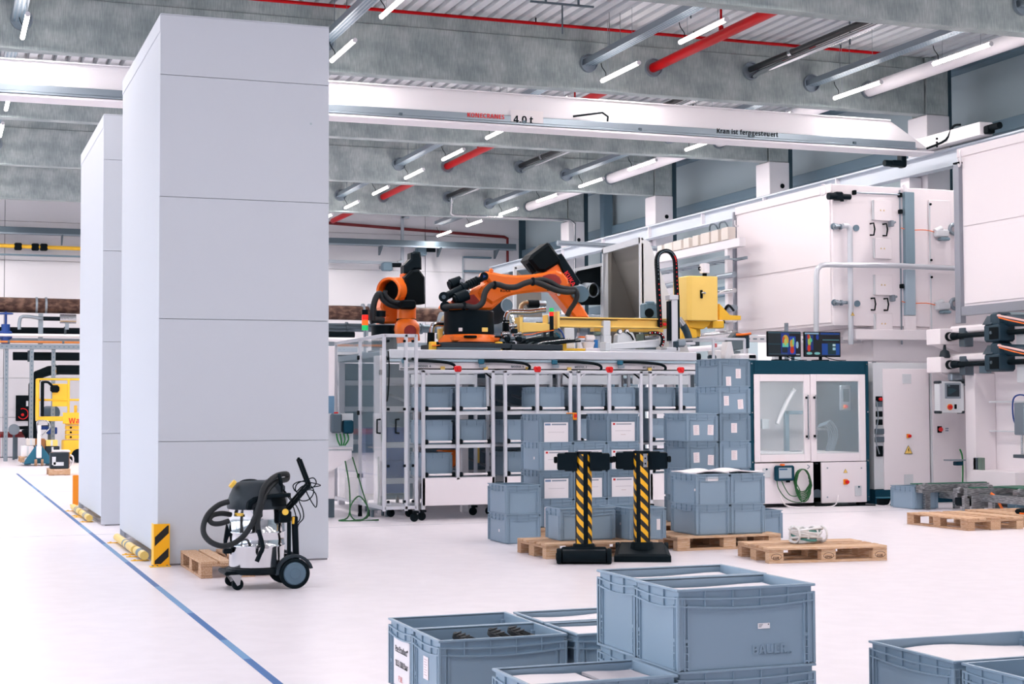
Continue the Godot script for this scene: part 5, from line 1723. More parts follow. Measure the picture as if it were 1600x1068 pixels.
func dryers() -> void:
	var o := Vector3(13.15, 2.73, -24.4)
	var t := thing("dryer_housing", "large raised white panelled housing with pipes and black handles, above the control cabinets", "machine housing", o)
	var h := Sh.new()
	h.span(Vector3(0.02, 0.0, 0), Vector3(3.2, 2.23, 3.15), 0.012)
	part(t, "body", h, mat("white_panel"))
	# left side panels, two rows
	for q in [[0.05, 0.92], [0.98, 2.08]]:
		h = Sh.new()
		h.span(Vector3(0.0, q[0], 0.06), Vector3(0.02, q[1], 3.10), 0.004)
		part(t, "side_panel", h, mat("white_panel"))
	h = Sh.new()
	h.span(Vector3(-0.005, 2.10, 0.0), Vector3(0.02, 2.235, 3.15), 0.004)
	part(t, "top_strip", h, mat("white_panel"))
	h = Sh.new()
	h.span(Vector3(-0.03, -0.06, -0.06), Vector3(0.06, 2.16, 0.0), 0.006)
	part(t, "corner_post", h, mat("aluminium_dark", Color(0.60, 0.62, 0.66), 0.4, 0.3), "grey corner post")
	# stand: lower white body under the front part
	h = Sh.new()
	h.span(Vector3(0.75, -0.55, 0.9), Vector3(3.2, 0.0, 3.12), 0.01)
	part(t, "lower_body", h, mat("white_panel"))
	h = Sh.new()
	for x in [0.1, 3.1]:
		for z in [0.1, 1.2]:
			h.span(Vector3(x - 0.05, -2.73, z - 0.05), Vector3(x + 0.05, 0.0, z + 0.05))
	part(t, "support_leg", h, mat("machine_grey"))
	h = Sh.new()
	h.span(Vector3(0.3, -0.22, 2.95), Vector3(3.2, -0.06, 3.35), 0.01)
	part(t, "front_ledge", h, mat("white_panel"))
	for q in [[Vector3(-0.18, 2.144, 3.15), 0.0], [Vector3(-0.02, 2.0, 0.06), 0.0]]:
		var p: Vector3 = q[0]
		part(t, "lifting_hook", tb([p + Vector3(0, 0.06, 0.02), p + Vector3(0.04, 0.05, 0.05), p + Vector3(0.04, -0.08, 0.05), p + Vector3(-0.03, -0.10, 0.04), p + Vector3(-0.04, 0.0, 0.04)], 0.013, 6, 3), mat("white_paint"))
	# front equipment
	h = Sh.new()
	h.box(Vector3(0.091, 2.031, 3.21), Vector3(0.137, 0.131, 0.12), 0.02)
	h.cyl(Vector3(-0.096, 2.021, 3.22), Vector3(0.047, 2.027, 3.22), 0.055, 14)
	h.cyl(Vector3(0.115, 2.024, 3.22), Vector3(0.303, 2.026, 3.22), 0.045, 14)
	h.cyl(Vector3(0.155, 1.951, 3.22), Vector3(0.156, 2.07, 3.22), 0.03, 10)
	part(t, "gear_motor", h, mat("robot_black"), "dark gear motor")
	h = Sh.new()
	h.cyl(Vector3(0.392, 2.104, 3.2), Vector3(1.237, 2.105, 3.2), 0.014, 8)
	part(t, "shaft", h, mat("galv"))
	for p in [Vector3(0.405, 2.107, 3.18), Vector3(1.25, 2.102, 3.18), Vector3(1.253, 1.837, 3.18), Vector3(1.261, 0.645, 3.18)]:
		part(t, "cable_gland", bx(p, Vector3(0.05, 0.07, 0.08), 0.01), mat("ink"))
	part(t, "cable_channel", bx(Vector3(1.4, 1.579, 3.19), Vector3(0.18, 1.147, 0.08), 0.008), mat("channel", Color(0.50, 0.60, 0.65), 0.45, 0.2), "blue grey cable channel")
	part(t, "cable_channel", bx(Vector3(1.396, 0.546, 3.19), Vector3(0.185, 0.73, 0.08), 0.008), mat("channel_pale", Color(0.66, 0.74, 0.79), 0.45, 0.2))
	part(t, "channel_cover", bx(Vector3(1.396, 0.009, 3.19), Vector3(0.191, 0.335, 0.08), 0.008), mat("white_panel"))
	part(t, "panel_gap", bx(Vector3(1.263, 0.951, 3.153), Vector3(0.028, 2.471, 0.01)), mat("galv"))
	part(t, "channel_cable", tb([Vector3(1.292, 2.273, 3.2), Vector3(1.327, 2.23, 3.2), Vector3(1.336, 2.155, 3.2)], 0.03, 8, 3), mat("white_paint"))
	for r in [Vector3(0.912, 1.845, 3.18), Vector3(0.312, 0.338, 0.06)]:
		pass
	var dx := [[Vector3(0.916, 1.842, 3.18), Vector3(0.331, 0.331, 0.06)], [Vector3(0.915, 1.234, 3.18), Vector3(0.314, 0.33, 0.06)], [Vector3(0.916, 0.656, 3.18), Vector3(0.322, 0.329, 0.06)], [Vector3(0.912, 0.042, 3.18), Vector3(0.311, 0.328, 0.06)]]
	for q in dx:
		var hb := part(t, "terminal_box", bx(q[0], q[1], 0.01), mat("white_panel"), "white terminal box")
		for s in [-0.03, 0.03]:
			warning_sign(hb, q[0] + Vector3(s - 0.02, 0.0, 0.031), 0.014, false)
		part(hb, "hinge_edge", bx(q[0] + Vector3(-q[1].x / 2 - 0.008, 0, 0.0), Vector3(0.012, q[1].y * 0.95, 0.05), 0.003), mat("machine_grey"))
	for q in [Vector3(0.735, 1.536, 3.15), Vector3(0.971, 1.535, 3.15), Vector3(0.733, 0.348, 3.15), Vector3(0.971, 0.348, 3.15)]:
		var c: Vector3 = q
		part(t, "handle", tb([c + Vector3(-0.03, 0.09, 0), c + Vector3(0.0, 0.095, 0.06), c + Vector3(0.012, 0.0, 0.07), c + Vector3(0.0, -0.095, 0.06), c + Vector3(-0.03, -0.09, 0)], 0.013, 8), mat("ink"), "black bow handle")
	for q in [Vector3(1.064, 1.636, 3.15), Vector3(1.073, 0.448, 3.15)]:
		h = Sh.new()
		h.box(q + Vector3(0, 0, 0.05), Vector3(0.06, 0.10, 0.10), 0.01)
		h.cyl(q + Vector3(0.0, -0.01, 0.05), q + Vector3(0.08, 0.03, 0.05), 0.018, 8)
		part(t, "valve", h, mat("galv"))
	for q in [Vector3(0.441, 1.547, 3.15), Vector3(0.442, 0.352, 3.15), Vector3(0.032, 1.558, 3.15), Vector3(0.029, 0.36, 3.15)]:
		part(t, "port", cy(q, q + Vector3(0, 0, 0.03), 0.05, 18), mat("girt"), "dark round port")
	for q in [[Vector3(-0.011, 1.549, 3.22), Vector3(0.192, 1.565, 3.22)], [Vector3(-0.015, 0.355, 3.22), Vector3(0.229, 0.36, 3.22)]]:
		h = Sh.new()
		h.cyl(q[0], q[1], 0.028, 10)
		h.cyl(q[0] + Vector3(0.02, 0, 0), q[0] + Vector3(0.07, 0, 0), 0.045, 12)
		h.cyl(q[0] + Vector3(0.12, 0, 0), q[0] + Vector3(0.15, 0, 0), 0.045, 12)
		part(t, "pipe_fitting", h, mat("galv"))
	# lagged pipes in front
	part(t, "lagged_pipe", tb([Vector3(0.127, 1.556, 3.28), Vector3(0.209, 1.559, 3.28), Vector3(0.249, 1.521, 3.28), Vector3(0.253, 1.438, 3.28), Vector3(0.248, 0.544, 3.28), Vector3(0.247, -0.301, 3.28)], 0.042, 14), mat("lagging", Color(0.80, 0.82, 0.85), 0.3, 0.35), "bright lagged drop pipe")
	part(t, "lagged_pipe", tb([Vector3(-0.419, -0.117, 3.35), Vector3(-0.401, 0.757, 3.35), Vector3(-0.386, 0.859, 3.35), Vector3(-0.318, 0.917, 3.35), Vector3(-0.234, 0.931, 3.35), Vector3(1.082, 0.953, 3.35), Vector3(2.213, 0.936, 3.35)], 0.042, 14), mat("lagging"), "bright lagged pipe across the front")
	warning_sign(t, Vector3(0.245, 0.177, 3.34), 0.035)
	# right service doors
	for k in 2:
		var c: Vector3 = [Vector3(2, 1.526, 3.15), Vector3(2.002, 0.351, 3.15)][k]
		var dd := part(t, "service_door", bx(c + Vector3(0, 0, 0.015), Vector3(0.42, 1.05, 0.03), 0.006), mat("white_panel"))
		part(dd, "hinge", bx(c + Vector3(-0.20, 0, 0.035), Vector3(0.025, 0.98, 0.02), 0.004), mat("machine_grey"))
		for s in [-0.45, 0.45]:
			part(dd, "hinge_pin", cy(c + Vector3(-0.19, s, 0.04), c + Vector3(-0.19, s, 0.06), 0.02, 8), mat("ink"))
		h = Sh.new()
		h.box(c + Vector3(-0.02, -0.02, 0.09), Vector3(0.26, 0.13, 0.12), 0.03)
		h.cyl(c + Vector3(-0.14, 0.0, 0.09), c + Vector3(-0.02, 0.06, 0.09), 0.05, 12)
		part(dd, "fan_motor", h, mat("machine_grey"), "pale fan motor")
		part(dd, "motor_base", bx(c + Vector3(0.02, -0.11, 0.10), Vector3(0.18, 0.05, 0.13), 0.02), mat("channel"))
		h = Sh.new()
		h.ring(Vector3(2.247, 1.59, 3.2) if k == 0 else Vector3(2.242, 0.381, 3.2), Vector3.BACK, 0.075, 0.032, 20, 8)
		part(t, "flange_ring", h, mat("galv"), "grey flange ring")
		part(t, "red_lead", tb([c + Vector3(-0.75, 0.05, 0.04), c + Vector3(-0.6, 0.02, 0.06), c + Vector3(-0.3, 0.03, 0.06), c + Vector3(-0.14, 0.0, 0.08)], 0.007, 5, 3), mat("orange"), "thin orange lead")
	# second housing, nearer and to the right
	o = Vector3(14.5, 2.9, -19.86)
	t = thing("dryer_housing", "raised white housing cut off by the right edge, above the twin black motors", "machine housing", o)
	h = Sh.new()
	h.span(Vector3(0.02, 0.0, 0.0), Vector3(2.6, 2.45, 4.6), 0.012)
	part(t, "body", h, mat("white_panel"))
	for q in [[0.10, 1.20], [1.27, 2.30]]:
		h = Sh.new()
		h.span(Vector3(0.0, q[0], 0.14), Vector3(0.02, q[1], 4.6), 0.004)
		part(t, "side_panel", h, mat("white_panel"))
	h = Sh.new()
	h.span(Vector3(-0.004, 2.33, 0.0), Vector3(0.02, 2.46, 4.6), 0.004)
	part(t, "top_strip", h, mat("white_panel"))
	h = Sh.new()
	h.span(Vector3(-0.05, -0.19, -0.03), Vector3(0.05, 2.22, 0.10), 0.006)
	part(t, "corner_post", h, mat("aluminium_dark"), "grey corner post")
	h = Sh.new()
	h.span(Vector3(-0.04, -0.08, 0.10), Vector3(0.05, 0.06, 4.6), 0.006)
	part(t, "bottom_rail", h, mat("aluminium_dark"), "grey bottom rail")
	part(t, "corner_cap", bx(Vector3(0.0, 2.24, 0.04), Vector3(0.11, 0.025, 0.14), 0.004), mat("ink"))
	part(t, "lifting_hook", tb([Vector3(-0.02, 2.42, 0.10), Vector3(-0.05, 2.38, 0.14), Vector3(-0.05, 2.22, 0.16), Vector3(-0.04, 2.18, 0.10), Vector3(-0.04, 2.3, 0.08)], 0.013, 6, 3), mat("white_paint"))
	h = Sh.new()
	h.span(Vector3(2.4, -2.9, 0.1), Vector3(2.5, 0, 0.2))
	h.span(Vector3(2.4, -2.9, 4.3), Vector3(2.5, 0, 4.4))
	part(t, "support_leg", h, mat("machine_grey"))

func press() -> void:
	var o := Vector3(14.5, 0, -19.45)
	var t := thing("press_machine", "tall white machine with twin black drive motors at the right edge", "machine", o)
	var h := Sh.new()
	h.span(Vector3(0.25, 0.0, 0.0), Vector3(2.3, 2.78, 4.2), 0.01)
	part(t, "body", h, mat("white_panel"))
	# front column toward the aisle
	h = Sh.new()
	h.span(Vector3(-0.12, 0.12, -0.14), Vector3(0.25, 1.95, 0.10), 0.01)
	part(t, "column", h, mat("white_panel"), "white column")
	h = Sh.new()
	h.box(Vector3(0.05, 0.393, 0.579), Vector3(0.5, 0.267, 1.029), 0.01)
	part(t, "lower_hood", h, mat("white_panel"))
	h = Sh.new()
	h.span(Vector3(0.0, 0.07, 0.1), Vector3(0.3, 0.14, 4.2))
	part(t, "dark_base", h, mat("ink"))
	h = Sh.new()
	h.box(Vector3(-0.08, 0.49, 0.079), Vector3(0.08, 0.424, 0.091), 0.004)
	part(t, "guide_post", h, mat("galv_dark"))
	part(t, "green_box", bx(Vector3(-0.1, 0.609, 0.202), Vector3(0.06, 0.193, 0.095), 0.004), mat("olive", Color(0.42, 0.50, 0.46), 0.5))
	h = Sh.new()
	h.box(Vector3(0.15, 1.093, 0.467), Vector3(0.05, 0.018, 0.825))
	h.box(Vector3(0.15, 1.524, 0.594), Vector3(0.05, 0.025, 1.056))
	part(t, "panel_edge", h, mat("machine_grey"))
	for k in 2:
		var y: float = [2.50, 2.08][k]
		# shaft with bearing block, gear motor and white arm
		h = Sh.new()
		h.cyl(Vector3(-0.32, y, -0.25), Vector3(-0.32, y - 0.0, 2.6), 0.038, 16)
		var sh := part(t, "drive_shaft", h, mat("rubber"), "black drive shaft")
		part(sh, "collar", cy(Vector3(-0.32, y, -0.24), Vector3(-0.32, y, -0.20), 0.068, 18), mat("ink"))
		part(sh, "steel_sleeve", cy(Vector3(-0.32, y, -0.20), Vector3(-0.32, y, -0.13), 0.055, 18), mat("steel"))
		h = Sh.new()
		h.cyl(Vector3(-0.32, y, -0.13), Vector3(-0.32, y, 0.02), 0.06, 18, 0.045)
		part(sh, "coupling", h, mat("rubber"))
		h = Sh.new()
		h.box(Vector3(-0.30, y + 0.0, -0.42), Vector3(0.34, 0.24, 0.36), 0.015)
		h.prism(PackedVector2Array([Vector2(-0.42, y - 0.12), Vector2(0.25, y - 0.12), Vector2(0.25, y - 0.34), Vector2(0.1, y - 0.30)]), -0.52, -0.30)
		part(t, "arm", h, mat("white_panel"), "white bearing arm")
		h = Sh.new()
		h.box(Vector3(-0.05, y + 0.10, 0.15), Vector3(0.4, 0.12, 1.0), 0.04)
		part(t, "rear_arm", h, mat("white_panel"))
		h = Sh.new()
		h.box(Vector3(-0.34, y + 0.0, 0.98), Vector3(0.30, 0.26, 0.36), 0.035)
		h.box(Vector3(-0.34, y + 0.19, 1.02), Vector3(0.26, 0.20, 0.22), 0.04)
		h.prism(PackedVector2Array([Vector2(-0.49, y + 0.12), Vector2(-0.20, y + 0.12), Vector2(-0.20, y + 0.25), Vector2(-0.40, y + 0.25)]), 0.78, 1.0, 0.01)
		h.cyl(Vector3(-0.3, y + 0.17, 1.1), Vector3(-0.3, y + 0.14, 1.75), 0.085, 18)
		var gm := part(t, "gear_motor", h, mat("motor_teal", Color(0.09, 0.21, 0.27), 0.5), "dark gear motor")
		part(gm, "axle_recess", bx(Vector3(-0.492, y - 0.01, 1.05), Vector3(0.012, 0.17, 0.20), 0.003), mat("ink"))
		part(gm, "axle_nut", cy(Vector3(-0.492, y, 1.0), Vector3(-0.51, y, 1.0), 0.025, 10), mat("galv_dark"))
		part(t, "motor_cable", tb([Vector3(-0.45, y + 0.24, 1.14), Vector3(-0.52, y + 0.23, 1.2), Vector3(-0.54, y + 0.18, 1.5), Vector3(-0.50, y + 0.1, 1.9)], 0.016, 8, 4), mat("cable_pink", Color(0.88, 0.72, 0.70), 0.5), "pale pink cable")
		part(t, "motor_cable", tb([Vector3(-0.45, y + 0.2, 1.14), Vector3(-0.52, y + 0.2, 1.22), Vector3(-0.53, y + 0.14, 1.5), Vector3(-0.49, y + 0.06, 1.9)], 0.010, 8, 4), mat("orange"))
		part(t, "bracket", bx(Vector3(-0.1, y - 0.15, 1.35), Vector3(0.3, 0.28, 0.25), 0.01), mat("machine_grey"))
		part(t, "sensor", bx(Vector3(-0.3, y - 0.05, 1.55), Vector3(0.06, 0.07, 0.05), 0.005), mat("ink"))
		part(t, "bearing_shoe", bx(Vector3(-0.2, y - 0.02, 0.02), Vector3(0.16, 0.28, 0.14), 0.01), mat("galv_dark"))
	h = Sh.new()
	h.lathe([Vector2(0.0, 0.0), Vector2(0.075, 0.0), Vector2(0.08, 0.03), Vector2(0.065, 0.1), Vector2(0.025, 0.13), Vector2(0.018, 0.2), Vector2(0.018, 0.26), Vector2(0.0, 0.26)], 20, Vector3(-0.35, 2.18, -0.30))
	part(t, "sensor_horn", h, mat("anthracite_dark"), "dark funnel shaped sensor")
	part(t, "column_cable", tb([Vector3(-0.07, 1.373, -0.17), Vector3(-0.034, 0.979, -0.17), Vector3(0.038, 0.3, -0.17)], 0.012, 6, 4), mat("galv_dark"))
	part(t, "column_cable", tb([Vector3(-0.04, 1.122, -0.17), Vector3(0.068, 0.764, -0.17), Vector3(0.213, 0.475, -0.17), Vector3(0.339, 0.312, -0.17), Vector3(0.446, 0.266, -0.17)], 0.008, 6, 4), mat("green"))
	# pneumatic cylinder at the edge
	h = Sh.new()
	h.box(Vector3(-0.02, 1.28, 1.1), Vector3(0.22, 0.46, 0.22), 0.015)
	part(t, "air_cylinder", h, mat("galv"))
	for z in [1.04, 1.16]:
		part(t, "cylinder_rod", cy(Vector3(-0.03, 0.78, z), Vector3(-0.03, 1.1, z), 0.018, 10), mat("steel"))
	part(t, "rod_plate", bx(Vector3(-0.03, 0.75, 1.1), Vector3(0.2, 0.05, 0.28), 0.006), mat("galv_dark"))
	part(t, "blue_hose", tb([Vector3(-0.1, 1.58, 1.35), Vector3(-0.14, 1.62, 1.15), Vector3(-0.14, 1.55, 1.0), Vector3(-0.12, 1.3, 0.97), Vector3(-0.08, 1.15, 1.0)], 0.012, 6, 4), mat("blue"), "blue air hose")
	# operator panel
	t = thing("operator_panel", "grey operator panel with dark display and red knob on the white column", "control panel", Vector3(14.145, 1.595, -19.62))
	part(t, "housing", bx(Vector3(0, 0, -0.03), Vector3(0.44, 0.47, 0.13), 0.012), mat("machine_grey"))
	h = Sh.new()
	for sx in [-1.0, 1.0]:
		for sy in [-1.0, 1.0]:
			part(t, "corner_piece", bx(Vector3(sx * 0.2, sy * 0.22, -0.03), Vector3(0.06, 0.045, 0.14), 0.012), mat("anthracite_dark"))
	part(t, "side_rail", bx(Vector3(-0.19, 0, 0.035), Vector3(0.05, 0.38, 0.012), 0.003), mat("aluminium"))
	var bz := part(t, "display_bezel", bx(Vector3(0.02, 0.095, 0.036), Vector3(0.28, 0.23, 0.012), 0.004), mat("galv"))
	var im := canvas(64, 48, Color(0.06, 0.16, 0.22))
	im.fill_rect(Rect2i(4, 3, 12, 3), Color(0.7, 0.8, 0.85))
	for y in range(14, 40):
		im.fill_rect(Rect2i(6, y, maxi(1, 44 - absi(y - 22) * 2), 1), Color(0.12, 0.28, 0.34))
	h = Sh.new()
	h.card(Vector3(-0.09, 0.185, 0.043), Vector3(0.13, 0.185, 0.043), Vector3(0.13, 0.01, 0.043), Vector3(-0.09, 0.01, 0.043))
	part(bz, "display", h, pic_mat("panel_display", im, 0.3, 0.6))
	part(t, "knob_ring", cy(Vector3(-0.04, -0.145, 0.035), Vector3(-0.04, -0.145, 0.05), 0.045, 18), mat("yellow_orange"))
	part(t, "red_knob", cy(Vector3(-0.055, -0.145, 0.05), Vector3(-0.055, -0.145, 0.085), 0.03, 16), mat("red"))
	part(t, "key_switch", bx(Vector3(0.06, -0.14, 0.04), Vector3(0.035, 0.07, 0.02), 0.004), mat("ink"))
	h = Sh.new()
	h.box(Vector3(0.12, 0.30, -0.04), Vector3(0.22, 0.12, 0.12), 0.03)
	h.box(Vector3(0.30, 0.22, -0.05), Vector3(0.3, 0.10, 0.08), 0.01)
	part(t, "arm_joint", h, mat("galv"))
	# small shelf with dark brackets
	t = thing("wall_shelf", "small blue grey shelf bracket on the white column", "shelf", Vector3(14.19, 0.663, -19.6))
	part(t, "shelf_board", bx(Vector3(0, 0, 0), Vector3(0.27, 0.02, 0.18), 0.004), mat("galv"))
	part(t, "bracket", bx(Vector3(0.06, -0.05, 0), Vector3(0.12, 0.06, 0.10), 0.01), mat("anthracite"))
	part(t, "post", bx(Vector3(0.14, -0.15, 0), Vector3(0.03, 0.36, 0.05), 0.004), mat("white_panel"))
	part(t, "green_lead", tb([Vector3(0.08, 0.16, 0.02), Vector3(0.12, 0.05, 0.02), Vector3(0.125, -0.2, 0.02), Vector3(0.11, -0.45, 0.02)], 0.012, 6, 4), mat("green"))
	# conveyor in front of the press
	t = thing("belt_conveyor", "low steel conveyor with green belts in front of the white press", "conveyor", Vector3(13.4, 0, -18.4))
	h = Sh.new()
	h.span(Vector3(-0.35, 0.24, -0.55), Vector3(0.85, 0.36, -0.47), 0.006)
	h.span(Vector3(-0.2, 0.20, 0.35), Vector3(0.85, 0.34, 0.43), 0.006)
	h.span(Vector3(0.0, 0.16, -0.5), Vector3(0.08, 0.26, 1.4), 0.006)
	h.span(Vector3(0.45, 0.14, -0.5), Vector3(0.53, 0.26, 2.2), 0.006)
	part(t, "side_rail", h, mat("brushed"), "steel frame rails")
	for q in [[-0.42, -0.53, 0.365], [-0.1, 0.37, 0.345]]:
		part(t, "belt", bx(Vector3(q[0] + 0.62, q[2], q[1]), Vector3(1.24, 0.014, 0.10), 0.004), mat("belt_green", Color(0.08, 0.42, 0.32), 0.5), "green belt")
	part(t, "belt", bx(Vector3(0.6, 0.345, 1.3), Vector3(0.5, 0.014, 2.2), 0.004), mat("belt_green"))
	for q in [Vector3(-0.3, 0.3, -0.4), Vector3(-0.15, 0.27, 0.2), Vector3(0.25, 0.3, 0.3), Vector3(0.35, 0.28, -0.3), Vector3(0.3, 0.27, 0.9)]:
		h = Sh.new()
		h.box(q, Vector3(0.16, 0.12, 0.10), 0.01)
		h.cyl(q + Vector3(-0.05, 0.04, 0.06), q + Vector3(-0.05, 0.04, 0.12), 0.045, 14)
		h.cyl(q + Vector3(0.05, -0.02, -0.14), q + Vector3(0.05, -0.02, 0.14), 0.02, 10)
		part(t, "bearing", h, mat("brushed"))
	for x in [-0.2, 0.3, 0.78]:
		for z in [-0.5, 0.4]:
			part(t, "leg", bx(Vector3(x, 0.12, z), Vector3(0.09, 0.24, 0.06), 0.006), mat("brushed"))
	h = Sh.new()
	h.cyl(Vector3(0.35, 0.10, 0.8), Vector3(0.75, 0.10, 0.85), 0.085, 18)
	h.box(Vector3(0.3, 0.12, 0.8), Vector3(0.14, 0.2, 0.2), 0.03)
	part(t, "motor", h, mat("motor_grey", Color(0.33, 0.45, 0.52), 0.5), "blue grey motor")
	part(t, "motor", bx(Vector3(-0.05, 0.15, 0.15), Vector3(0.2, 0.14, 0.18), 0.03), mat("robot_black"))
	part(t, "orange_hose", tb([Vector3(0.05, 0.28, 0.62), Vector3(0.08, 0.22, 0.7), Vector3(0.1, 0.12, 0.75), Vector3(0.14, 0.02, 0.8)], 0.018, 8, 4), mat("orange"))
	part(t, "side_plate", bx(Vector3(0.95, 0.15, 1.55), Vector3(0.28, 0.28, 0.03), 0.004), mat("cardboard"), "rust brown plate")
	part(t, "steel_plate", bx(Vector3(-0.05, 0.12, 0.46), Vector3(0.2, 0.24, 0.02), 0.004), mat("brushed"))
	var bxx := eurobox("short", Vector3(13.23, 0, -19.25), "grey box pushed under the steel conveyor, before the teal plinth", "grey stacking boxes between the barrier posts and the trolleys")
	t = thing("hand_tool", "small black tool lying on the pallet at the right edge", "tool", Vector3(12.5, 0.146, -15.95), 0.6)
	h = Sh.new()
	h.box(Vector3(0, 0.03, 0), Vector3(0.24, 0.06, 0.08), 0.02)
	h.cyl(Vector3(0.1, 0.03, 0), Vector3(0.28, 0.03, 0.05), 0.022, 10)
	part(t, "body", h, mat("ink"))
	part(t, "lead", tb([Vector3(-0.1, 0.01, 0.02), Vector3(-0.18, 0.01, 0.08), Vector3(-0.1, 0.01, 0.16)], 0.01, 6, 4), mat("orange"))

func castor(parent: Node3D, at: Vector3, r := 0.055) -> void:
	var h := Sh.new()
	h.lathe([Vector2(0.0, -0.018), Vector2(r * 0.88, -0.018), Vector2(r, -0.01), Vector2(r, 0.01), Vector2(r * 0.88, 0.018), Vector2(0.0, 0.018)], 22, at + Vector3(-0.02, r, 0), Basis(Vector3.RIGHT, PI / 2))
	var c := part(parent, "castor", h, mat("rubber"))
	h = Sh.new()
	h.box(at + Vector3(0, r * 2 + 0.012, 0), Vector3(0.075, 0.03, 0.075), 0.008)
	h.box(at + Vector3(-0.012, r * 1.4, 0.026), Vector3(0.04, r * 1.4, 0.005))
	h.box(at + Vector3(-0.012, r * 1.4, -0.026), Vector3(0.04, r * 1.4, 0.005))
	part(c, "fork", h, mat("ink"))

func trolleys() -> void:
	var nm := ["first", "second", "third", "fourth"]
	var xs := [[5.94, 6.95], [7.08, 8.06], [8.14, 9.11], [9.21, 10.20]]
	for i in 4:
		var x0: float = xs[i][0]
		var w: float = xs[i][1] - x0
		var t := thing("box_trolley", "%s white framed box trolley from the left, in the row under the robot platform" % nm[i], "trolley", Vector3(x0, 0, -20.36), 0, "white box trolleys in a row")
		var D := 0.76
		var al := mat("aluminium")
		var xm := w * 0.49
		for x in [0.022, w - 0.022]:
			for z in [0.022, D - 0.022]:
				part(t, "post", bx(Vector3(x, 1.05, z), Vector3(0.044, 1.82, 0.044), 0.004), al)
		part(t, "middle_post", bx(Vector3(xm, 1.22, D - 0.022), Vector3(0.044, 1.40, 0.044), 0.004), al)
		part(t, "top_rail", bx(Vector3(w / 2, 1.945, D - 0.022), Vector3(w, 0.04, 0.044), 0.004), al)
		part(t, "top_rail", bx(Vector3(w / 2, 1.945, 0.022), Vector3(w, 0.04, 0.044), 0.004), al)
		part(t, "side_rail", bx(Vector3(0.022, 1.945, D / 2), Vector3(0.044, 0.04, D - 0.088), 0.004), al)
		part(t, "side_rail", bx(Vector3(w - 0.022, 1.945, D / 2), Vector3(0.044, 0.04, D - 0.088), 0.004), al)
		part(t, "top_panel", bx(Vector3(w / 2, 1.85, 0.10), Vector3(w - 0.09, 0.13, 0.02)), mat("machine_grey"))
		for s in [[0.06, 0.13], [w - 0.06, w - 0.13]]:
			part(t, "corner_brace", tb([Vector3(s[0] - 0.02 * signf(s[1] - s[0]), 1.86, D - 0.022), Vector3(s[1], 1.93, D - 0.022)], 0.012, 6), mat("ink") if s[0] > 0.5 else al)
		part(t, "lower_panel", bx(Vector3(w / 2, 0.37, D - 0.006), Vector3(w - 0.01, 0.36, 0.012), 0.002), mat("white_panel"), "white lower panel")
		for lv in 3:
			var y: float = [0.56, 0.99, 1.425][lv]
			var sh := part(t, "shelf_beam", bx(Vector3(w / 2, y - 0.03, D - 0.06), Vector3(w - 0.088, 0.05, 0.03), 0.003), mat("machine_grey"))
			part(t, "shelf", bx(Vector3(w / 2, y - 0.012, D / 2 - 0.03), Vector3(w - 0.088, 0.014, D - 0.12)), mat("galv"))
			for c in 2:
				var a: float = 0.05 if c == 0 else xm + 0.03
				var b: float = xm - 0.03 if c == 0 else w - 0.05
				var ro := part(t, "roller_bar", cy(Vector3(a + 0.05, y + 0.03, D - 0.03), Vector3(b - 0.05, y + 0.03, D - 0.03), 0.014, 10), mat("paper"), "white roller bar")
				for x in [a + 0.02, b - 0.025]:
					part(ro, "clamp", bx(Vector3(x, y + 0.03, D - 0.035), Vector3(0.05, 0.06, 0.04), 0.012), mat("ink"))
		for x in [0.022, w - 0.022]:
			castor(t, Vector3(x, 0, D - 0.03))
			castor(t, Vector3(x - 0.03 * signf(x - 0.5), 0, 0.05))
		h_red(t, Vector3(xm, 1.975, D - 0.015))
		# boxes on the three shelves
		for lv in 3:
			for c in 2:
				if (i == 0 and c == 1 and lv == 0) or (i == 1 and c == 0 and lv == 2):
					continue
				var y: float = [0.56, 0.99, 1.425][lv] - 0.004
				var bxx: float = (0.05 + 0.205) if c == 0 else (xm + 0.03 + 0.205)
				eurobox("short", Vector3(x0 + bxx, y, -20.36 + 0.34), "grey box on the %s shelf, %s bay of the %s trolley from the left" % [["bottom", "middle", "top"][lv], ["left", "right"][c], nm[i]], "grey boxes on the trolley shelves", (c + lv) % 2 == 0)

func h_red(t: Node3D, c: Vector3) -> void:
	var r := part(t, "red_catch", bx(c, Vector3(0.10, 0.085, 0.06), 0.018), mat("red"), "red catch block")
	part(r, "catch_knob", cy(c + Vector3(0.01, 0.015, 0.03), c + Vector3(0.01, 0.015, 0.045), 0.028, 10), mat("red"))

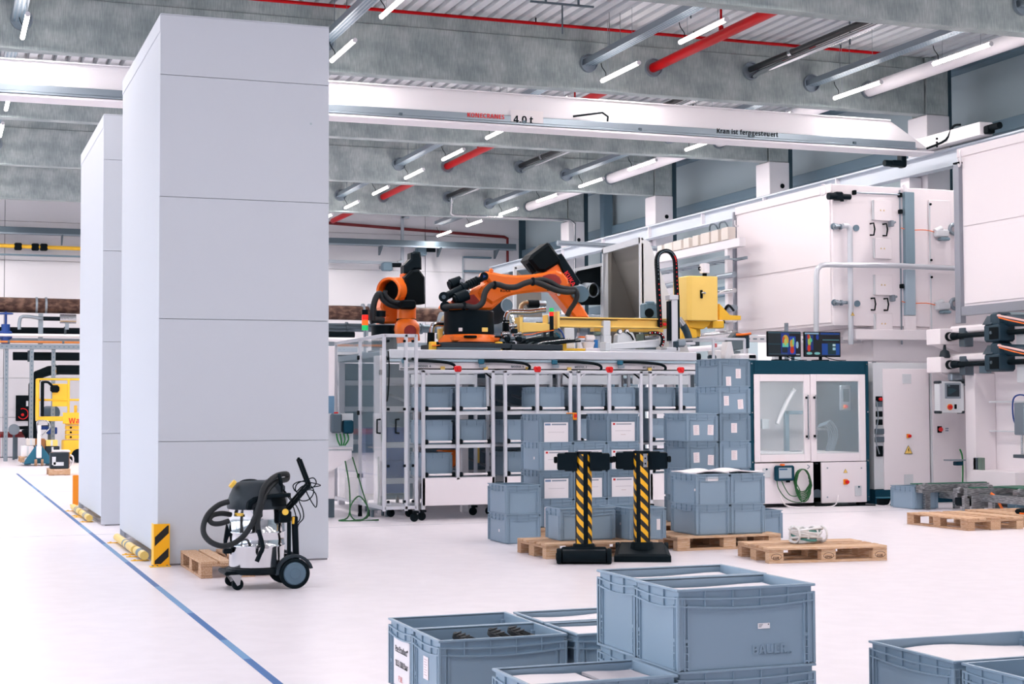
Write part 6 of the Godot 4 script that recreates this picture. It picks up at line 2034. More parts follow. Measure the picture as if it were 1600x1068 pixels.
func enclosure() -> void:
	var t := thing("glass_guard", "tall aluminium framed clear guard on castors, left of the trolleys", "safety guard", Vector3(5.40, 0, -19.5))
	var al := mat("aluminium")
	var H := 2.42
	var w := 0.43
	var zs := [0.0, -1.22, -2.6]
	var h: Sh
	for q in [[0.0, 0.0], [w, 0.0], [0.0, zs[1]], [0.0, zs[2]], [w * 0.68, 0.0]]:
		part(t, "post", bx(Vector3(q[0], (H + 0.14) / 2, q[1]), Vector3(0.042, H - 0.14, 0.042), 0.004), al)
	for y in [H - 0.02, 0.18]:
		part(t, "front_rail", bx(Vector3(w / 2, y, 0), Vector3(w, 0.042, 0.042), 0.004), al)
		part(t, "side_rail", bx(Vector3(0, y, zs[2] / 2), Vector3(0.042, 0.042, -zs[2]), 0.004), al)
	for q in [[zs[0], zs[1]], [zs[1], zs[2]]]:
		part(t, "clear_panel", bx(Vector3(0, 1.3, (q[0] + q[1]) / 2), Vector3(0.006, 2.2, absf(q[1] - q[0]) - 0.05)), mat("clear_glass"), "clear plastic panel")
	part(t, "clear_panel", bx(Vector3(w * 0.34, 1.3, 0), Vector3(w * 0.62, 2.2, 0.006)), mat("clear_glass"))
	part(t, "clear_panel", bx(Vector3(w * 0.84, 1.3, 0), Vector3(w * 0.26, 2.2, 0.006)), mat("clear_glass"))
	for y in [0.26, 0.72, 1.45, 2.1, 2.33]:
		for x in [0.05, w * 0.62, w - 0.05]:
			part(t, "panel_clip", bx(Vector3(x, y, 0.02), Vector3(0.035, 0.035, 0.02), 0.006), mat("ink"))
	for y in [0.55, 1.4, 2.15]:
		part(t, "hinge", bx(Vector3(-0.025, y, zs[1]), Vector3(0.02, 0.06, 0.08), 0.006), mat("ink"))
	for q in [Vector3(-0.03, 1.23, -0.07), Vector3(0.2, 1.23, 0.0)]:
		part(t, "handle", tb([q + Vector3(0, 0.09, 0), q + Vector3(-0.05, 0.085, 0.02), q + Vector3(-0.05, -0.085, 0.02), q + Vector3(0, -0.09, 0)], 0.012, 8), mat("ink"), "black bow handle")
	part(t, "wiring", tb([Vector3(0.045, 2.2, 0.03), Vector3(0.06, 2.0, 0.03), Vector3(0.05, 1.7, 0.03), Vector3(0.03, 1.55, 0.03)], 0.008, 6, 4), mat("ink"))
	castor(t, Vector3(w - 0.02, 0, 0.04), 0.055)
	castor(t, Vector3(0.36, 0, -0.9), 0.055)
	h = Sh.new()
	h.box(Vector3(0, 0.09, zs[1]), Vector3(0.042, 0.14, 0.042))
	h.cyl(Vector3(0, 0, zs[1]), Vector3(0, 0.04, zs[1]), 0.03, 12)
	part(t, "foot", h, mat("ink"))
	part(t, "lower_rail", bx(Vector3(0.36, 0.18, -0.45), Vector3(0.042, 0.042, 0.9), 0.004), al)
	part(t, "lower_rail", bx(Vector3(0.18, 0.18, -0.9), Vector3(0.36, 0.042, 0.042), 0.004), al)
	# white lift column on a small stand behind the side panel
	t = thing("lift_column", "slim white column on a small four footed stand behind the clear guard", "column stand", Vector3(5.62, 0, -20.62))
	part(t, "column", bx(Vector3(0, 1.15, 0), Vector3(0.10, 2.05, 0.08), 0.01), mat("white_paint"))
	part(t, "stand", bx(Vector3(0, 0.105, 0), Vector3(0.24, 0.03, 0.24), 0.008), mat("galv"))
	for x in [-0.1, 0.1]:
		for z in [-0.1, 0.1]:
			part(t, "foot", cy(Vector3(x, 0, z), Vector3(x, 0.09, z), 0.022, 10), mat("galv_dark"))
	part(t, "sensor_head", bx(Vector3(0.05, 1.95, 0.05), Vector3(0.09, 0.07, 0.08), 0.01), mat("ink"))
	# blue crates and pale foil hanging behind the guard
	for k in 4:
		t = thing("blue_crate", "blue crate, %s in the stack behind the clear guard" % ["lowest", "second", "third", "topmost"][k], "crate", Vector3(6.02, 0.25 + 0.235 * k, -21.85), 0, "blue crates behind the clear guard")
		var hh := Sh.new()
		for s in [-1.0, 1.0]:
			hh.box(Vector3(0.29 * s, 0.115, 0), Vector3(0.012, 0.23, 0.4))
			hh.box(Vector3(0, 0.115, 0.194 * s), Vector3(0.57, 0.23, 0.012))
		hh.box(Vector3(0, 0.006, 0), Vector3(0.57, 0.012, 0.38))
		part(t, "shell", hh, mat("blue"))
		hh = Sh.new()
		hh.box(Vector3(0, 0.222, 0.2), Vector3(0.6, 0.016, 0.02), 0.003)
		hh.box(Vector3(0, 0.222, -0.2), Vector3(0.6, 0.016, 0.02), 0.003)
		hh.box(Vector3(0.295, 0.222, 0), Vector3(0.02, 0.016, 0.4), 0.003)
		hh.box(Vector3(-0.295, 0.222, 0), Vector3(0.02, 0.016, 0.4), 0.003)
		part(t, "rim", hh, mat("blue"))
	t = thing("crate_stand", "low steel stand under the blue crates", "stand", Vector3(6.02, 0, -21.85))
	part(t, "top", bx(Vector3(0, 0.23, 0), Vector3(0.64, 0.03, 0.44), 0.006), mat("galv_dark"))
	for x in [-0.28, 0.28]:
		for z in [-0.18, 0.18]:
			part(t, "leg", bx(Vector3(x, 0.107, z), Vector3(0.04, 0.215, 0.04)), mat("galv_dark"))
	# white terminal cabinet, cut off by the pale tower
	t = thing("terminal_cabinet", "white terminal cabinet with a slanted side shelf, peeping out behind the nearest pale tower", "cabinet", Vector3(4.72, 0, -20.6))
	h = Sh.new()
	h.span(Vector3(-0.3, 0.25, -0.5), Vector3(0.3, 2.3, 0.0), 0.01)
	part(t, "body", h, mat("white_panel"))
	h = Sh.new()
	h.span(Vector3(-0.3, 0.0, -0.48), Vector3(0.3, 0.25, -0.02))
	part(t, "plinth", h, mat("galv_dark"))
	part(t, "display", bx(Vector3(0.24, 1.42, 0.008), Vector3(0.10, 0.42, 0.016), 0.004), mat("channel_blue", Color(0.40, 0.55, 0.66), 0.3))
	h = Sh.new()
	h.prism(PackedVector2Array([Vector2(0.0, 0.92), Vector2(0.52, 0.92), Vector2(0.52, 0.80), Vector2(0.05, 0.50), Vector2(0.0, 0.5)]), 0.02, 0.05)
	h.box(Vector3(0.26, 0.93, -0.1), Vector3(0.54, 0.02, 0.32), 0.004)
	part(t, "side_shelf", h, mat("white_panel"), "white bracket shelf")
	h = Sh.new()
	h.box(Vector3(0.0, 2.42, -0.2), Vector3(0.34, 0.22, 0.25), 0.03)
	part(t, "top_unit", h, mat("white_panel"))
	t = thing("plug_panel", "grey plug boxes with green leads on the white bracket shelf", "plug box", Vector3(5.06, 0.945, -20.49))
	part(t, "plug_box", bx(Vector3(-0.05, 0.32, 0), Vector3(0.14, 0.26, 0.12), 0.02), mat("galv_dark"))
	part(t, "plug_box", bx(Vector3(0.11, 0.27, 0), Vector3(0.14, 0.18, 0.12), 0.02), mat("anthracite"))
	part(t, "backplate", bx(Vector3(0.03, 0.2, -0.07), Vector3(0.34, 0.5, 0.02)), mat("machine_grey"))
	part(t, "red_lamp", cy(Vector3(-0.05, 0.45, 0), Vector3(-0.05, 0.47, 0), 0.03, 10), mat("red"))
	for k in 4:
		part(t, "plug_lead", tb([Vector3(-0.05 + 0.05 * k, 0.18, 0.02), Vector3(-0.04 + 0.05 * k, 0.10, 0.04), Vector3(0.0 + 0.02 * k, 0.02, 0.03)], 0.011, 6, 3), mat("green"))
	t = thing("green_cable", "green cable loops on the floor in front of the terminal cabinet", "cable", Vector3(5.02, 0.01, -19.98))
	part(t, "loop", tb([Vector3(0.1, 0.75, -0.45), Vector3(0.12, 0.4, -0.3), Vector3(0.05, 0.05, -0.05), Vector3(-0.12, 0.0, 0.1), Vector3(0.15, 0.0, 0.18), Vector3(0.3, 0.12, 0.0), Vector3(0.2, 0.3, -0.1), Vector3(0.05, 0.15, 0.0), Vector3(0.1, 0.0, 0.1), Vector3(0.4, 0.0, 0.15)], 0.01, 6, 5), mat("cable_green"))
	part(t, "loop", tb([Vector3(0.2, 0.8, -0.45), Vector3(0.26, 0.4, -0.2), Vector3(0.3, 0.05, 0.0), Vector3(0.05, 0.0, 0.14), Vector3(-0.05, 0.0, 0.05)], 0.01, 6, 5), mat("cable_green"))

func platform() -> void:
	var o := Vector3(5.70, 0, -20.30)
	var t := thing("robot_platform", "long white steel platform carrying the orange robots above the trolleys", "platform", o)
	var L := 4.6
	var h := Sh.new()
	h.span(Vector3(0, 2.13, -0.08), Vector3(L, 2.255, 0.0), 0.012)
	part(t, "front_beam", h, mat("aluminium"), "white front beam")
	h = Sh.new()
	h.span(Vector3(0, 2.09, -0.07), Vector3(L, 2.125, -0.01), 0.004)
	part(t, "lower_strip", h, mat("channel_pale"), "pale blue strip")
	part(t, "beam_end", cy(Vector3(L + 0.0, 2.19, -0.04), Vector3(L + 0.06, 2.19, -0.04), 0.05, 16), mat("ink"))
	h = Sh.new()
	h.span(Vector3(0, 2.17, -3.2), Vector3(L, 2.25, -0.08))
	part(t, "deck", h, mat("galv"))
	h = Sh.new()
	h.span(Vector3(0.15, 1.975, -0.065), Vector3(L, 2.088, -0.04), 0.004)
	part(t, "front_plate", h, mat("white_panel"))
	h = Sh.new()
	h.span(Vector3(0.15, 1.985, -0.04), Vector3(L, 2.0, -0.015), 0.004)
	part(t, "cable_rail", h, mat("ink"), "dark cable rail")
	for x in [0.1, 1.3, 2.5, 3.7, L - 0.1]:
		for z in [-0.75, -3.1]:
			part(t, "leg", bx(Vector3(x, 1.08, z), Vector3(0.10, 2.17, 0.10), 0.008), mat("white_paint"))
	for y in [0.45, 0.95, 1.45, 1.85]:
		part(t, "cross_rail", bx(Vector3(L / 2, y, -0.80), Vector3(L, 0.08, 0.03), 0.005), mat("machine_grey"))
		part(t, "cross_rail", bx(Vector3(L / 2, y, -3.1), Vector3(L, 0.08, 0.05), 0.005), mat("machine_grey"))
	part(t, "back_sheet", bx(Vector3(L / 2, 1.1, -3.18), Vector3(L, 2.1, 0.03)), mat("girt"))
	# sloping roller lanes under the deck
	for k in range(1, 9):
		for lv in 3:
			var x := 0.35 + k * 0.5
			var y: float = [0.55, 0.98, 1.42][lv]
			part(t, "roller_lane", tb([Vector3(x, y, -0.86), Vector3(x, y + 0.24, -3.0)], 0.022, 6), mat("galv") if k % 3 else mat("steel"))
	for k in range(1, 7):
		part(t, "drive_unit", bx(Vector3(0.4 + k * 0.62, [0.75, 1.2, 1.62][k % 3], -1.3 - 0.12 * (k % 4)), Vector3(0.18, 0.16, 0.3), 0.02), [mat("ink"), mat("anthracite"), mat("galv_dark")][k % 3])
	part(t, "lift_carriage", bx(Vector3(1.33, 0.72, -1.5), Vector3(0.34, 0.26, 0.3), 0.02), mat("orange"), "orange carriage under the deck")
	part(t, "yellow_stop", bx(Vector3(1.62, 0.78, -1.1), Vector3(0.05, 0.22, 0.06), 0.01), mat("pale_yellow"))
	for q in [[0.15, "MODUL 4"], [1.5, "MODUL 3"], [2.45, "MODUL 2"], [3.5, "MODUL 1"]]:
		letters(t, q[1], Vector3(q[0] as float + 0.25, 2.03, -0.038), 0.032, mat("galv_dark"), 0, true, 0.002)
	for k in 6:
		part(t, "yellow_clip", bx(Vector3(0.75 + k * 0.62, 2.005, -0.015), Vector3(0.06, 0.045, 0.03), 0.006), mat("pale_yellow"))
	var nm := ["first", "second", "third", "rightmost"]
	for k in 4:
		var xa: float = [0.25, 1.34, 2.42, 3.42][k]
		var c := thing("cable_chain", "%s black energy chain hanging on the platform front, counted from the left" % nm[k], "cable chain", o + Vector3(xa, 2.03, 0.03), 0, "black energy chains on the platform")
		part(c, "chain", tb([Vector3(0.0, 0.075, 0), Vector3(0.25, 0.072, 0), Vector3(0.5, 0.055, 0), Vector3(0.61, 0.035, 0), Vector3(0.66, 0.0, 0), Vector3(0.645, -0.045, 0), Vector3(0.6, -0.065, 0), Vector3(0.5, -0.072, 0)], 0.020, 8, 3), mat("rubber"))
		h = Sh.new()
		h.box(Vector3(-0.05, 0.065, 0.0), Vector3(0.08, 0.06, 0.04), 0.006)
		part(c, "mount", h, mat("teal"))
		part(c, "angle_plate", bx(Vector3(-0.03, 0.01, -0.01), Vector3(0.10, 0.05, 0.02), 0.004), mat("galv"))

func big_robot() -> void:
	var t := thing("industrial_robot", "large orange robot arm bent over to the right, on a black drum base", "robot", Vector3(7.16, 2.25, -21.3))
	var z := -21.3
	var h := Sh.new()
	# track and turntable
	h.box(Vector3(-0.148, 0.072, 0.3), Vector3(1.038, 0.075, 1), 0.01)
	part(t, "track", h, mat("anthracite_dark"), "dark track plate")
	h = Sh.new()
	h.box(Vector3(-0.271, 0.03, 0.8), Vector3(0.927, 0.028, 0.06), 0.005)
	part(t, "track_rail", h, mat("galv_dark"))
	h = Sh.new()
	h.lathe([Vector2(0.0, 0.07), Vector2(0.50, 0.07), Vector2(0.52, 0.10), Vector2(0.46, 0.145), Vector2(0.0, 0.145)], 40)
	part(t, "turntable", h, mat("robot_black"))
	h = Sh.new()
	h.lathe([Vector2(0.0, 0.145), Vector2(0.44, 0.145), Vector2(0.44, 0.175), Vector2(0.37, 0.255), Vector2(0.0, 0.255)], 36)
	for k in 4:
		var a := PI / 4 + k * PI / 2
		h.box(Vector3(cos(a) * 0.38, 0.19, sin(a) * 0.38), Vector3(0.18, 0.08, 0.18), 0.02)
	var fl := part(t, "base_flange", h, mat("orange"), "orange base flange")
	for q in [[-0.12, 0.18], [0.32, 0.12]]:
		part(fl, "flange_slot", bx(Vector3(q[0], 0.215, 0.415 if q[0] < 0 else 0.32), Vector3(q[1], 0.035, 0.08), 0.012), mat("ink"))
	h = Sh.new()
	h.lathe([Vector2(0.0, 0.255), Vector2(0.355, 0.255), Vector2(0.36, 0.27), Vector2(0.36, 0.585), Vector2(0.345, 0.60), Vector2(0.0, 0.605)], 44)
	var dr := part(t, "drum", h, mat("robot_black"), "black drum")
	part(dr, "yellow_plate", bx(Vector3(0.12, 0.32, 0.345), Vector3(0.09, 0.06, 0.02), 0.004), mat("pale_yellow"))
	part(dr, "white_plate", bx(Vector3(-0.22, 0.32, 0.29), Vector3(0.06, 0.05, 0.02), 0.004), mat("paper"))
	for q in [Vector3(-0.758, 0.061, 0.68), Vector3(0.212, 0.07, 0.68)]:
		var lk := part(t, "track_lock", bx(q, Vector3(0.09, 0.13, 0.10), 0.012), mat("yellow"), "yellow track lock")
		part(lk, "lock_cap", bx(q + Vector3(0.06, 0.0, 0), Vector3(0.04, 0.13, 0.1), 0.01), mat("ink"))
	# rotating column
	h = Sh.new()
	h.prism(PackedVector2Array([Vector2(-0.403, 0.648), Vector2(-0.340, 0.606), Vector2(0.288, 0.617), Vector2(0.463, 0.768), Vector2(0.500, 0.813), Vector2(0.316, 0.939), Vector2(0.206, 1.041), Vector2(0.096, 0.952), Vector2(-0.013, 0.897), Vector2(-0.159, 0.721), Vector2(-0.313, 0.736), Vector2(-0.376, 0.700)]), -0.22, 0.20, 0.03)
	part(t, "rotating_column", h, mat("orange"))
	h = Sh.new()
	h.prism(PackedVector2Array([Vector2(-0.340, 0.718), Vector2(-0.285, 0.788), Vector2(0.005, 0.828), Vector2(0.096, 0.726), Vector2(0.059, 0.656), Vector2(-0.250, 0.651)]), 0.19, 0.23, 0.01)
	part(t, "column_recess", h, mat("dark_orange"))
	# link arm
	h = Sh.new()
	h.prism(PackedVector2Array([Vector2(0.132, 1.092), Vector2(0.154, 1.139), Vector2(0.199, 1.163), Vector2(0.282, 1.156), Vector2(0.428, 1.129), Vector2(0.650, 1.117), Vector2(0.873, 1.134), Vector2(1.069, 1.165), Vector2(1.267, 1.209), Vector2(1.380, 1.168), Vector2(1.455, 1.082), Vector2(1.464, 0.994), Vector2(1.407, 0.895), Vector2(1.284, 0.866), Vector2(1.190, 0.896), Vector2(0.946, 0.887), Vector2(0.723, 0.858), Vector2(0.575, 0.825), Vector2(0.427, 0.770), Vector2(0.280, 0.689), Vector2(0.171, 0.756), Vector2(0.089, 0.789), Vector2(0.062, 0.857), Vector2(0.117, 0.945), Vector2(0.254, 0.974), Vector2(0.208, 1.033)]), 0.0, 0.24, 0.035)
	var arm := part(t, "link_arm", h, mat("orange"), "orange link arm")
	part(arm, "pivot_cap", cy(Vector3(0.113, 1.078, 0.35), Vector3(0.095, 1.074, 0.4), 0.06, 22), mat("robot_black"), "black pivot cap")
	part(arm, "cap_mark", cy(Vector3(0.095, 1.074, 0.401), Vector3(0.093, 1.073, 0.407), 0.028, 3), mat("blue"))
	part(arm, "oval_recess", pm(PackedVector2Array([Vector2(0.972, 1.067), Vector2(1.018, 1.112), Vector2(1.111, 1.140), Vector2(1.205, 1.134), Vector2(1.270, 1.092), Vector2(1.297, 1.023), Vector2(1.260, 0.970), Vector2(1.166, 0.985), Vector2(1.074, 1.027), Vector2(0.999, 1.033)]), 0.335, 0.36, 0.008), mat("dark_orange"), "dark red oval recess")
	letters(arm, "KUKA", Vector3(0.347, 0.88, 0.35) + Vector3(0, 0, 0.012), 0.045, mat("ink"), 0, true, 0.004)
	letters(arm, "KUKA", Vector3(1.064, 0.91, 0.35) + Vector3(0, 0, 0.012), 0.04, mat("ink"), 0, true, 0.004)
	part(arm, "lug", bx(Vector3(0.269, 1.169, 0.2), Vector3(0.06, 0.08, 0.06), 0.02), mat("orange"))
	# counterbalance and motors at the rear
	h = Sh.new()
	h.cyl(Vector3(-0.411, 0.794, 0.25), Vector3(-0.115, 0.945, 0.25), 0.055, 18)
	h.cyl(Vector3(-0.187, 0.91, 0.25), Vector3(-0.16, 0.924, 0.25), 0.085, 18)
	h.cyl(Vector3(-0.124, 0.94, 0.25), Vector3(0.12, 1.057, 0.25), 0.042, 16)
	for k in 5:
		var f0 := lerpf(0.1, 0.8, k / 5.0)
		var a: Vector3 = Vector3(-0.124, 0.94, 0.25)
		var b: Vector3 = Vector3(0.12, 1.057, 0.25)
		h.cyl(a.lerp(b, f0), a.lerp(b, f0 + 0.07), 0.066, 16)
	part(t, "counterbalance", h, mat("robot_black"), "black counterbalance cylinder")
	h = Sh.new()
	h.cyl(Vector3(-0.443, 0.783, 0.2), Vector3(-0.49, 0.772, 0.35), 0.072, 24)
	part(t, "pivot_disc", h, mat("rubber"))
	part(t, "disc_centre", cy(Vector3(-0.49, 0.772, 0.35), Vector3(-0.495, 0.771, 0.365), 0.03, 14), mat("galv_dark"))
	h = Sh.new()
	h.cyl(Vector3(-0.308, 0.961, 0.1), Vector3(-0.155, 1.016, 0.1), 0.085, 18)
	h.cyl(Vector3(-0.335, 0.951, 0.1), Vector3(-0.308, 0.961, 0.1), 0.065, 18)
	part(t, "axis_motor", h, mat("robot_black"))
	part(t, "motor_cap", cy(Vector3(-0.148, 1.021, 0.15), Vector3(-0.181, 1.012, 0.25), 0.035, 14), mat("steel"))
	h = Sh.new()
	h.cyl(Vector3(-0.3, 0.749, 0.32), Vector3(-0.13, 0.821, 0.32), 0.085, 18)
	h.cyl(Vector3(-0.328, 0.737, 0.32), Vector3(-0.3, 0.749, 0.32), 0.06, 18)
	part(t, "axis_motor", h, mat("robot_black"))
	part(t, "connector", bx(Vector3(-0.14, 0.852, 0.35), Vector3(0.07, 0.06, 0.08), 0.015), mat("steel"))
	part(t, "rear_motor", cy(Vector3(-0.39, 0.656, 0.1), Vector3(-0.469, 0.639, 0.35), 0.075, 18), mat("rubber"))
	# wrist head and its two black housings
	h = Sh.new()
	h.prism(PackedVector2Array([Vector2(1.071, 1.175), Vector2(1.175, 1.245), Vector2(1.318, 1.341), Vector2(1.422, 1.288), Vector2(1.469, 1.200), Vector2(1.535, 1.104), Vector2(1.564, 1.034), Vector2(1.515, 0.900), Vector2(1.591, 0.812), Vector2(1.706, 0.726), Vector2(1.782, 0.621), Vector2(1.849, 0.524), Vector2(1.609, 0.520), Vector2(1.514, 0.616), Vector2(1.400, 0.755), Vector2(1.287, 0.886), Vector2(1.230, 0.982), Vector2(1.344, 0.984), Vector2(1.269, 1.124)]), -0.15, 0.12, 0.03)
	part(t, "fore_arm", h, mat("orange"), "orange fore arm reaching down")
	h = Sh.new()
	h.prism(PackedVector2Array([Vector2(0.859, 1.355), Vector2(0.912, 1.432), Vector2(1.159, 1.612), Vector2(1.197, 1.601), Vector2(1.386, 1.363), Vector2(1.348, 1.321), Vector2(1.109, 1.181), Vector2(1.005, 1.187)]), -0.22, 0.18, 0.04)
	var mb := part(t, "motor_block", h, mat("case_black"), "black three-motor block")
	for q in [(Vector2(905, 310)), (Vector2(960, 275)), (Vector2(1025, 230))]:
		pass
	for p in [Vector3(0.947, 1.25, 0.03), Vector3(1.054, 1.314, 0.03), Vector3(1.182, 1.394, 0.03)]:
		var hh := Sh.new()
		hh.cyl(p + Vector3(-0.05, 0.07, 0), p + Vector3(0.05, -0.07, 0), 0.045, 14)
		part(mb, "motor_hump", hh, mat("robot_black"))
	h = Sh.new()
	h.prism(PackedVector2Array([Vector2(1.282, 1.416), Vector2(1.380, 1.463), Vector2(1.418, 1.420), Vector2(1.682, 1.048), Vector2(1.643, 1.003), Vector2(1.529, 1.018), Vector2(1.445, 1.104)]), -0.06, 0.16, 0.015)
	var tc := part(t, "terminal_case", h, mat("robot_black"), "long black terminal case")
	var lt := letters(tc, "KUKA", Vector3(1.37, 1.184, 0.32), 0.07, mat("red"), 0, true, 0.006)
	lt.rotation.z = deg_to_rad(-57.0)
	part(t, "bolt", cy(Vector3(1.474, 1.038, 0.1), Vector3(1.433, 1.029, 0.2), 0.03, 12), mat("paper"))
	part(t, "bolt", cy(Vector3(1.35, 0.868, 0.1), Vector3(1.31, 0.86, 0.2), 0.026, 12), mat("paper"))
	h = Sh.new()
	h.cyl(Vector3(1.789, 0.934, -0.2), Vector3(1.66, 0.868, 0.2), 0.12, 22)
	part(t, "wrist_flange", h, mat("motor_grey"), "blue grey wrist flange")
	# dress pack hoses
	h = tb([Vector3(-0.489, 0.636, 0.3), Vector3(-0.408, 0.638, 0.38), Vector3(-0.208, 0.646, 0.42), Vector3(-0.054, 0.627, 0.44), Vector3(0.053, 0.697, 0.44), Vector3(0.093, 0.835, 0.43), Vector3(0.169, 0.931, 0.42), Vector3(0.277, 0.963, 0.42), Vector3(0.422, 0.928, 0.42), Vector3(0.568, 0.932, 0.42), Vector3(0.696, 0.986, 0.42), Vector3(0.825, 1.015, 0.42), Vector3(0.953, 0.984, 0.42), Vector3(1.083, 0.935, 0.42), Vector3(1.221, 0.896, 0.4), Vector3(1.386, 0.882, 0.36), Vector3(1.505, 0.901, 0.3)], 0.042, 14, 4)
	part(t, "dress_hose", h, mat("hose_black"), "thick black hose along the arm")
	h = tb([Vector3(0.825, 1.027, 0.42), Vector3(0.98, 1.05, 0.4), Vector3(1.118, 1.017, 0.38), Vector3(1.256, 0.952, 0.36), Vector3(1.422, 0.933, 0.32), Vector3(1.524, 0.928, 0.3), Vector3(1.561, 0.841, 0.3), Vector3(1.539, 0.738, 0.26), Vector3(1.48, 0.634, 0.22), Vector3(1.44, 0.539, 0.2)], 0.036, 12, 4)
	part(t, "dress_hose", h, mat("hose_black"))
	h = Sh.new()
	for p in [Vector3(-0.214, 0.646, 0.42), Vector3(0.241, 0.95, 0.42), Vector3(0.825, 1.015, 0.42)]:
		h.box(p, Vector3(0.05, 0.12, 0.10), 0.02)
	part(t, "hose_clamp", h, mat("ink"))
	part(t, "orange_lead", tb([Vector3(-0.788, 0.066, 0.75), Vector3(-0.484, 0.087, 0.72), Vector3(-0.232, 0.063, 0.75), Vector3(0.157, 0.062, 0.75)], 0.010, 6, 4), mat("orange"))

func small_robot() -> void:
	var t := thing("industrial_robot", "smaller orange robot seen end on behind the clear guard, with a large black motor hood", "robot", Vector3(6.15, 2.25, -22.2))
	var h := Sh.new()
	h.lathe([Vector2(0.0, 0.0), Vector2(0.24, 0.0), Vector2(0.24, 0.05), Vector2(0.19, 0.06), Vector2(0.19, 0.42), Vector2(0.0, 0.42)], 32)
	part(t, "drum", h, mat("robot_black"), "black drum base")
	h = Sh.new()
	h.prism(PackedVector2Array([Vector2(-0.096, 0.446), Vector2(0.232, 0.451), Vector2(0.251, 0.557), Vector2(0.214, 0.592), Vector2(0.232, 0.734), Vector2(0.141, 0.838), Vector2(-0.060, 0.816), Vector2(-0.087, 0.692), Vector2(-0.042, 0.588), Vector2(0.013, 0.553)]), -0.16, 0.12, 0.03)
	part(t, "rotating_column", h, mat("orange"))
	h = Sh.new()
	h.cyl(Vector3(-0.016, 0.911, 0.3), Vector3(0.377, 0.96, -0.15), 0.20, 30, 0.20, false)
	h.cyl(Vector3(-0.016, 0.911, 0.3), Vector3(0.377, 0.96, -0.15), 0.165, 30, 0.165, false)
	h.ring(Vector3(-0.016, 0.911, 0.3), Vector3(1, 0, -0.95), 0.182, 0.022, 30, 8)
	part(t, "elbow_housing", h, mat("orange"), "round orange elbow housing")
	part(t, "elbow_core", cy(Vector3(0.111, 0.921, 0.2), Vector3(0.317, 0.952, -0.1), 0.16, 24), mat("ink"))
	part(t, "bolt", cy(Vector3(0.137, 0.832, 0.3), Vector3(0.126, 0.829, 0.34), 0.03, 12), mat("paper"))
	h = Sh.new()
	h.prism(PackedVector2Array([Vector2(0.259, 1.191), Vector2(0.319, 1.219), Vector2(0.384, 1.123), Vector2(0.383, 0.946), Vector2(0.310, 0.945), Vector2(0.273, 1.068)]), -0.1, 0.1, 0.02)
	part(t, "shoulder", h, mat("orange"))
	h = Sh.new()
	h.prism(PackedVector2Array([Vector2(0.241, 1.121), Vector2(0.350, 1.235), Vector2(0.465, 1.238), Vector2(0.544, 1.134), Vector2(0.550, 0.739), Vector2(0.419, 0.727), Vector2(0.309, 0.681), Vector2(0.240, 0.689)]), -0.02, 0.28, 0.03)
	part(t, "motor_hood", h, mat("case_black"), "large black motor hood")
	h = Sh.new()
	h.prism(PackedVector2Array([Vector2(0.273, 1.187), Vector2(0.273, 1.311), Vector2(0.380, 1.412), Vector2(0.380, 1.501), Vector2(0.436, 1.520), Vector2(0.524, 1.514), Vector2(0.543, 1.417), Vector2(0.546, 1.256), Vector2(0.435, 1.253), Vector2(0.334, 1.179)]), -0.12, 0.12, 0.03)
	part(t, "upper_motor", h, mat("robot_black"))
	h = Sh.new()
	h.cyl(Vector3(0.251, 0.68, 0.3), Vector3(0.251, 0.488, 0.3), 0.14, 26)
	part(t, "wrist_neck", h, mat("orange"))
	part(t, "neck_band", cy(Vector3(0.251, 0.509, 0.3), Vector3(0.251, 0.484, 0.3), 0.146, 26), mat("ink"))
	h = Sh.new()
	h.ball(Vector3(0.244, 0.354, 0.35), Vector3(0.19, 0.19, 0.17), 24)
	h.cyl(Vector3(0.244, 0.354, 0.35), Vector3(0.267, 0.172, 0.35), 0.17, 24)
	part(t, "wrist", h, mat("orange"))
	part(t, "wrist_flange", cy(Vector3(0.256, 0.322, 0.48), Vector3(0.238, 0.319, 0.54), 0.09, 20), mat("dark_orange"))
	h = Sh.new()
	h.box(Vector3(0.207, 0.704, 0.5), Vector3(0.217, 0.13, 0.2), 0.03)
	part(t, "cable_collar", h, mat("ink"))
	part(t, "dress_hose", tb([Vector3(-0.272, 0.477, 0.35), Vector3(-0.272, 0.581, 0.35), Vector3(-0.245, 0.737, 0.35), Vector3(-0.2, 0.842, 0.35), Vector3(-0.156, 0.861, 0.35), Vector3(-0.102, 0.775, 0.35), Vector3(0.006, 0.707, 0.35), Vector3(0.168, 0.684, 0.35)], 0.045, 12, 4), mat("hose_black"))
	part(t, "dress_hose", tb([Vector3(-0.094, 0.91, 0.4), Vector3(-0.089, 0.841, 0.4), Vector3(-0.008, 0.765, 0.4), Vector3(0.099, 0.741, 0.4), Vector3(0.19, 0.734, 0.4)], 0.034, 12, 4), mat("hose_black"))
	part(t, "lower_hose", tb([Vector3(-0.294, 0.476, 0.3), Vector3(-0.196, 0.49, 0.3), Vector3(-0.088, 0.479, 0.3)], 0.05, 12, 3), mat("hose_black"))
	part(t, "base_motor", cy(Vector3(-0.128, 0.624, 0.25), Vector3(-0.128, 0.537, 0.25), 0.08, 16), mat("robot_black"))
	# signal lamp
	t = thing("signal_tower", "signal lamp with red, orange and green rings left of the smaller robot", "signal lamp", Vector3(5.753, 2.581, -21.8))
	var p0: float = t.position.y
	t.position.y = 2.25
	p0 -= 2.25
	part(t, "pole", cy(Vector3(0, 0, 0), Vector3(0, p0, 0), 0.02, 10), mat("galv"))
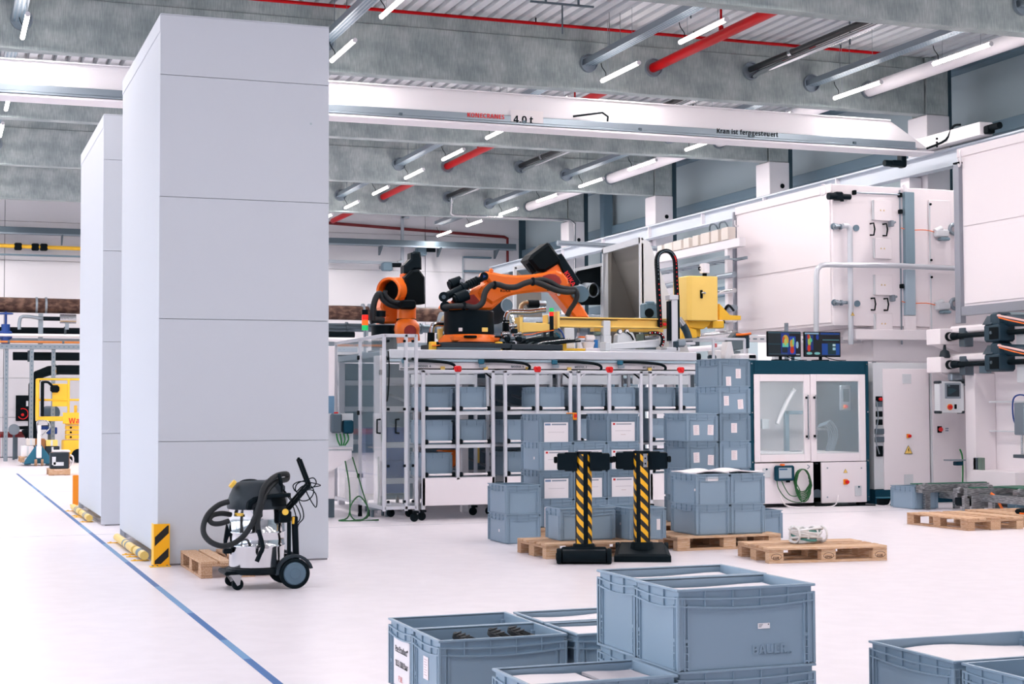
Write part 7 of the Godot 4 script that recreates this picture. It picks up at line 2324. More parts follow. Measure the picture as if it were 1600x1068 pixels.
	for k in 4:
		var cc: Material = [glow("lamp_green", Color(0.05, 0.75, 0.40), 0.7), glow("lamp_orange", Color(1.0, 0.42, 0.04), 0.7), glow("lamp_red", Color(0.95, 0.12, 0.05), 0.7), mat("robot_black")][k]
		part(t, ["green_lamp", "orange_lamp", "red_lamp", "cap"][k], cy(Vector3(0, p0 + 0.075 * k, 0), Vector3(0, p0 + 0.07 + 0.075 * k, 0), 0.046, 18), cc)

func platform_gear() -> void:
	var h: Sh
	var Y := 2.25
	# yellow transfer beam on grey posts
	var t := thing("transfer_rail", "long yellow steel beam on grey posts, right of the large robot", "beam unit", Vector3(8.6, Y, -21.0))
	h = Sh.new()
	h.box(Vector3(0.681, 0.51, 0), Vector3(1.762, 0.018, 0.22), 0.004)
	h.box(Vector3(0.68, 0.444, 0), Vector3(1.762, 0.098, 0.1), 0.004)
	h.box(Vector3(0.68, 0.386, 0), Vector3(1.762, 0.024, 0.22), 0.004)
	part(t, "beam", h, mat("pale_yellow"))
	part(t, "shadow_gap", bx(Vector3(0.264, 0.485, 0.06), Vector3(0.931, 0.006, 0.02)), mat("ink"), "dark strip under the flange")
	part(t, "end_plate", bx(Vector3(-0.22, 0.469, 0), Vector3(0.04, 0.255, 0.24), 0.004), mat("pale_yellow"))
	for q in [[Vector3(-0.057, 0.21, 0.05), Vector3(0.154, 0.302, 0.16)], [Vector3(0.536, 0.366, 0.07), Vector3(0.111, 0.216, 0.12)], [Vector3(0.536, 0.148, 0.07), Vector3(0.12, 0.22, 0.16)]]:
		part(t, "post", bx(q[0], q[1], 0.008), mat("machine_grey"), "grey post")
	part(t, "foot_rail", bx(Vector3(-0.034, 0.042, 0.2), Vector3(0.352, 0.035, 0.1), 0.004), mat("yellow"))
	part(t, "foot_block", bx(Vector3(-0.182, 0.076, 0.2), Vector3(0.056, 0.108, 0.12), 0.004), mat("yellow"))
	h = Sh.new()
	h.box(Vector3(1.046, 0.361, -0.3), Vector3(1.129, 0.053, 0.16), 0.004)
	part(t, "rear_beam", h, mat("pale_yellow"))
	t = thing("yellow_bracket", "pale yellow tapered bracket beside the beam, in front of the silver pipe", "bracket", Vector3(8.2, Y, -21.0))
	h = Sh.new()
	h.prism(PackedVector2Array([Vector2(-0.373, 0.431), Vector2(-0.019, 0.426), Vector2(0.132, 0.392), Vector2(0.137, 0.345), Vector2(-0.025, 0.307), Vector2(-0.374, 0.281)]), -0.1, 0.1, 0.008)
	h.box(Vector3(-0.391, 0.388, 0), Vector3(0.051, 0.234, 0.22), 0.006)
	h.box(Vector3(0.024, 0.484, 0), Vector3(0.039, 0.124, 0.14), 0.006)
	part(t, "bracket_body", h, mat("pale_yellow"))
	h = Sh.new()
	h.box(Vector3(-0.364, 0.151, -0.05), Vector3(0.05, 0.243, 0.08))
	h.box(Vector3(0.017, 0.171, -0.05), Vector3(0.045, 0.276, 0.08))
	part(t, "stand", h, mat("galv_dark"))
	t = thing("signal_tower", "small signal lamp with green and red rings at the end of the yellow beam", "signal lamp", Vector3(8.278, 2.657, -20.9))
	part(t, "lamp_base", cy(Vector3(0, -0.28, 0), Vector3(0, 0.12, 0), 0.03, 14), mat("robot_black"))
	part(t, "red_lamp", cy(Vector3(0, 0.12, 0), Vector3(0, 0.18, 0), 0.032, 14), glow("lamp_red", Color(0.95, 0.12, 0.05), 0.7))
	part(t, "green_lamp", cy(Vector3(0, 0.18, 0), Vector3(0, 0.235, 0), 0.032, 14), glow("lamp_green", Color(0.05, 0.75, 0.40), 0.7))
	# silver suction pipes
	t = thing("suction_pipe", "silver pipe with a bend and black rubber sleeve, right of the black drum", "pipe", Vector3(7.9, Y, -21.4))
	part(t, "pipe", tb([Vector3(-0.131, 0.462, 0), Vector3(-0.131, 0.525, 0), Vector3(-0.117, 0.572, 0), Vector3(-0.086, 0.601, 0), Vector3(-0.041, 0.608, 0), Vector3(0.229, 0.61, 0), Vector3(0.342, 0.628, 0), Vector3(0.433, 0.642, 0), Vector3(0.478, 0.643, 0)], 0.042, 14), mat("steel"))
	h = Sh.new()
	h.cyl(Vector3(-0.137, 0.485, 0), Vector3(-0.142, 0.031, 0), 0.052, 14)
	part(t, "rubber_sleeve", h, mat("rubber"))
	part(t, "clamp", cy(Vector3(-0.137, 0.461, 0), Vector3(-0.137, 0.449, 0), 0.056, 14), mat("steel"))
	t = thing("suction_pipe", "brass tinted pipe bend with a black coupling behind the link arm", "pipe", Vector3(8.0, Y, -22.0))
	part(t, "pipe", tb([Vector3(0.215, 0.018, 0), Vector3(0.218, 0.695, 0), Vector3(0.227, 0.75, 0), Vector3(0.27, 0.785, 0), Vector3(0.322, 0.791, 0), Vector3(0.369, 0.791, 0)], 0.036, 14), mat("brass", Color(0.70, 0.64, 0.52), 0.3, 0.8))
	part(t, "coupling", cy(Vector3(0.334, 0.773, 0), Vector3(0.502, 0.775, 0), 0.062, 16), mat("rubber"))
	part(t, "outlet", cy(Vector3(0.502, 0.775, 0), Vector3(0.613, 0.774, 0), 0.052, 16), mat("galv"))
	t = thing("suction_pipe", "silver pipe bend left of the black drum", "pipe", Vector3(6.6, Y, -21.7))
	part(t, "pipe", tb([Vector3(0.128, 0.114, 0), Vector3(0.128, 0.34, 0), Vector3(0.147, 0.41, 0), Vector3(0.211, 0.432, 0), Vector3(0.339, 0.434, 0)], 0.042, 12), mat("steel"))
	part(t, "pipe", tb([Vector3(0.366, 0.335, -0.2), Vector3(0.36, 0.494, -0.2), Vector3(0.375, 0.539, -0.2), Vector3(0.403, 0.548, -0.2)], 0.036, 12), mat("brass"))
	part(t, "rubber_sleeve", cy(Vector3(0.101, 0.303, 0.04), Vector3(0.094, 0.112, 0.04), 0.052, 14), mat("rubber"))
	part(t, "yellow_stop", bx(Vector3(0.22, 0.276, 0.1), Vector3(0.064, 0.156, 0.08), 0.006), mat("pale_yellow"))
	# valve cluster and cables
	t = thing("valve_cluster", "cluster of small black and silver valves beside the turntable", "valves", Vector3(7.85, Y, -20.9))
	for q in [Vector3(-0.285, 0.237, 0), Vector3(-0.176, 0.352, 0), Vector3(-0.11, 0.239, 0), Vector3(-0.045, 0.179, 0), Vector3(-0.209, 0.166, 0), Vector3(-0.313, 0.135, 0)]:
		h = Sh.new()
		h.box(q, Vector3(0.07, 0.08, 0.08), 0.02)
		h.cyl(q + Vector3(-0.06, 0.02, 0.02), q + Vector3(0.06, 0.03, 0.02), 0.03, 12)
		part(t, "valve", h, mat("steel") if q.y > 0.2 else mat("galv_dark"))
		part(t, "valve_body", bx(q + Vector3(0.02, -0.05, 0.03), Vector3(0.09, 0.07, 0.08), 0.015), mat("robot_black"))
	part(t, "valve_plate", bx(Vector3(0.15, 0.02, 0.0), Vector3(0.5, 0.04, 0.2), 0.01), mat("ink"))
	part(t, "cable_trough", bx(Vector3(0.038, 0.061, 0.35), Vector3(0.769, 0.081, 0.2), 0.01), mat("anthracite_dark"), "dark cable trough")
	for k in 6:
		part(t, "hose", tb([Vector3(-0.115, 0.112, 0.1), Vector3(-0.017, 0.17, 0.1), Vector3(0.115, 0.187, 0.1), Vector3(0.247, 0.204, 0.1), Vector3(0.424, 0.221, 0.1)].map(func(p): return p + Vector3(0.07 * k, -0.012 * k, 0.03 * k)), 0.014, 8, 4), mat("rubber") if k != 3 else mat("steel"))
	part(t, "orange_lead", tb([Vector3(-0.038, 0.246, 0.1), Vector3(0.093, 0.256, 0.1), Vector3(0.203, 0.285, 0.1), Vector3(0.358, 0.308, 0.1), Vector3(0.425, 0.319, 0.1)], 0.008, 6, 4), mat("orange"))
	part(t, "blue_hose", tb([Vector3(0.471, 0.343, 0.15), Vector3(0.526, 0.292, 0.15), Vector3(0.565, 0.2, 0.15), Vector3(0.553, 0.128, 0.15)], 0.012, 8, 4), mat("blue"))
	part(t, "blue_hose", tb([Vector3(0.438, 0.281, 0.15), Vector3(0.493, 0.22, 0.15), Vector3(0.537, 0.148, 0.15)], 0.012, 8, 4), mat("teal"))
	t = thing("slide_plate", "grey metal plates and cylinders stacked on the deck under the yellow bracket", "machine part", Vector3(8.3, Y, -21.3))
	h = Sh.new()
	h.prism(PackedVector2Array([Vector2(-0.312, 0.208), Vector2(0.173, 0.319), Vector2(0.264, 0.278), Vector2(0.298, 0.183), Vector2(0.218, 0.151), Vector2(-0.256, 0.135)]), -0.2, 0.1, 0.01)
	h.box(Vector3(-0.013, 0.09, 0), Vector3(0.598, 0.116, 0.25), 0.01)
	part(t, "plate", h, mat("channel"))
	# pneumatic unit and linear axis
	t = thing("linear_axis", "long pale linear axis sloping along the deck to the upright energy chain", "linear axis", Vector3(9.6, Y, -20.75))
	h = Sh.new()
	h.prism(PackedVector2Array([Vector2(-0.546, 0.129), Vector2(0.265, 0.201), Vector2(0.285, 0.177), Vector2(0.285, 0.106), Vector2(0.264, 0.087), Vector2(-0.526, 0.043), Vector2(-0.552, 0.059)]), -0.08, 0.08, 0.01)
	h.box(Vector3(-0.568, 0.086, 0.05), Vector3(0.085, 0.132, 0.2), 0.01)
	part(t, "axis_body", h, mat("machine_grey"))
	part(t, "axis_base", bx(Vector3(-0.088, 0.032, 0.05), Vector3(0.911, 0.032, 0.2), 0.004), mat("aluminium"))
	part(t, "column", bx(Vector3(0.566, 0.463, -0.05), Vector3(0.1, 0.78, 0.12), 0.008), mat("aluminium"), "pale upright column")
	part(t, "column_head", bx(Vector3(0.547, 0.825, -0.05), Vector3(0.144, 0.072, 0.16), 0.008), mat("aluminium"))
	part(t, "column_rail", bx(Vector3(0.499, 0.478, -0.05), Vector3(0.039, 0.588, 0.1), 0.004), mat("robot_black"))
	part(t, "column_rail", bx(Vector3(0.632, 0.444, -0.05), Vector3(0.038, 0.837, 0.1), 0.004), mat("robot_black"))
	part(t, "column_foot", bx(Vector3(0.493, 0.051, 0), Vector3(0.219, 0.072, 0.2), 0.01), mat("aluminium"))
	part(t, "motor", bx(Vector3(0.656, 0.155, 0), Vector3(0.141, 0.119, 0.14), 0.03), mat("galv"))
	part(t, "motor", bx(Vector3(0.556, 0.105, 0.05), Vector3(0.044, 0.15, 0.1), 0.01), mat("motor_teal"))
	part(t, "red_cap", bx(Vector3(0.427, 0.429, -0.05), Vector3(0.049, 0.048, 0.06), 0.012), mat("red"))
	part(t, "arm", bx(Vector3(0.806, 0.149, 0), Vector3(0.16, 0.04, 0.08), 0.006), mat("aluminium"))
	t = thing("cable_chain", "tall black energy chain arched beside the yellow box, with small red links", "cable chain", Vector3(10.1, Y, -20.9))
	var arch: Array = [Vector3(-0.103, 0.39, 0), Vector3(-0.109, 0.601, 0), Vector3(-0.125, 0.903, 0), Vector3(-0.137, 1.207, 0), Vector3(-0.144, 1.358, 0), Vector3(-0.132, 1.435, 0), Vector3(-0.089, 1.495, 0), Vector3(-0.005, 1.525, 0), Vector3(0.079, 1.504, 0), Vector3(0.135, 1.434, 0), Vector3(0.156, 1.35, 0), Vector3(0.165, 1.113, 0), Vector3(0.176, 0.842, 0), Vector3(0.174, 0.234, 0)]
	var sp := Sh.spline(arch, 4)
	h = Sh.new()
	for i in sp.size() - 1:
		h.bar(sp[i], sp[i + 1] + (sp[i + 1] - sp[i]) * 0.1, 0.07, 0.055, 0.006)
	part(t, "chain", h, mat("rubber"))
	for i in sp.size() - 1:
		if i % 1 == 0:
			var a: Vector3 = (sp[i] + sp[i + 1]) * 0.5
			piece_box(t, "link_mark", a + Vector3(0, 0, 0.034), Vector3(0.014, 0.022, 0.006), mat("red") if (i > 34 and i < 48) or i < 10 else mat("galv_dark"))
	t = thing("cable_chain", "short curled black energy chain at the end of the linear axis", "cable chain", Vector3(9.9, Y, -20.65))
	h = Sh.new()
	sp = Sh.spline([Vector3(-0.22, 0.288, 0.05), Vector3(-0.117, 0.293, 0.05), Vector3(-0.039, 0.275, 0.05), Vector3(0, 0.213, 0.05), Vector3(-0.011, 0.134, 0.05), Vector3(-0.035, 0.094, 0.05)], 5)
	for i in sp.size() - 1:
		h.bar(sp[i], sp[i + 1] + (sp[i + 1] - sp[i]) * 0.1, 0.06, 0.045, 0.006)
	part(t, "chain", h, mat("rubber"))
	for i in range(0, sp.size() - 1, 2):
		piece_box(t, "link_mark", sp[i] + Vector3(0, 0, 0.034), Vector3(0.016, 0.016, 0.006), mat("red") if i % 4 else mat("paper"))
	t = thing("pneumatic_unit", "pale pneumatic unit with round gauges on the deck", "machine part", Vector3(9.55, Y, -20.95))
	h = Sh.new()
	h.prism(PackedVector2Array([Vector2(-0.245, 0.268), Vector2(-0.210, 0.300), Vector2(-0.002, 0.311), Vector2(0.049, 0.192), Vector2(0.057, 0.153), Vector2(-0.254, 0.133)]), -0.08, 0.08, 0.01)
	part(t, "body", h, mat("machine_grey"))
	for q in [Vector3(-0.215, 0.317, 0.05), Vector3(-0.103, 0.318, 0.05)]:
		part(t, "gauge", cy(q, q + Vector3(0, 0, 0.05), 0.035, 16), mat("galv_dark"))
		part(t, "gauge_face", cy(q + Vector3(0, 0, 0.05), q + Vector3(0, 0, 0.054), 0.028, 16), mat("paper"))
	part(t, "hose", tb([Vector3(-0.117, 0.312, 0.1), Vector3(-0.048, 0.266, 0.1), Vector3(-0.005, 0.195, 0.1)], 0.012, 6, 3), mat("ink"))
	part(t, "base", bx(Vector3(-0.095, 0.087, -0.05), Vector3(0.321, 0.127, 0.14), 0.004), mat("galv"))
	part(t, "rear_cylinder", cy(Vector3(0.276, 0.249, -0.15), Vector3(0.506, 0.276, -0.15), 0.05, 14), mat("steel"))
	part(t, "rear_block", bx(Vector3(0.214, 0.164, -0.15), Vector3(0.088, 0.264, 0.1), 0.01), mat("olive"))
	t = thing("fixture_group", "small white and blue fixture parts between the grey posts", "machine part", Vector3(9.1, Y, -20.9))
	part(t, "frame", bx(Vector3(-0.412, 0.136, 0), Vector3(0.037, 0.157, 0.05), 0.004), mat("aluminium"))
	part(t, "frame", bx(Vector3(-0.373, 0.202, 0), Vector3(0.115, 0.026, 0.05), 0.004), mat("aluminium"))
	h = Sh.new()
	h.lathe([Vector2(0.0, 0.0), Vector2(0.06, 0.0), Vector2(0.1, 0.12), Vector2(0.09, 0.125), Vector2(0.0, 0.05)], 20, Vector3(-0.254, 0.034, 0))
	part(t, "bowl", h, mat("paper"))
	part(t, "blue_bottle", cy(Vector3(-0.129, 0.035, 0), Vector3(-0.128, 0.192, 0), 0.03, 14), mat("bottle_blue", Color(0.15, 0.45, 0.72), 0.4))
	part(t, "orange_part", bx(Vector3(-0.336, 0.231, -0.05), Vector3(0.085, 0.026, 0.1), 0.02), mat("orange"))
	part(t, "white_part", bx(Vector3(-0.204, 0.22, -0.05), Vector3(0.159, 0.095, 0.1), 0.03), mat("paper"))
	part(t, "dark_part", bx(Vector3(-0.083, 0.284, -0.05), Vector3(0.103, 0.052, 0.1), 0.03), mat("olive"))
	part(t, "base", bx(Vector3(-0.201, 0.045, 0.05), Vector3(0.272, 0.047, 0.12), 0.006), mat("white_panel"))
	t = thing("blue_motor", "blue grey box motor with a round port in front of the sheet metal hood", "motor", Vector3(10.55, Y, -21.5))
	h = Sh.new()
	h.box(Vector3(-0.436, 0.667, 0), Vector3(0.252, 0.237, 0.2), 0.03)
	h.box(Vector3(-0.457, 0.777, 0.05), Vector3(0.135, 0.066, 0.12), 0.02)
	var bm := part(t, "housing", h, mat("motor_grey"))
	part(bm, "port", cy(Vector3(-0.488, 0.631, 0.1), Vector3(-0.498, 0.63, 0.12), 0.07, 18), mat("ink"))
	part(t, "stand", bx(Vector3(-0.439, 0.295, -0.05), Vector3(0.215, 0.507, 0.1)), mat("galv_dark"))
	# yellow box with beacon
	t = thing("yellow_hopper", "yellow box hopper with black catch and white motor on top", "hopper", Vector3(10.95, 2.25, -21.5))
	h = Sh.new()
	var c0: Vector3 = Vector3(-0.287, 0.529, 0.1)
	var c1: Vector3 = Vector3(-0.222, 0.524, 0.2)
	var c2: Vector3 = Vector3(0.213, 0.531, 0.2)
	var top: Vector3 = Vector3(-0.052, 1.204, 0.2)
	h.xf = Transform3D(Basis(Vector3.RIGHT, -PI / 2), Vector3.ZERO)
	h.prism(PackedVector2Array([Vector2(c0.x, -c0.z - 0.05), Vector2(c1.x, -c1.z), Vector2(c2.x, -c2.z), Vector2(c2.x, -c2.z + 0.5), Vector2(c0.x, -c0.z + 0.4)]), c1.y, top.y, 0.01)
	h.xf = Transform3D.IDENTITY
	part(t, "box", h, mat("pale_yellow"))
	h = Sh.new()
	h.prism(PackedVector2Array([Vector2(-0.249, 0.529), Vector2(0.168, 0.536), Vector2(0.128, 0.457), Vector2(0.030, 0.403), Vector2(-0.202, 0.417)]), -0.2, 0.08, 0.01)
	h.box(Vector3(0.278, 0.477, 0), Vector3(0.196, 0.114, 0.2), 0.01)
	h.prism(PackedVector2Array([Vector2(0.324, 0.798), Vector2(0.379, 0.747), Vector2(0.505, 0.626), Vector2(0.693, 0.620), Vector2(0.693, 0.555), Vector2(0.322, 0.549)]), -0.05, 0.05)
	part(t, "funnel", h, mat("yellow"))
	h = Sh.new()
	h.box(Vector3(-0.026, 0.368, -0.1), Vector3(0.131, 0.158, 0.14), 0.008)
	h.prism(PackedVector2Array([Vector2(-0.324, 0.443), Vector2(-0.102, 0.393), Vector2(-0.093, 0.271), Vector2(-0.355, 0.250)]), -0.1, 0.1)
	part(t, "leg", h, mat("yellow"))
	part(t, "lower_leg", bx(Vector3(-0.025, 0.219, -0.1), Vector3(0.098, 0.14, 0.12)), mat("galv_dark"))
	h = Sh.new()
	h.box(Vector3(-0.066, 0.926, 0.21), Vector3(0.037, 0.125, 0.03), 0.006)
	part(t, "catch", h, mat("ink"), "black catch")
	part(t, "catch_lever", tb([Vector3(-0.075, 0.94, 0.24), Vector3(-0.036, 0.949, 0.24), Vector3(-0.013, 0.936, 0.24)], 0.016, 8), mat("steel"))
	h = Sh.new()
	h.cyl(Vector3(0.023, 1.253, 0.15), Vector3(0.024, 1.389, 0.15), 0.075, 18)
	h.ball(Vector3(0.024, 1.386, 0.15), Vector3(0.075, 0.02, 0.075), 18)
	part(t, "top_motor", h, mat("white_paint"), "white motor")
	part(t, "motor_neck", cy(Vector3(0.022, 1.208, 0.15), Vector3(0.023, 1.253, 0.15), 0.035, 14), mat("ink"))
	part(t, "handle", tb([Vector3(-0.035, 1.348, 0.15), Vector3(-0.073, 1.338, 0.15), Vector3(-0.074, 1.303, 0.15), Vector3(-0.035, 1.295, 0.15)], 0.012, 6), mat("ink"))
	part(t, "grey_hose", tb([Vector3(-0.482, 0.506, 0.3), Vector3(-0.431, 0.447, 0.3), Vector3(-0.375, 0.362, 0.3), Vector3(-0.338, 0.268, 0.3), Vector3(-0.314, 0.165, 0.3)], 0.055, 16, 4), mat("hose_grey", Color(0.13, 0.24, 0.30), 0.5), "thick grey hose")
	part(t, "hose_cuff", tb([Vector3(-0.506, 0.531, 0.31), Vector3(-0.468, 0.485, 0.31), Vector3(-0.436, 0.446, 0.31)], 0.06, 16), mat("steel"))
	# clear case on the platform end
	t = thing("clear_case", "small aluminium framed clear case behind the tallest box column", "case", Vector3(10.42, 0, -21.3))
	var al := mat("aluminium")
	for q in [[0.0, 0.0, 0.0], [0.86, 0.0, 2.15], [0.34, 0.62, 0.0], [0.86, 0.62, 2.15]]:
		part(t, "post", bx(Vector3(q[0], ((q[2] as float) + 2.48) / 2, q[1]), Vector3(0.035, 2.48 - (q[2] as float), 0.035), 0.003), al)
	for y in [2.47, 2.16]:
		part(t, "front_rail", bx(Vector3(0.6, y, 0.62), Vector3(0.52, 0.035, 0.035), 0.003), al)
		part(t, "rear_rail", bx(Vector3(0.43, y, 0.0), Vector3(0.86, 0.035, 0.035), 0.003), al)
		var sr := Sh.new()
		sr.bar(Vector3(0.0, y, 0.0), Vector3(0.34, y, 0.62), 0.035, 0.035, 0.003)
		part(t, "side_rail", sr, al)
	part(t, "clear_panel", bx(Vector3(0.6, 2.31, 0.62), Vector3(0.50, 0.28, 0.005)), mat("clear_glass"))
	part(t, "tray", bx(Vector3(0.5, 2.16, 0.3), Vector3(0.7, 0.02, 0.5)), mat("galv"))
	h = Sh.new()
	h.box(Vector3(0.5, 2.24, 0.35), Vector3(0.16, 0.14, 0.16), 0.02)
	h.prism(PackedVector2Array([Vector2(0.62, 2.16), Vector2(0.80, 2.16), Vector2(0.74, 2.44), Vector2(0.68, 2.44)]), 0.25, 0.45, 0.01)
	part(t, "white_fixture", h, mat("paper"))
	part(t, "red_part", bx(Vector3(0.46, 2.38, 0.45), Vector3(0.05, 0.06, 0.05), 0.01), mat("red"))
	part(t, "dark_part", bx(Vector3(0.38, 2.20, 0.5), Vector3(0.13, 0.07, 0.08), 0.02), mat("motor_teal"))
	t = thing("bench_device", "small white device with dark window on the door machine, left of the monitors", "device", Vector3(11.28, 2.142, -20.7))
	part(t, "body", bx(Vector3(0, 0.055, 0), Vector3(0.3, 0.11, 0.3), 0.03), mat("white_paint"))
	part(t, "window", bx(Vector3(0.06, 0.065, 0.151), Vector3(0.11, 0.05, 0.006), 0.002), mat("ink"))
	t = thing("gear_motor", "dark gear motor with an orange plug behind the left monitor", "motor", Vector3(11.42, 2.142, -21.3))
	h = Sh.new()
	h.prism(PackedVector2Array([Vector2(-0.14, 0.18), Vector2(0.0, 0.18), Vector2(0.24, 0.22), Vector2(0.24, 0.42), Vector2(0.02, 0.46), Vector2(-0.08, 0.36), Vector2(-0.14, 0.34)]), -0.1, 0.1, 0.02)
	part(t, "housing", h, mat("motor_teal"))
	part(t, "stand", bx(Vector3(0.05, 0.09, 0), Vector3(0.1, 0.18, 0.1)), mat("galv_dark"))
	part(t, "orange_plug", tb([Vector3(0.0, 0.42, 0.1), Vector3(0.1, 0.42, 0.13), Vector3(0.25, 0.44, 0.1)], 0.02, 8, 3), mat("orange"))

	# sheet metal hoods behind the robot
	var gs := mat("hood_sheet", Color(0.52, 0.51, 0.49), 0.5, 0.1)
	t = thing("sheet_hood", "open grey sheet metal hood with a sloping back, behind the upright energy chain", "hood", Vector3(10.5, 0, -24.12))
	h = Sh.new()
	h.span(Vector3(-0.03, 2.0, 0.0), Vector3(0.06, 4.12, 0.05))
	h.span(Vector3(-0.03, 2.0, 1.47), Vector3(0.03, 4.16, 1.52))
	h.bar(Vector3(0, 4.09, 0.0), Vector3(0, 4.12, 1.52), 0.06, 0.10)
	part(t, "frame", h, mat("machine_grey"))
	h = Sh.new()
	h.prism(PackedVector2Array([Vector2(0.0, 2.0), Vector2(0.95, 2.0), Vector2(0.62, 2.9), Vector2(0.14, 4.10), Vector2(0.0, 4.16)]), 1.50, 1.52)
	part(t, "front_sheet", h, mat("machine_grey"), "pale front sheet")
	h = Sh.new()
	h.prism(PackedVector2Array([Vector2(0.0, 2.0), Vector2(0.95, 2.0), Vector2(0.62, 2.9), Vector2(0.14, 4.10), Vector2(0.0, 4.16)]), 0.0, 0.02)
	h.quad(Vector3(0.95, 2.0, 0), Vector3(0.95, 2.0, 1.5), Vector3(0.62, 2.9, 1.5), Vector3(0.62, 2.9, 0), Vector3(-1, 0.4, 0))
	h.quad(Vector3(0.62, 2.9, 0), Vector3(0.62, 2.9, 1.5), Vector3(0.14, 4.1, 1.5), Vector3(0.14, 4.1, 0), Vector3(-1, -0.4, 0))
	h.span(Vector3(0.0, 2.88, 0.02), Vector3(0.62, 2.9, 1.5))
	part(t, "inner_sheet", h, gs, "dull inner sheet")
	part(t, "outlet", cy(Vector3(0.57, 3.0, 1.05), Vector3(0.75, 3.0, 1.05), 0.24, 24), mat("ink"), "dark round outlet")
	h = Sh.new()
	for z in [0.05, 1.45]:
		for x in [0.03, 0.9]:
			h.span(Vector3(x - 0.03, 0, z - 0.03), Vector3(x + 0.03, 2.0, z + 0.03))
	part(t, "leg", h, mat("galv_dark"))
	t = thing("sheet_hood", "black lined extraction mouth under a pale frame, right behind the robot's wrist", "hood", Vector3(9.55, 0, -24.5))
	h = Sh.new()
	h.prism(PackedVector2Array([Vector2(0.583, 3.718), Vector2(0.671, 3.803), Vector2(0.827, 3.852), Vector2(1.094, 3.896), Vector2(1.089, 3.212), Vector2(0.712, 3.200), Vector2(0.383, 3.316)]), -0.04, 0.0)
	part(t, "black_sheet", h, mat("ink"), "black sheet")
	h = Sh.new()
	h.bar(Vector3(0.545, 3.785, 0.05), Vector3(1.083, 3.902, 0.05), 0.06, 0.05)
	h.bar(Vector3(1.072, 3.86, 0.05), Vector3(1.066, 2.999, 0.05), 0.05, 0.05)
	part(t, "frame", h, mat("machine_grey"))
	h = Sh.new()
	h.cyl(Vector3(0.738, 3.47, 0.1), Vector3(0.539, 3.385, 0.9), 0.105, 26, 0.115, false)
	h.cyl(Vector3(0.738, 3.47, 0.1), Vector3(0.539, 3.385, 0.9), 0.098, 26, 0.108, false)
	h.ring(Vector3(0.539, 3.385, 0.9), Vector3(0.35, 0, 0.9), 0.112, 0.010, 28, 6)
	part(t, "duct_mouth", h, mat("galv"), "round duct mouth")
	part(t, "duct_dark", cy(Vector3(0.697, 3.448, 0.3), Vector3(0.687, 3.442, 0.35), 0.098, 22), mat("olive"))
	h = Sh.new()
	h.span(Vector3(0.85, 0, -0.08), Vector3(0.92, 2.9, 0.0))
	h.span(Vector3(-0.1, 0, -0.08), Vector3(-0.03, 2.9, 0.0))
	h.span(Vector3(-0.1, 2.82, -0.08), Vector3(0.92, 2.9, 0.0))
	part(t, "stand", h, mat("galv_dark"))
	t = thing("sheet_hood", "pale sheet metal hood with a round duct mouth, behind the link arm", "hood", Vector3(8.2, 0, -24.5))
	h = Sh.new()
	h.prism(PackedVector2Array([Vector2(0.847, 3.761), Vector2(0.911, 3.732), Vector2(1.319, 3.389), Vector2(1.339, 2.984), Vector2(0.844, 2.976)]), -0.03, 0.0)
	part(t, "sheet", h, gs)
	h = Sh.new()
	h.prism(PackedVector2Array([Vector2(0.912, 3.772), Vector2(1.311, 3.834), Vector2(1.363, 3.389), Vector2(0.911, 3.732)]), -0.5, -0.45)
	part(t, "upper_sheet", h, mat("galv_dark"))
	h = Sh.new()
	h.bar(Vector3(0.829, 3.806, 0.05), Vector3(0.826, 2.953, 0.05), 0.05, 0.05)
	h.bar(Vector3(0.818, 3.796, 0.05), Vector3(1.291, 3.859, 0.05), 0.05, 0.05)
	part(t, "frame", h, mat("machine_grey"))
	h = Sh.new()
	h.cyl(Vector3(0.377, 3.09, 0.3), Vector3(0.369, 3.108, 0.9), 0.26, 24, 0.105)
	part(t, "black_cone", h, mat("ink"))
	h = Sh.new()
	h.ring(Vector3(0.361, 3.106, 0.92), Vector3(0.35, 0, 0.9), 0.102, 0.009, 26, 6)
	part(t, "duct_rim", h, mat("galv"))
	part(t, "duct_dark", cy(Vector3(0.372, 3.109, 0.88), Vector3(0.362, 3.106, 0.93), 0.094, 24), mat("girt"))
	h = Sh.new()
	h.span(Vector3(-0.2, 0, -0.1), Vector3(-0.13, 2.75, -0.03))
	h.span(Vector3(0.7, 0, -0.1), Vector3(0.77, 2.75, -0.03))
	h.span(Vector3(-0.5, 2.6, -0.1), Vector3(0.77, 2.68, -0.03))
	part(t, "stand", h, mat("galv_dark"))
	t = thing("process_duct", "large grey process duct running across behind the robots", "duct", Vector3(6.0, 2.85, -25.3))
	part(t, "duct", cy(Vector3(2.0, 0, 0), Vector3(5.4, 0, 0), 0.24, 26), mat("galv"))
	for x in [2.3, 3.2, 4.4]:
		part(t, "joint_ring", cy(Vector3(x, 0, 0), Vector3(x + 0.05, 0, 0), 0.255, 26), mat("steel"))
		part(t, "leg", bx(Vector3(x + 0.3, -1.5, 0), Vector3(0.08, 2.68, 0.08)), mat("galv_dark"))
	# cream boxes on a white bearer running away along the right side
	t = thing("white_bearer", "white steel bearer with a cable ladder below it, running away left of the raised housing", "bearer", Vector3(12.8, 0, -25.0))
	part(t, "beam", bx(Vector3(0, 4.26, -0.7), Vector3(0.12, 0.15, 4.4), 0.006), mat("white_paint"))
	h = Sh.new()
	h.span(Vector3(-0.22, 3.98, -2.5), Vector3(-0.19, 4.03, 1.4))
	h.span(Vector3(0.12, 3.98, -2.5), Vector3(0.15, 4.03, 1.4))
	part(t, "ladder_side", h, mat("galv"))
	for k in 12:
		piece_box(t, "rung", Vector3(-0.03, 3.99, -2.3 + k * 0.32), Vector3(0.34, 0.02, 0.10), mat("galv"))
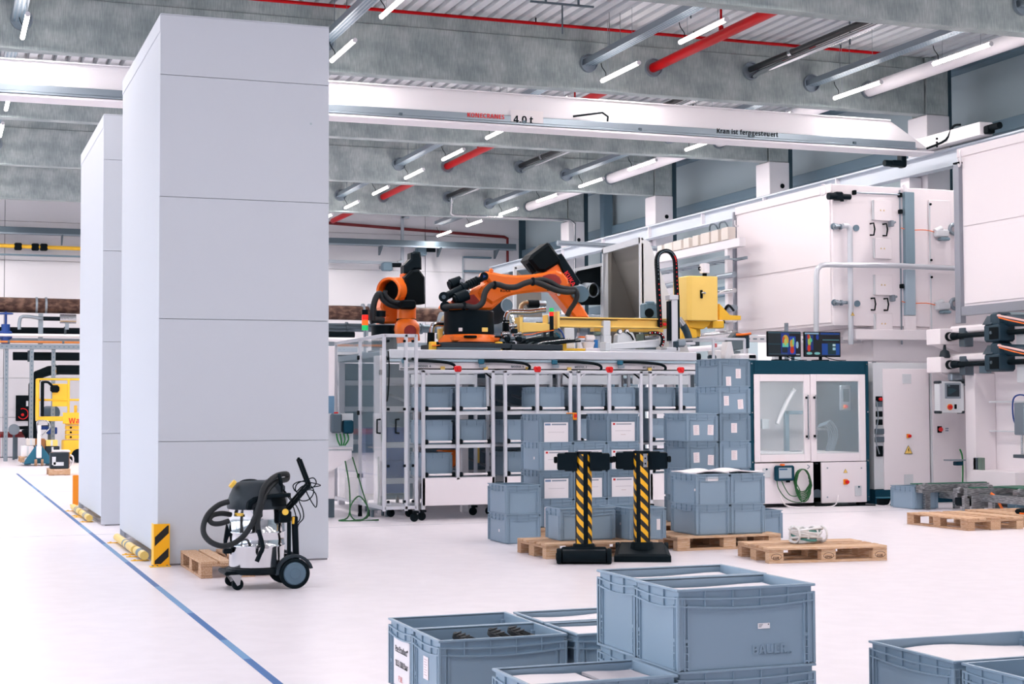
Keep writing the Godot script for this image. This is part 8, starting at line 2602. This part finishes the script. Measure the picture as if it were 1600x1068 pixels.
	for z in [-2.6, 1.0]:
		part(t, "leg", bx(Vector3(0, 2.1, z), Vector3(0.1, 4.2, 0.1)), mat("white_paint"))
	for q in [[3.72, 0.05, "galv"], [3.45, 0.04, "steel"], [3.15, 0.06, "galv"], [2.95, 0.05, "white_paint"], [2.72, 0.06, "steel"], [2.5, 0.05, "white_paint"]]:
		part(t, "pipe", cy(Vector3(-0.05, q[0], -2.5), Vector3(-0.05, q[0], 1.3), q[1], 12), mat(q[2]))
	part(t, "cross_tube", cy(Vector3(-1.9, 4.55, -2.2), Vector3(0.6, 4.5, -2.2), 0.05, 14), mat("galv"))
	for k in 9:
		piece_box(t, "junction_block", Vector3(-0.12, [3.3, 3.55, 2.85][k % 3], -2.0 + k * 0.36), Vector3(0.12, 0.18, 0.14), [mat("girt"), mat("galv_dark"), mat("white_paint")][k % 3], 0.015)
	part(t, "pipe_loop", tb([Vector3(-0.1, 2.9, 1.0), Vector3(-0.12, 3.1, 1.05), Vector3(-0.12, 3.2, 1.2), Vector3(-0.1, 3.1, 1.35)], 0.02, 8, 4), mat("ink"))
	for k in 8:
		var z := 1.0 - k * 0.37
		var b := thing("junction_box", "cream junction box on the white bearer, number %s from the raised housing" % ["one", "two", "three", "four", "five", "six", "seven", "eight"][k], "junction box", Vector3(12.8, 4.338, -25.0 + z), 0, "cream junction boxes in a row")
		part(b, "box", bx(Vector3(0, 0.11 - 0.004 * k, 0), Vector3(0.16, 0.22 - 0.008 * k, [0.25, 0.27, 0.34, 0.22, 0.22, 0.34, 0.34, 0.2][k]), 0.012), mat("cream", Color(0.88, 0.85, 0.82), 0.5))
		if k < 2:
			part(b, "cable", tb([Vector3(0, 0.215, 0.0), Vector3(-0.02, 0.32, -0.08), Vector3(-0.02, 0.33, -0.26), Vector3(0.0, 0.245, -0.33)], 0.014, 6, 4), mat("galv_dark"))

func back_wall_gear() -> void:
	var h: Sh
	var t := thing("cable_tray", "wide grey cable tray on brackets across the white back wall", "cable tray", Vector3(3.0, 6.85, -49.3))
	part(t, "tray", bx(Vector3(6.6, 0, 0), Vector3(17.2, 0.20, 0.35), 0.01), mat("galv_dark"))
	part(t, "tray_lip", bx(Vector3(6.6, -0.10, 0.18), Vector3(17.2, 0.05, 0.03), 0.004), mat("galv"))
	for k in 9:
		h = Sh.new()
		h.prism(PackedVector2Array([Vector2(0, -0.12), Vector2(0.5, -0.12), Vector2(0.1, -0.4), Vector2(0, -0.4)]), -0.02, 0.02)
		var br := part(t, "bracket", h, mat("galv_dark"))
		br.position = Vector3(-1.5 + k * 2.0, 0, -0.1)
		br.rotation.y = -PI / 2
	pipe("wall_sprinkler", "thin dark red pipe along the back wall, turning down at the corner", "pipe", mat("wall_red", Color(0.42, 0.03, 0.06), 0.4), [Vector3(11.9, 7.5, -49.78), Vector3(18.0, 7.25, -49.78), Vector3(18.12, 7.2, -49.78), Vector3(18.12, 5.6, -49.78)], 0.05)
	t = thing("wall_conduit", "pale conduit on the back wall that turns from upright to level", "conduit", Vector3(14.2, 0, -49.7))
	part(t, "conduit", bx(Vector3(0.187, 7.033, 0), Vector3(0.095, 1.512, 0.08)), mat("conduit_grey", Color(0.66, 0.70, 0.74), 0.5))
	part(t, "conduit", bx(Vector3(-1.124, 6.243, 0), Vector3(2.345, 0.094, 0.08)), mat("conduit_grey"))
	part(t, "conduit", bx(Vector3(0.28, 7.773, 0), Vector3(0.28, 0.064, 0.08)), mat("conduit_grey"))
	part(t, "bend", tb([Vector3(0.016, 6.272, 0.04), Vector3(0.119, 6.299, 0.04), Vector3(0.177, 6.352, 0.04)], 0.045, 8, 3), mat("conduit_grey"))
	for k in 3:
		var rp: Vector3 = Vector3(17.076, 6.534, -49.9)
		var b := thing("wall_rung", "dark rung on the back wall, %s of three above the link arm" % ["topmost", "middle", "lowest"][k], "rung", rp + Vector3(0, -0.47 * k, 0), 0, "dark rungs on the back wall")
		part(b, "rung", bx(Vector3.ZERO, Vector3(1.0, 0.06, 0.12), 0.01), mat("girt"))
		part(b, "wall_plate", bx(Vector3(-0.5, -0.2, -0.04), Vector3(0.03, 0.46, 0.06)), mat("conduit_grey"))
	for q in [[Vector3(15.003, 6.64, -49.6), "large wall camera below the cable tray, right of the conduit"], [Vector3(13.831, 6.106, -49.6), "small wall camera on the back wall above the smaller robot"]]:
		t = thing("wall_camera", q[1], "camera", q[0])
		part(t, "housing", bx(Vector3.ZERO, Vector3(0.34, 0.28, 0.3), 0.04), mat("girt"))
		part(t, "lens", cy(Vector3(0.15, 0.05, 0.1), Vector3(0.45, 0.05, 0.15), 0.07, 12), mat("ink"))
		part(t, "wall_arm", bx(Vector3(-0.1, 0, -0.3), Vector3(0.1, 0.1, 0.6)), mat("galv"))
	t = thing("roof_strut", "short channel below the deck near the back wall, carrying a lamp", "strut", Vector3(15.35, 7.45, -47.2))
	part(t, "channel", bx(Vector3(0, 0, 0), Vector3(0.22, 0.07, 2.6), 0.005), mat("galv_dark"))
	for z in [-1.1, 1.1]:
		part(t, "rod", cy(Vector3(0.05, 0, z), Vector3(0.05, 0.64, z), 0.01, 6), mat("galv_dark"))
	# thick rusty pipe and its steel stand
	t = thing("rusty_pipe", "thick rust brown steel pipe running across the far end of the hall", "pipe", Vector3(0, 4.46, -46.5))
	part(t, "pipe", cy(Vector3(-4, 0, 0), Vector3(16.0, -0.12, 0), 0.215, 28), mat("rusty_steel"))
	for x in [2.62, 2.88, 12.2, 12.4]:
		part(t, "pipe_clamp", cy(Vector3(x - 0.03, -0.03, 0), Vector3(x + 0.03, -0.03, 0), 0.232, 24), mat("galv"), "bright pipe clamp")
	t = thing("pipe_rack", "perforated steel rack carrying the pipes at the far end", "rack", Vector3(0, 0, -46.5))
	part(t, "beam", bx(Vector3(4.0, 3.24, 0.12), Vector3(16.0, 0.14, 0.08), 0.006), mat("galv"))
	part(t, "beam", bx(Vector3(8.0, 3.44, -0.6), Vector3(16.0, 0.14, 0.08), 0.006), mat("galv"))
	for x in [1.82, 2.50, 3.10, 5.0, 8.0, 11.2, 12.2, 14.0]:
		part(t, "post", bx(Vector3(x, 1.6, 0.0 if x != 2.5 else 0.1), Vector3(0.11, 3.2, 0.08), 0.006), mat("galv"))
	h = Sh.new()
	for k in 120:
		h.box(Vector3(-3.9 + k * 0.13, 3.24, 0.162), Vector3(0.05, 0.03, 0.004))
	for x in [1.82, 2.5, 3.1]:
		for k in 24:
			h.box(Vector3(x, 0.2 + k * 0.125, 0.042 if x != 2.5 else 0.142), Vector3(0.03, 0.05, 0.004))
	var sl := part(t, "slots", h, mat("girt"))
	sl.set_meta("kind", "stuff")
	for x in [2.74, 12.3]:
		part(t, "pipe_post", bx(Vector3(x, 3.75, 0), Vector3(0.13, 0.88, 0.1), 0.006), mat("galv"))
	var pp := [["black process pipe just above the rack beam", 3.72, 0.09, "rubber", -3.0, 12.0, -46.75], ["white process pipe above the rack beam", 3.56, 0.04, "white_paint", -3.0, 13.0, -46.3], ["copper coloured pipe lying on the rack beam", 3.37, 0.03, "orange_pipe", -3.0, 4.4, -46.3], ["black process pipe below the rack beam", 2.98, 0.12, "rubber", 2.0, 12.0, -46.7], ["thick grey process pipe left of the black drum", 3.95, 0.13, "galv_dark", 9.0, 15.0, -47.05]]
	mat("orange_pipe", Color(0.80, 0.48, 0.20), 0.5)
	for q in pp:
		var pz := thing("process_pipe", q[0], "pipe", Vector3(q[4], q[1], q[6]), 0, "pipes on the far rack")
		var ln: float = (q[5] as float) - (q[4] as float)
		part(pz, "pipe", cy(Vector3.ZERO, Vector3(ln, 0, 0), q[2], 16), mat(q[3]))
		for k in 5:
			part(pz, "flange", cy(Vector3(0.4 + ln * k / 5.0, 0, 0), Vector3(0.46 + ln * k / 5.0, 0, 0), (q[2] as float) * 1.35, 16), mat("galv_dark"))
	t = thing("process_pipe", "short black pipe with a large bend behind the yellow lift", "pipe", Vector3(3.0, 2.55, -46.9), 0, "pipes on the far rack")
	part(t, "pipe", tb([Vector3(3, 0.05, 0), Vector3(0.3, 0.05, 0), Vector3(0.0, 0.02, 0), Vector3(-0.3, -0.1, 0), Vector3(-0.42, -0.4, 0), Vector3(-0.42, -2.55, 0)], 0.14, 16), mat("rubber"))
	part(t, "collar", cy(Vector3(0.1, 0.05, 0), Vector3(0.2, 0.05, 0), 0.17, 16), mat("steel"))
	t = thing("blue_valve", "blue gate valve with a hand wheel above the rack, left edge of the picture", "valve", Vector3(1.79, 3.32, -46.45))
	h = Sh.new()
	h.cyl(Vector3(0, 0.0, 0), Vector3(0, 0.55, 0), 0.12, 14)
	h.box(Vector3(0, 0.25, 0), Vector3(0.35, 0.22, 0.2), 0.03)
	h.cyl(Vector3(0, 0.55, 0), Vector3(0, 0.98, 0), 0.035, 10)
	part(t, "body", h, mat("blue"))
	part(t, "hand_wheel", cy(Vector3(0, 0.83, 0), Vector3(0, 0.87, 0), 0.2, 20), mat("blue"))
	t = thing("actuator", "steel valve actuator with black coupling, right of the clamped pipe post", "valve", Vector3(3.15, 3.84, -46.3))
	part(t, "cylinder", cy(Vector3(0.1, 0.2, 0), Vector3(0.55, 0.2, 0), 0.13, 18), mat("steel"))
	part(t, "coupling", cy(Vector3(-0.35, 0.2, 0), Vector3(0.1, 0.2, 0), 0.06, 12), mat("rubber"))
	part(t, "bracket", bx(Vector3(0.3, -0.0, 0), Vector3(0.1, 0.2, 0.1)), mat("galv"))
	part(t, "elbow", tb([Vector3(-0.4, 0.2, 0.0), Vector3(-0.9, 0.25, 0.05), Vector3(-1.0, 0.1, 0.05), Vector3(-1.0, -0.12, 0.05)], 0.05, 10, 3), mat("galv"))
	# yellow gas pipe on the back wall, left part
	t = thing("yellow_pipe", "yellow pipe with black clamps on the back wall, left of the towers", "pipe", Vector3(-3, 6.46, -49.7))
	part(t, "pipe", cy(Vector3.ZERO, Vector3(7.5, -0.06, 0), 0.06, 14), mat("yellow"))
	for x in [5.25, 5.75, 6.0]:
		part(t, "clamp", bx(Vector3(x, -0.05, 0.0), Vector3(0.22, 0.22, 0.16), 0.03), mat("ink"))
	part(t, "support_rail", bx(Vector3(3.5, -0.30, -0.05), Vector3(8.0, 0.05, 0.1)), mat("girt"))
	# black wall board with a red ring
	t = thing("wall_board", "black board with a red ring emblem on the back wall behind the rack", "board", Vector3(2.53, 1.5, -49.98))
	part(t, "board", bx(Vector3(0, 0, 0.0), Vector3(0.58, 0.78, 0.06), 0.01), mat("ink"))
	part(t, "paper_label", bx(Vector3(0.14, 0.14, 0.032), Vector3(0.26, 0.16, 0.008)), mat("machine_grey"))
	h = Sh.new()
	var p := []
	for i in 20:
		var a := deg_to_rad(-150.0 + i * 14.0)
		p.append(Vector3(cos(a) * 0.15 - 0.08, sin(a) * 0.16 - 0.17, 0.035))
	h.tube(p, 0.016, 6)
	part(t, "red_ring", h, mat("red"))
	part(t, "red_dot", cy(Vector3(-0.09, -0.2, 0.03), Vector3(-0.09, -0.2, 0.045), 0.045, 14), mat("red"))
	t = thing("red_main", "dark red supply pipe along the foot of the back wall, left edge", "pipe", Vector3(0, 0.72, -48.6))
	part(t, "pipe", cy(Vector3(-3, 0, 0), Vector3(2.6, 0, 0), 0.09, 16), mat("wall_red"))
	part(t, "drop", cy(Vector3(1.62, -0.72, 0.1), Vector3(1.62, 0.0, 0.1), 0.13, 14), mat("red"))
	part(t, "valve_body", cy(Vector3(2.4, 0.0, 0.1), Vector3(2.8, 0.2, 0.1), 0.14, 14), mat("ink"))
	part(t, "support", bx(Vector3(2.2, -0.36, 0), Vector3(0.08, 0.72, 0.08)), mat("galv_dark"))
	t = thing("wall_pump", "grey pump with blue valve handles below the black board", "pump", Vector3(2.65, 0, -48.0))
	h = Sh.new()
	h.cyl(Vector3(0.35, 1.36, 0.3), Vector3(0.55, 1.36, 0.6), 0.2, 18)
	part(t, "vessel", h, mat("galv_dark"))
	part(t, "stand", bx(Vector3(0.45, 0.6, 0.3), Vector3(0.12, 1.2, 0.12)), mat("galv_dark"))
	part(t, "gauge", cy(Vector3(-0.55, 0.88, 0.1), Vector3(-0.55, 0.88, 0.2), 0.16, 18), mat("galv"))
	part(t, "pipe", cy(Vector3(-0.6, 0.92, 0.05), Vector3(0.5, 0.95, 0.05), 0.05, 12), mat("ink"))
	part(t, "gauge_post", bx(Vector3(-0.55, 0.36, 0.1), Vector3(0.06, 0.72, 0.06)), mat("galv_dark"))
	h = Sh.new()
	h.box(Vector3(0.25, 0.92, 0.3), Vector3(0.5, 0.10, 0.1), 0.02)
	h.box(Vector3(0.5, 0.84, 0.35), Vector3(0.3, 0.2, 0.1), 0.02)
	part(t, "blue_handle", h, mat("blue"))

func far_left() -> void:
	var h: Sh
	# yellow lifting platform
	var o := Vector3(2.52, 0, -44.4)
	var t := thing("scissor_lift", "yellow scissor lift with raised guard rails, half hidden by the rear pale tower", "lift", o)
	h = Sh.new()
	h.span(Vector3(0.72, 0.16, -0.75), Vector3(2.4, 0.62, 0.0), 0.03)
	var ch := part(t, "chassis", h, mat("yellow"))
	for x in [1.12, 2.2]:
		part(t, "wheel", cy(Vector3(x, 0.19, 0.03), Vector3(x, 0.19, -0.12), 0.19, 22), mat("rubber"))
		part(t, "wheel", cy(Vector3(x, 0.19, -0.65), Vector3(x, 0.19, -0.78), 0.19, 22), mat("rubber"))
	for k in 4:
		h = Sh.new()
		h.box(Vector3(1.45, 0.70 + k * 0.13, -0.35), Vector3(1.3, 0.115, 0.5), 0.01)
		var sc := part(t, "scissor_stage", h, mat("yellow"))
		part(sc, "pin", cy(Vector3(0.92, 0.70 + k * 0.13, -0.08), Vector3(0.92, 0.70 + k * 0.13, -0.09), 0.03, 10), mat("ink"))
		part(sc, "bolt", bx(Vector3(1.3, 0.70 + k * 0.13, -0.095), Vector3(0.04, 0.02, 0.01)), mat("ink"))
	h = Sh.new()
	h.span(Vector3(0.02, 1.14, -0.72), Vector3(2.4, 1.27, -0.02), 0.01)
	part(t, "deck", h, mat("yellow"))
	part(t, "deck_apron", bx(Vector3(1.55, 1.22, -0.01), Vector3(1.7, 0.30, 0.02), 0.004), mat("yellow"))
	for q in [[0.05, -0.04], [0.85, -0.04], [2.3, -0.04], [0.05, -0.7], [2.3, -0.7]]:
		part(t, "rail_post", cy(Vector3(q[0], 1.2, q[1]), Vector3(q[0], 2.28, q[1]), 0.032, 12), mat("yellow"))
	for y in [1.72, 2.28]:
		part(t, "rail", tb([Vector3(0.05, y, -0.7), Vector3(0.05, y, -0.04), Vector3(2.3, y, -0.04)], 0.03, 10), mat("yellow"))
	part(t, "panel", bx(Vector3(0.63, 1.85, -0.06), Vector3(0.42, 0.62, 0.03), 0.01), mat("yellow"))
	part(t, "brace", bx(Vector3(1.05, 1.42, -0.2), Vector3(0.08, 0.30, 0.06), 0.01), mat("yellow"))
	h = Sh.new()
	h.box(Vector3(0.48, 2.02, 0.03), Vector3(0.24, 0.2, 0.16), 0.05)
	h.tube([Vector3(0.15, 2.2, 0.0), Vector3(0.3, 2.2, 0.03), Vector3(0.42, 2.08, 0.05)], 0.035, 8, 3)
	part(t, "control_head", h, mat("ink"))
	part(t, "black_post", bx(Vector3(0.16, 1.75, -0.03), Vector3(0.09, 0.95, 0.07), 0.01), mat("ink"))
	letters(t, "Wa", Vector3(0.85, 1.15, 0.002), 0.15, mat("red"))
	# pallet truck
	t = thing("pallet_truck", "white and teal hand pallet truck, loaded, seen end on beyond the blue line", "pallet truck", Vector3(2.48, 0, -42.4))
	h = Sh.new()
	h.cyl(Vector3(0, 0.25, 0.05), Vector3(0, 1.05, 0.12), 0.05, 14)
	part(t, "drawbar", h, mat("white_paint"))
	part(t, "handle_loop", tb([Vector3(-0.02, 0.8, 0.12), Vector3(-0.05, 1.0, 0.13), Vector3(-0.04, 1.16, 0.14), Vector3(0.18, 1.16, 0.14), Vector3(0.26, 1.08, 0.14), Vector3(0.24, 0.95, 0.14), Vector3(0.04, 0.78, 0.12)], 0.018, 8, 4), mat("steel"))
	h = Sh.new()
	h.prism(PackedVector2Array([Vector2(-0.36, 0.06), Vector2(0.36, 0.06), Vector2(0.34, 0.14), Vector2(0.06, 0.55), Vector2(-0.06, 0.55), Vector2(-0.34, 0.14)]), -0.06, 0.03, 0.008)
	part(t, "frame", h, mat("teal"))
	part(t, "hydraulic_unit", bx(Vector3(0, 0.36, 0.07), Vector3(0.13, 0.32, 0.1), 0.02), mat("white_paint"))
	for x in [-0.08, 0.08]:
		part(t, "steer_wheel", cy(Vector3(x - 0.03, 0.09, 0.1), Vector3(x + 0.03, 0.09, 0.1), 0.09, 18), mat("wheel_tan", Color(0.60, 0.47, 0.36), 0.5))
	for x in [-0.27, 0.27]:
		part(t, "fork", bx(Vector3(x, 0.06, -0.65), Vector3(0.16, 0.05, 1.2), 0.01), mat("teal"))
	t = thing("euro_load", "wooden pallet under the boxes on the pallet truck", "pallet", Vector3(2.5, 0.09, -43.0))
	for k in 5:
		piece_box(t, "plank", Vector3(-0.4 + k * 0.2, 0.13, 0), Vector3(0.13, 0.022, 1.0), mat("wood_1"))
	for x in [-0.42, 0.0, 0.42]:
		piece_box(t, "block", Vector3(x, 0.06, 0.42), Vector3(0.11, 0.118, 0.12), mat("wood_0"))
		piece_box(t, "block", Vector3(x, 0.06, -0.42), Vector3(0.11, 0.118, 0.12), mat("wood_0"))
	var bs := [[-0.28, 0.0, 0.30, 0.28, "paper", "white carton at the left of the load on the pallet truck"], [0.02, 0.0, 0.26, 0.46, "cardboard", "tan carton in the middle of the load on the pallet truck"], [0.34, 0.0, 0.36, 0.26, "anthracite_dark", "dark case at the right of the load on the pallet truck"], [-0.2, 0.285, 0.22, 0.18, "cream", "small cream carton on top of the white one"], [0.32, 0.265, 0.3, 0.16, "pale_yellow", "yellow carton on top of the dark case"]]
	mat("anthracite_dark", Color(0.045, 0.125, 0.17), 0.55)
	mat("cream", Color(0.88, 0.85, 0.82), 0.5)
	for q in bs:
		var b := thing("load_carton", q[5], "carton", Vector3(2.5 + (q[0] as float), 0.235 + (q[1] as float), -42.85), 0, "cartons on the pallet truck")
		part(b, "carton", bx(Vector3(0, (q[3] as float) / 2, 0), Vector3(q[2], q[3], 0.4), 0.012), mat(q[4]))
		part(b, "tape", bx(Vector3(0, (q[3] as float) / 2, 0.201), Vector3(0.05, (q[3] as float) * 0.9, 0.002)), mat("machine_grey"))
	# case on a small pallet
	t = thing("small_pallet", "short wooden pallet under the dark case, beyond the rear pale tower", "pallet", Vector3(2.56, 0, -36.5))
	for z in [-0.3, -0.1, 0.1, 0.3]:
		piece_box(t, "plank", Vector3(0, 0.13, z), Vector3(0.46, 0.02, 0.16), mat("wood_1"))
	for x in [-0.17, 0.17]:
		for z in [-0.3, 0.3]:
			piece_box(t, "block", Vector3(x, 0.06, z), Vector3(0.12, 0.12, 0.12), mat("wood_2"))
	piece_box(t, "front_board", Vector3(0, 0.065, 0.37), Vector3(0.46, 0.10, 0.02), mat("wood_0"))
	t = thing("tool_case", "dark teal case with a pale label on the short pallet", "case", Vector3(2.57, 0.141, -36.5))
	part(t, "front_shell", bx(Vector3(-0.01, 0.18, 0.18), Vector3(0.40, 0.36, 0.3), 0.015), mat("anthracite_dark"))
	part(t, "rear_shell", bx(Vector3(0.03, 0.18, -0.12), Vector3(0.40, 0.36, 0.3), 0.015), mat("cardboard"))
	h = Sh.new()
	h.box(Vector3(-0.13, 0.18, 0.333), Vector3(0.08, 0.18, 0.006))
	h.box(Vector3(-0.03, 0.11, 0.333), Vector3(0.22, 0.08, 0.006))
	part(t, "label", h, mat("machine_grey"))
	part(t, "top_load", bx(Vector3(0.05, 0.385, 0.0), Vector3(0.36, 0.05, 0.4), 0.015), mat("paper"))
	part(t, "cable_reel", tb([Vector3(0.23, 0.30, 0.1), Vector3(0.29, 0.26, 0.1), Vector3(0.30, 0.16, 0.1), Vector3(0.26, 0.08, 0.1), Vector3(0.22, 0.06, 0.1)], 0.02, 8, 4), mat("paper"))
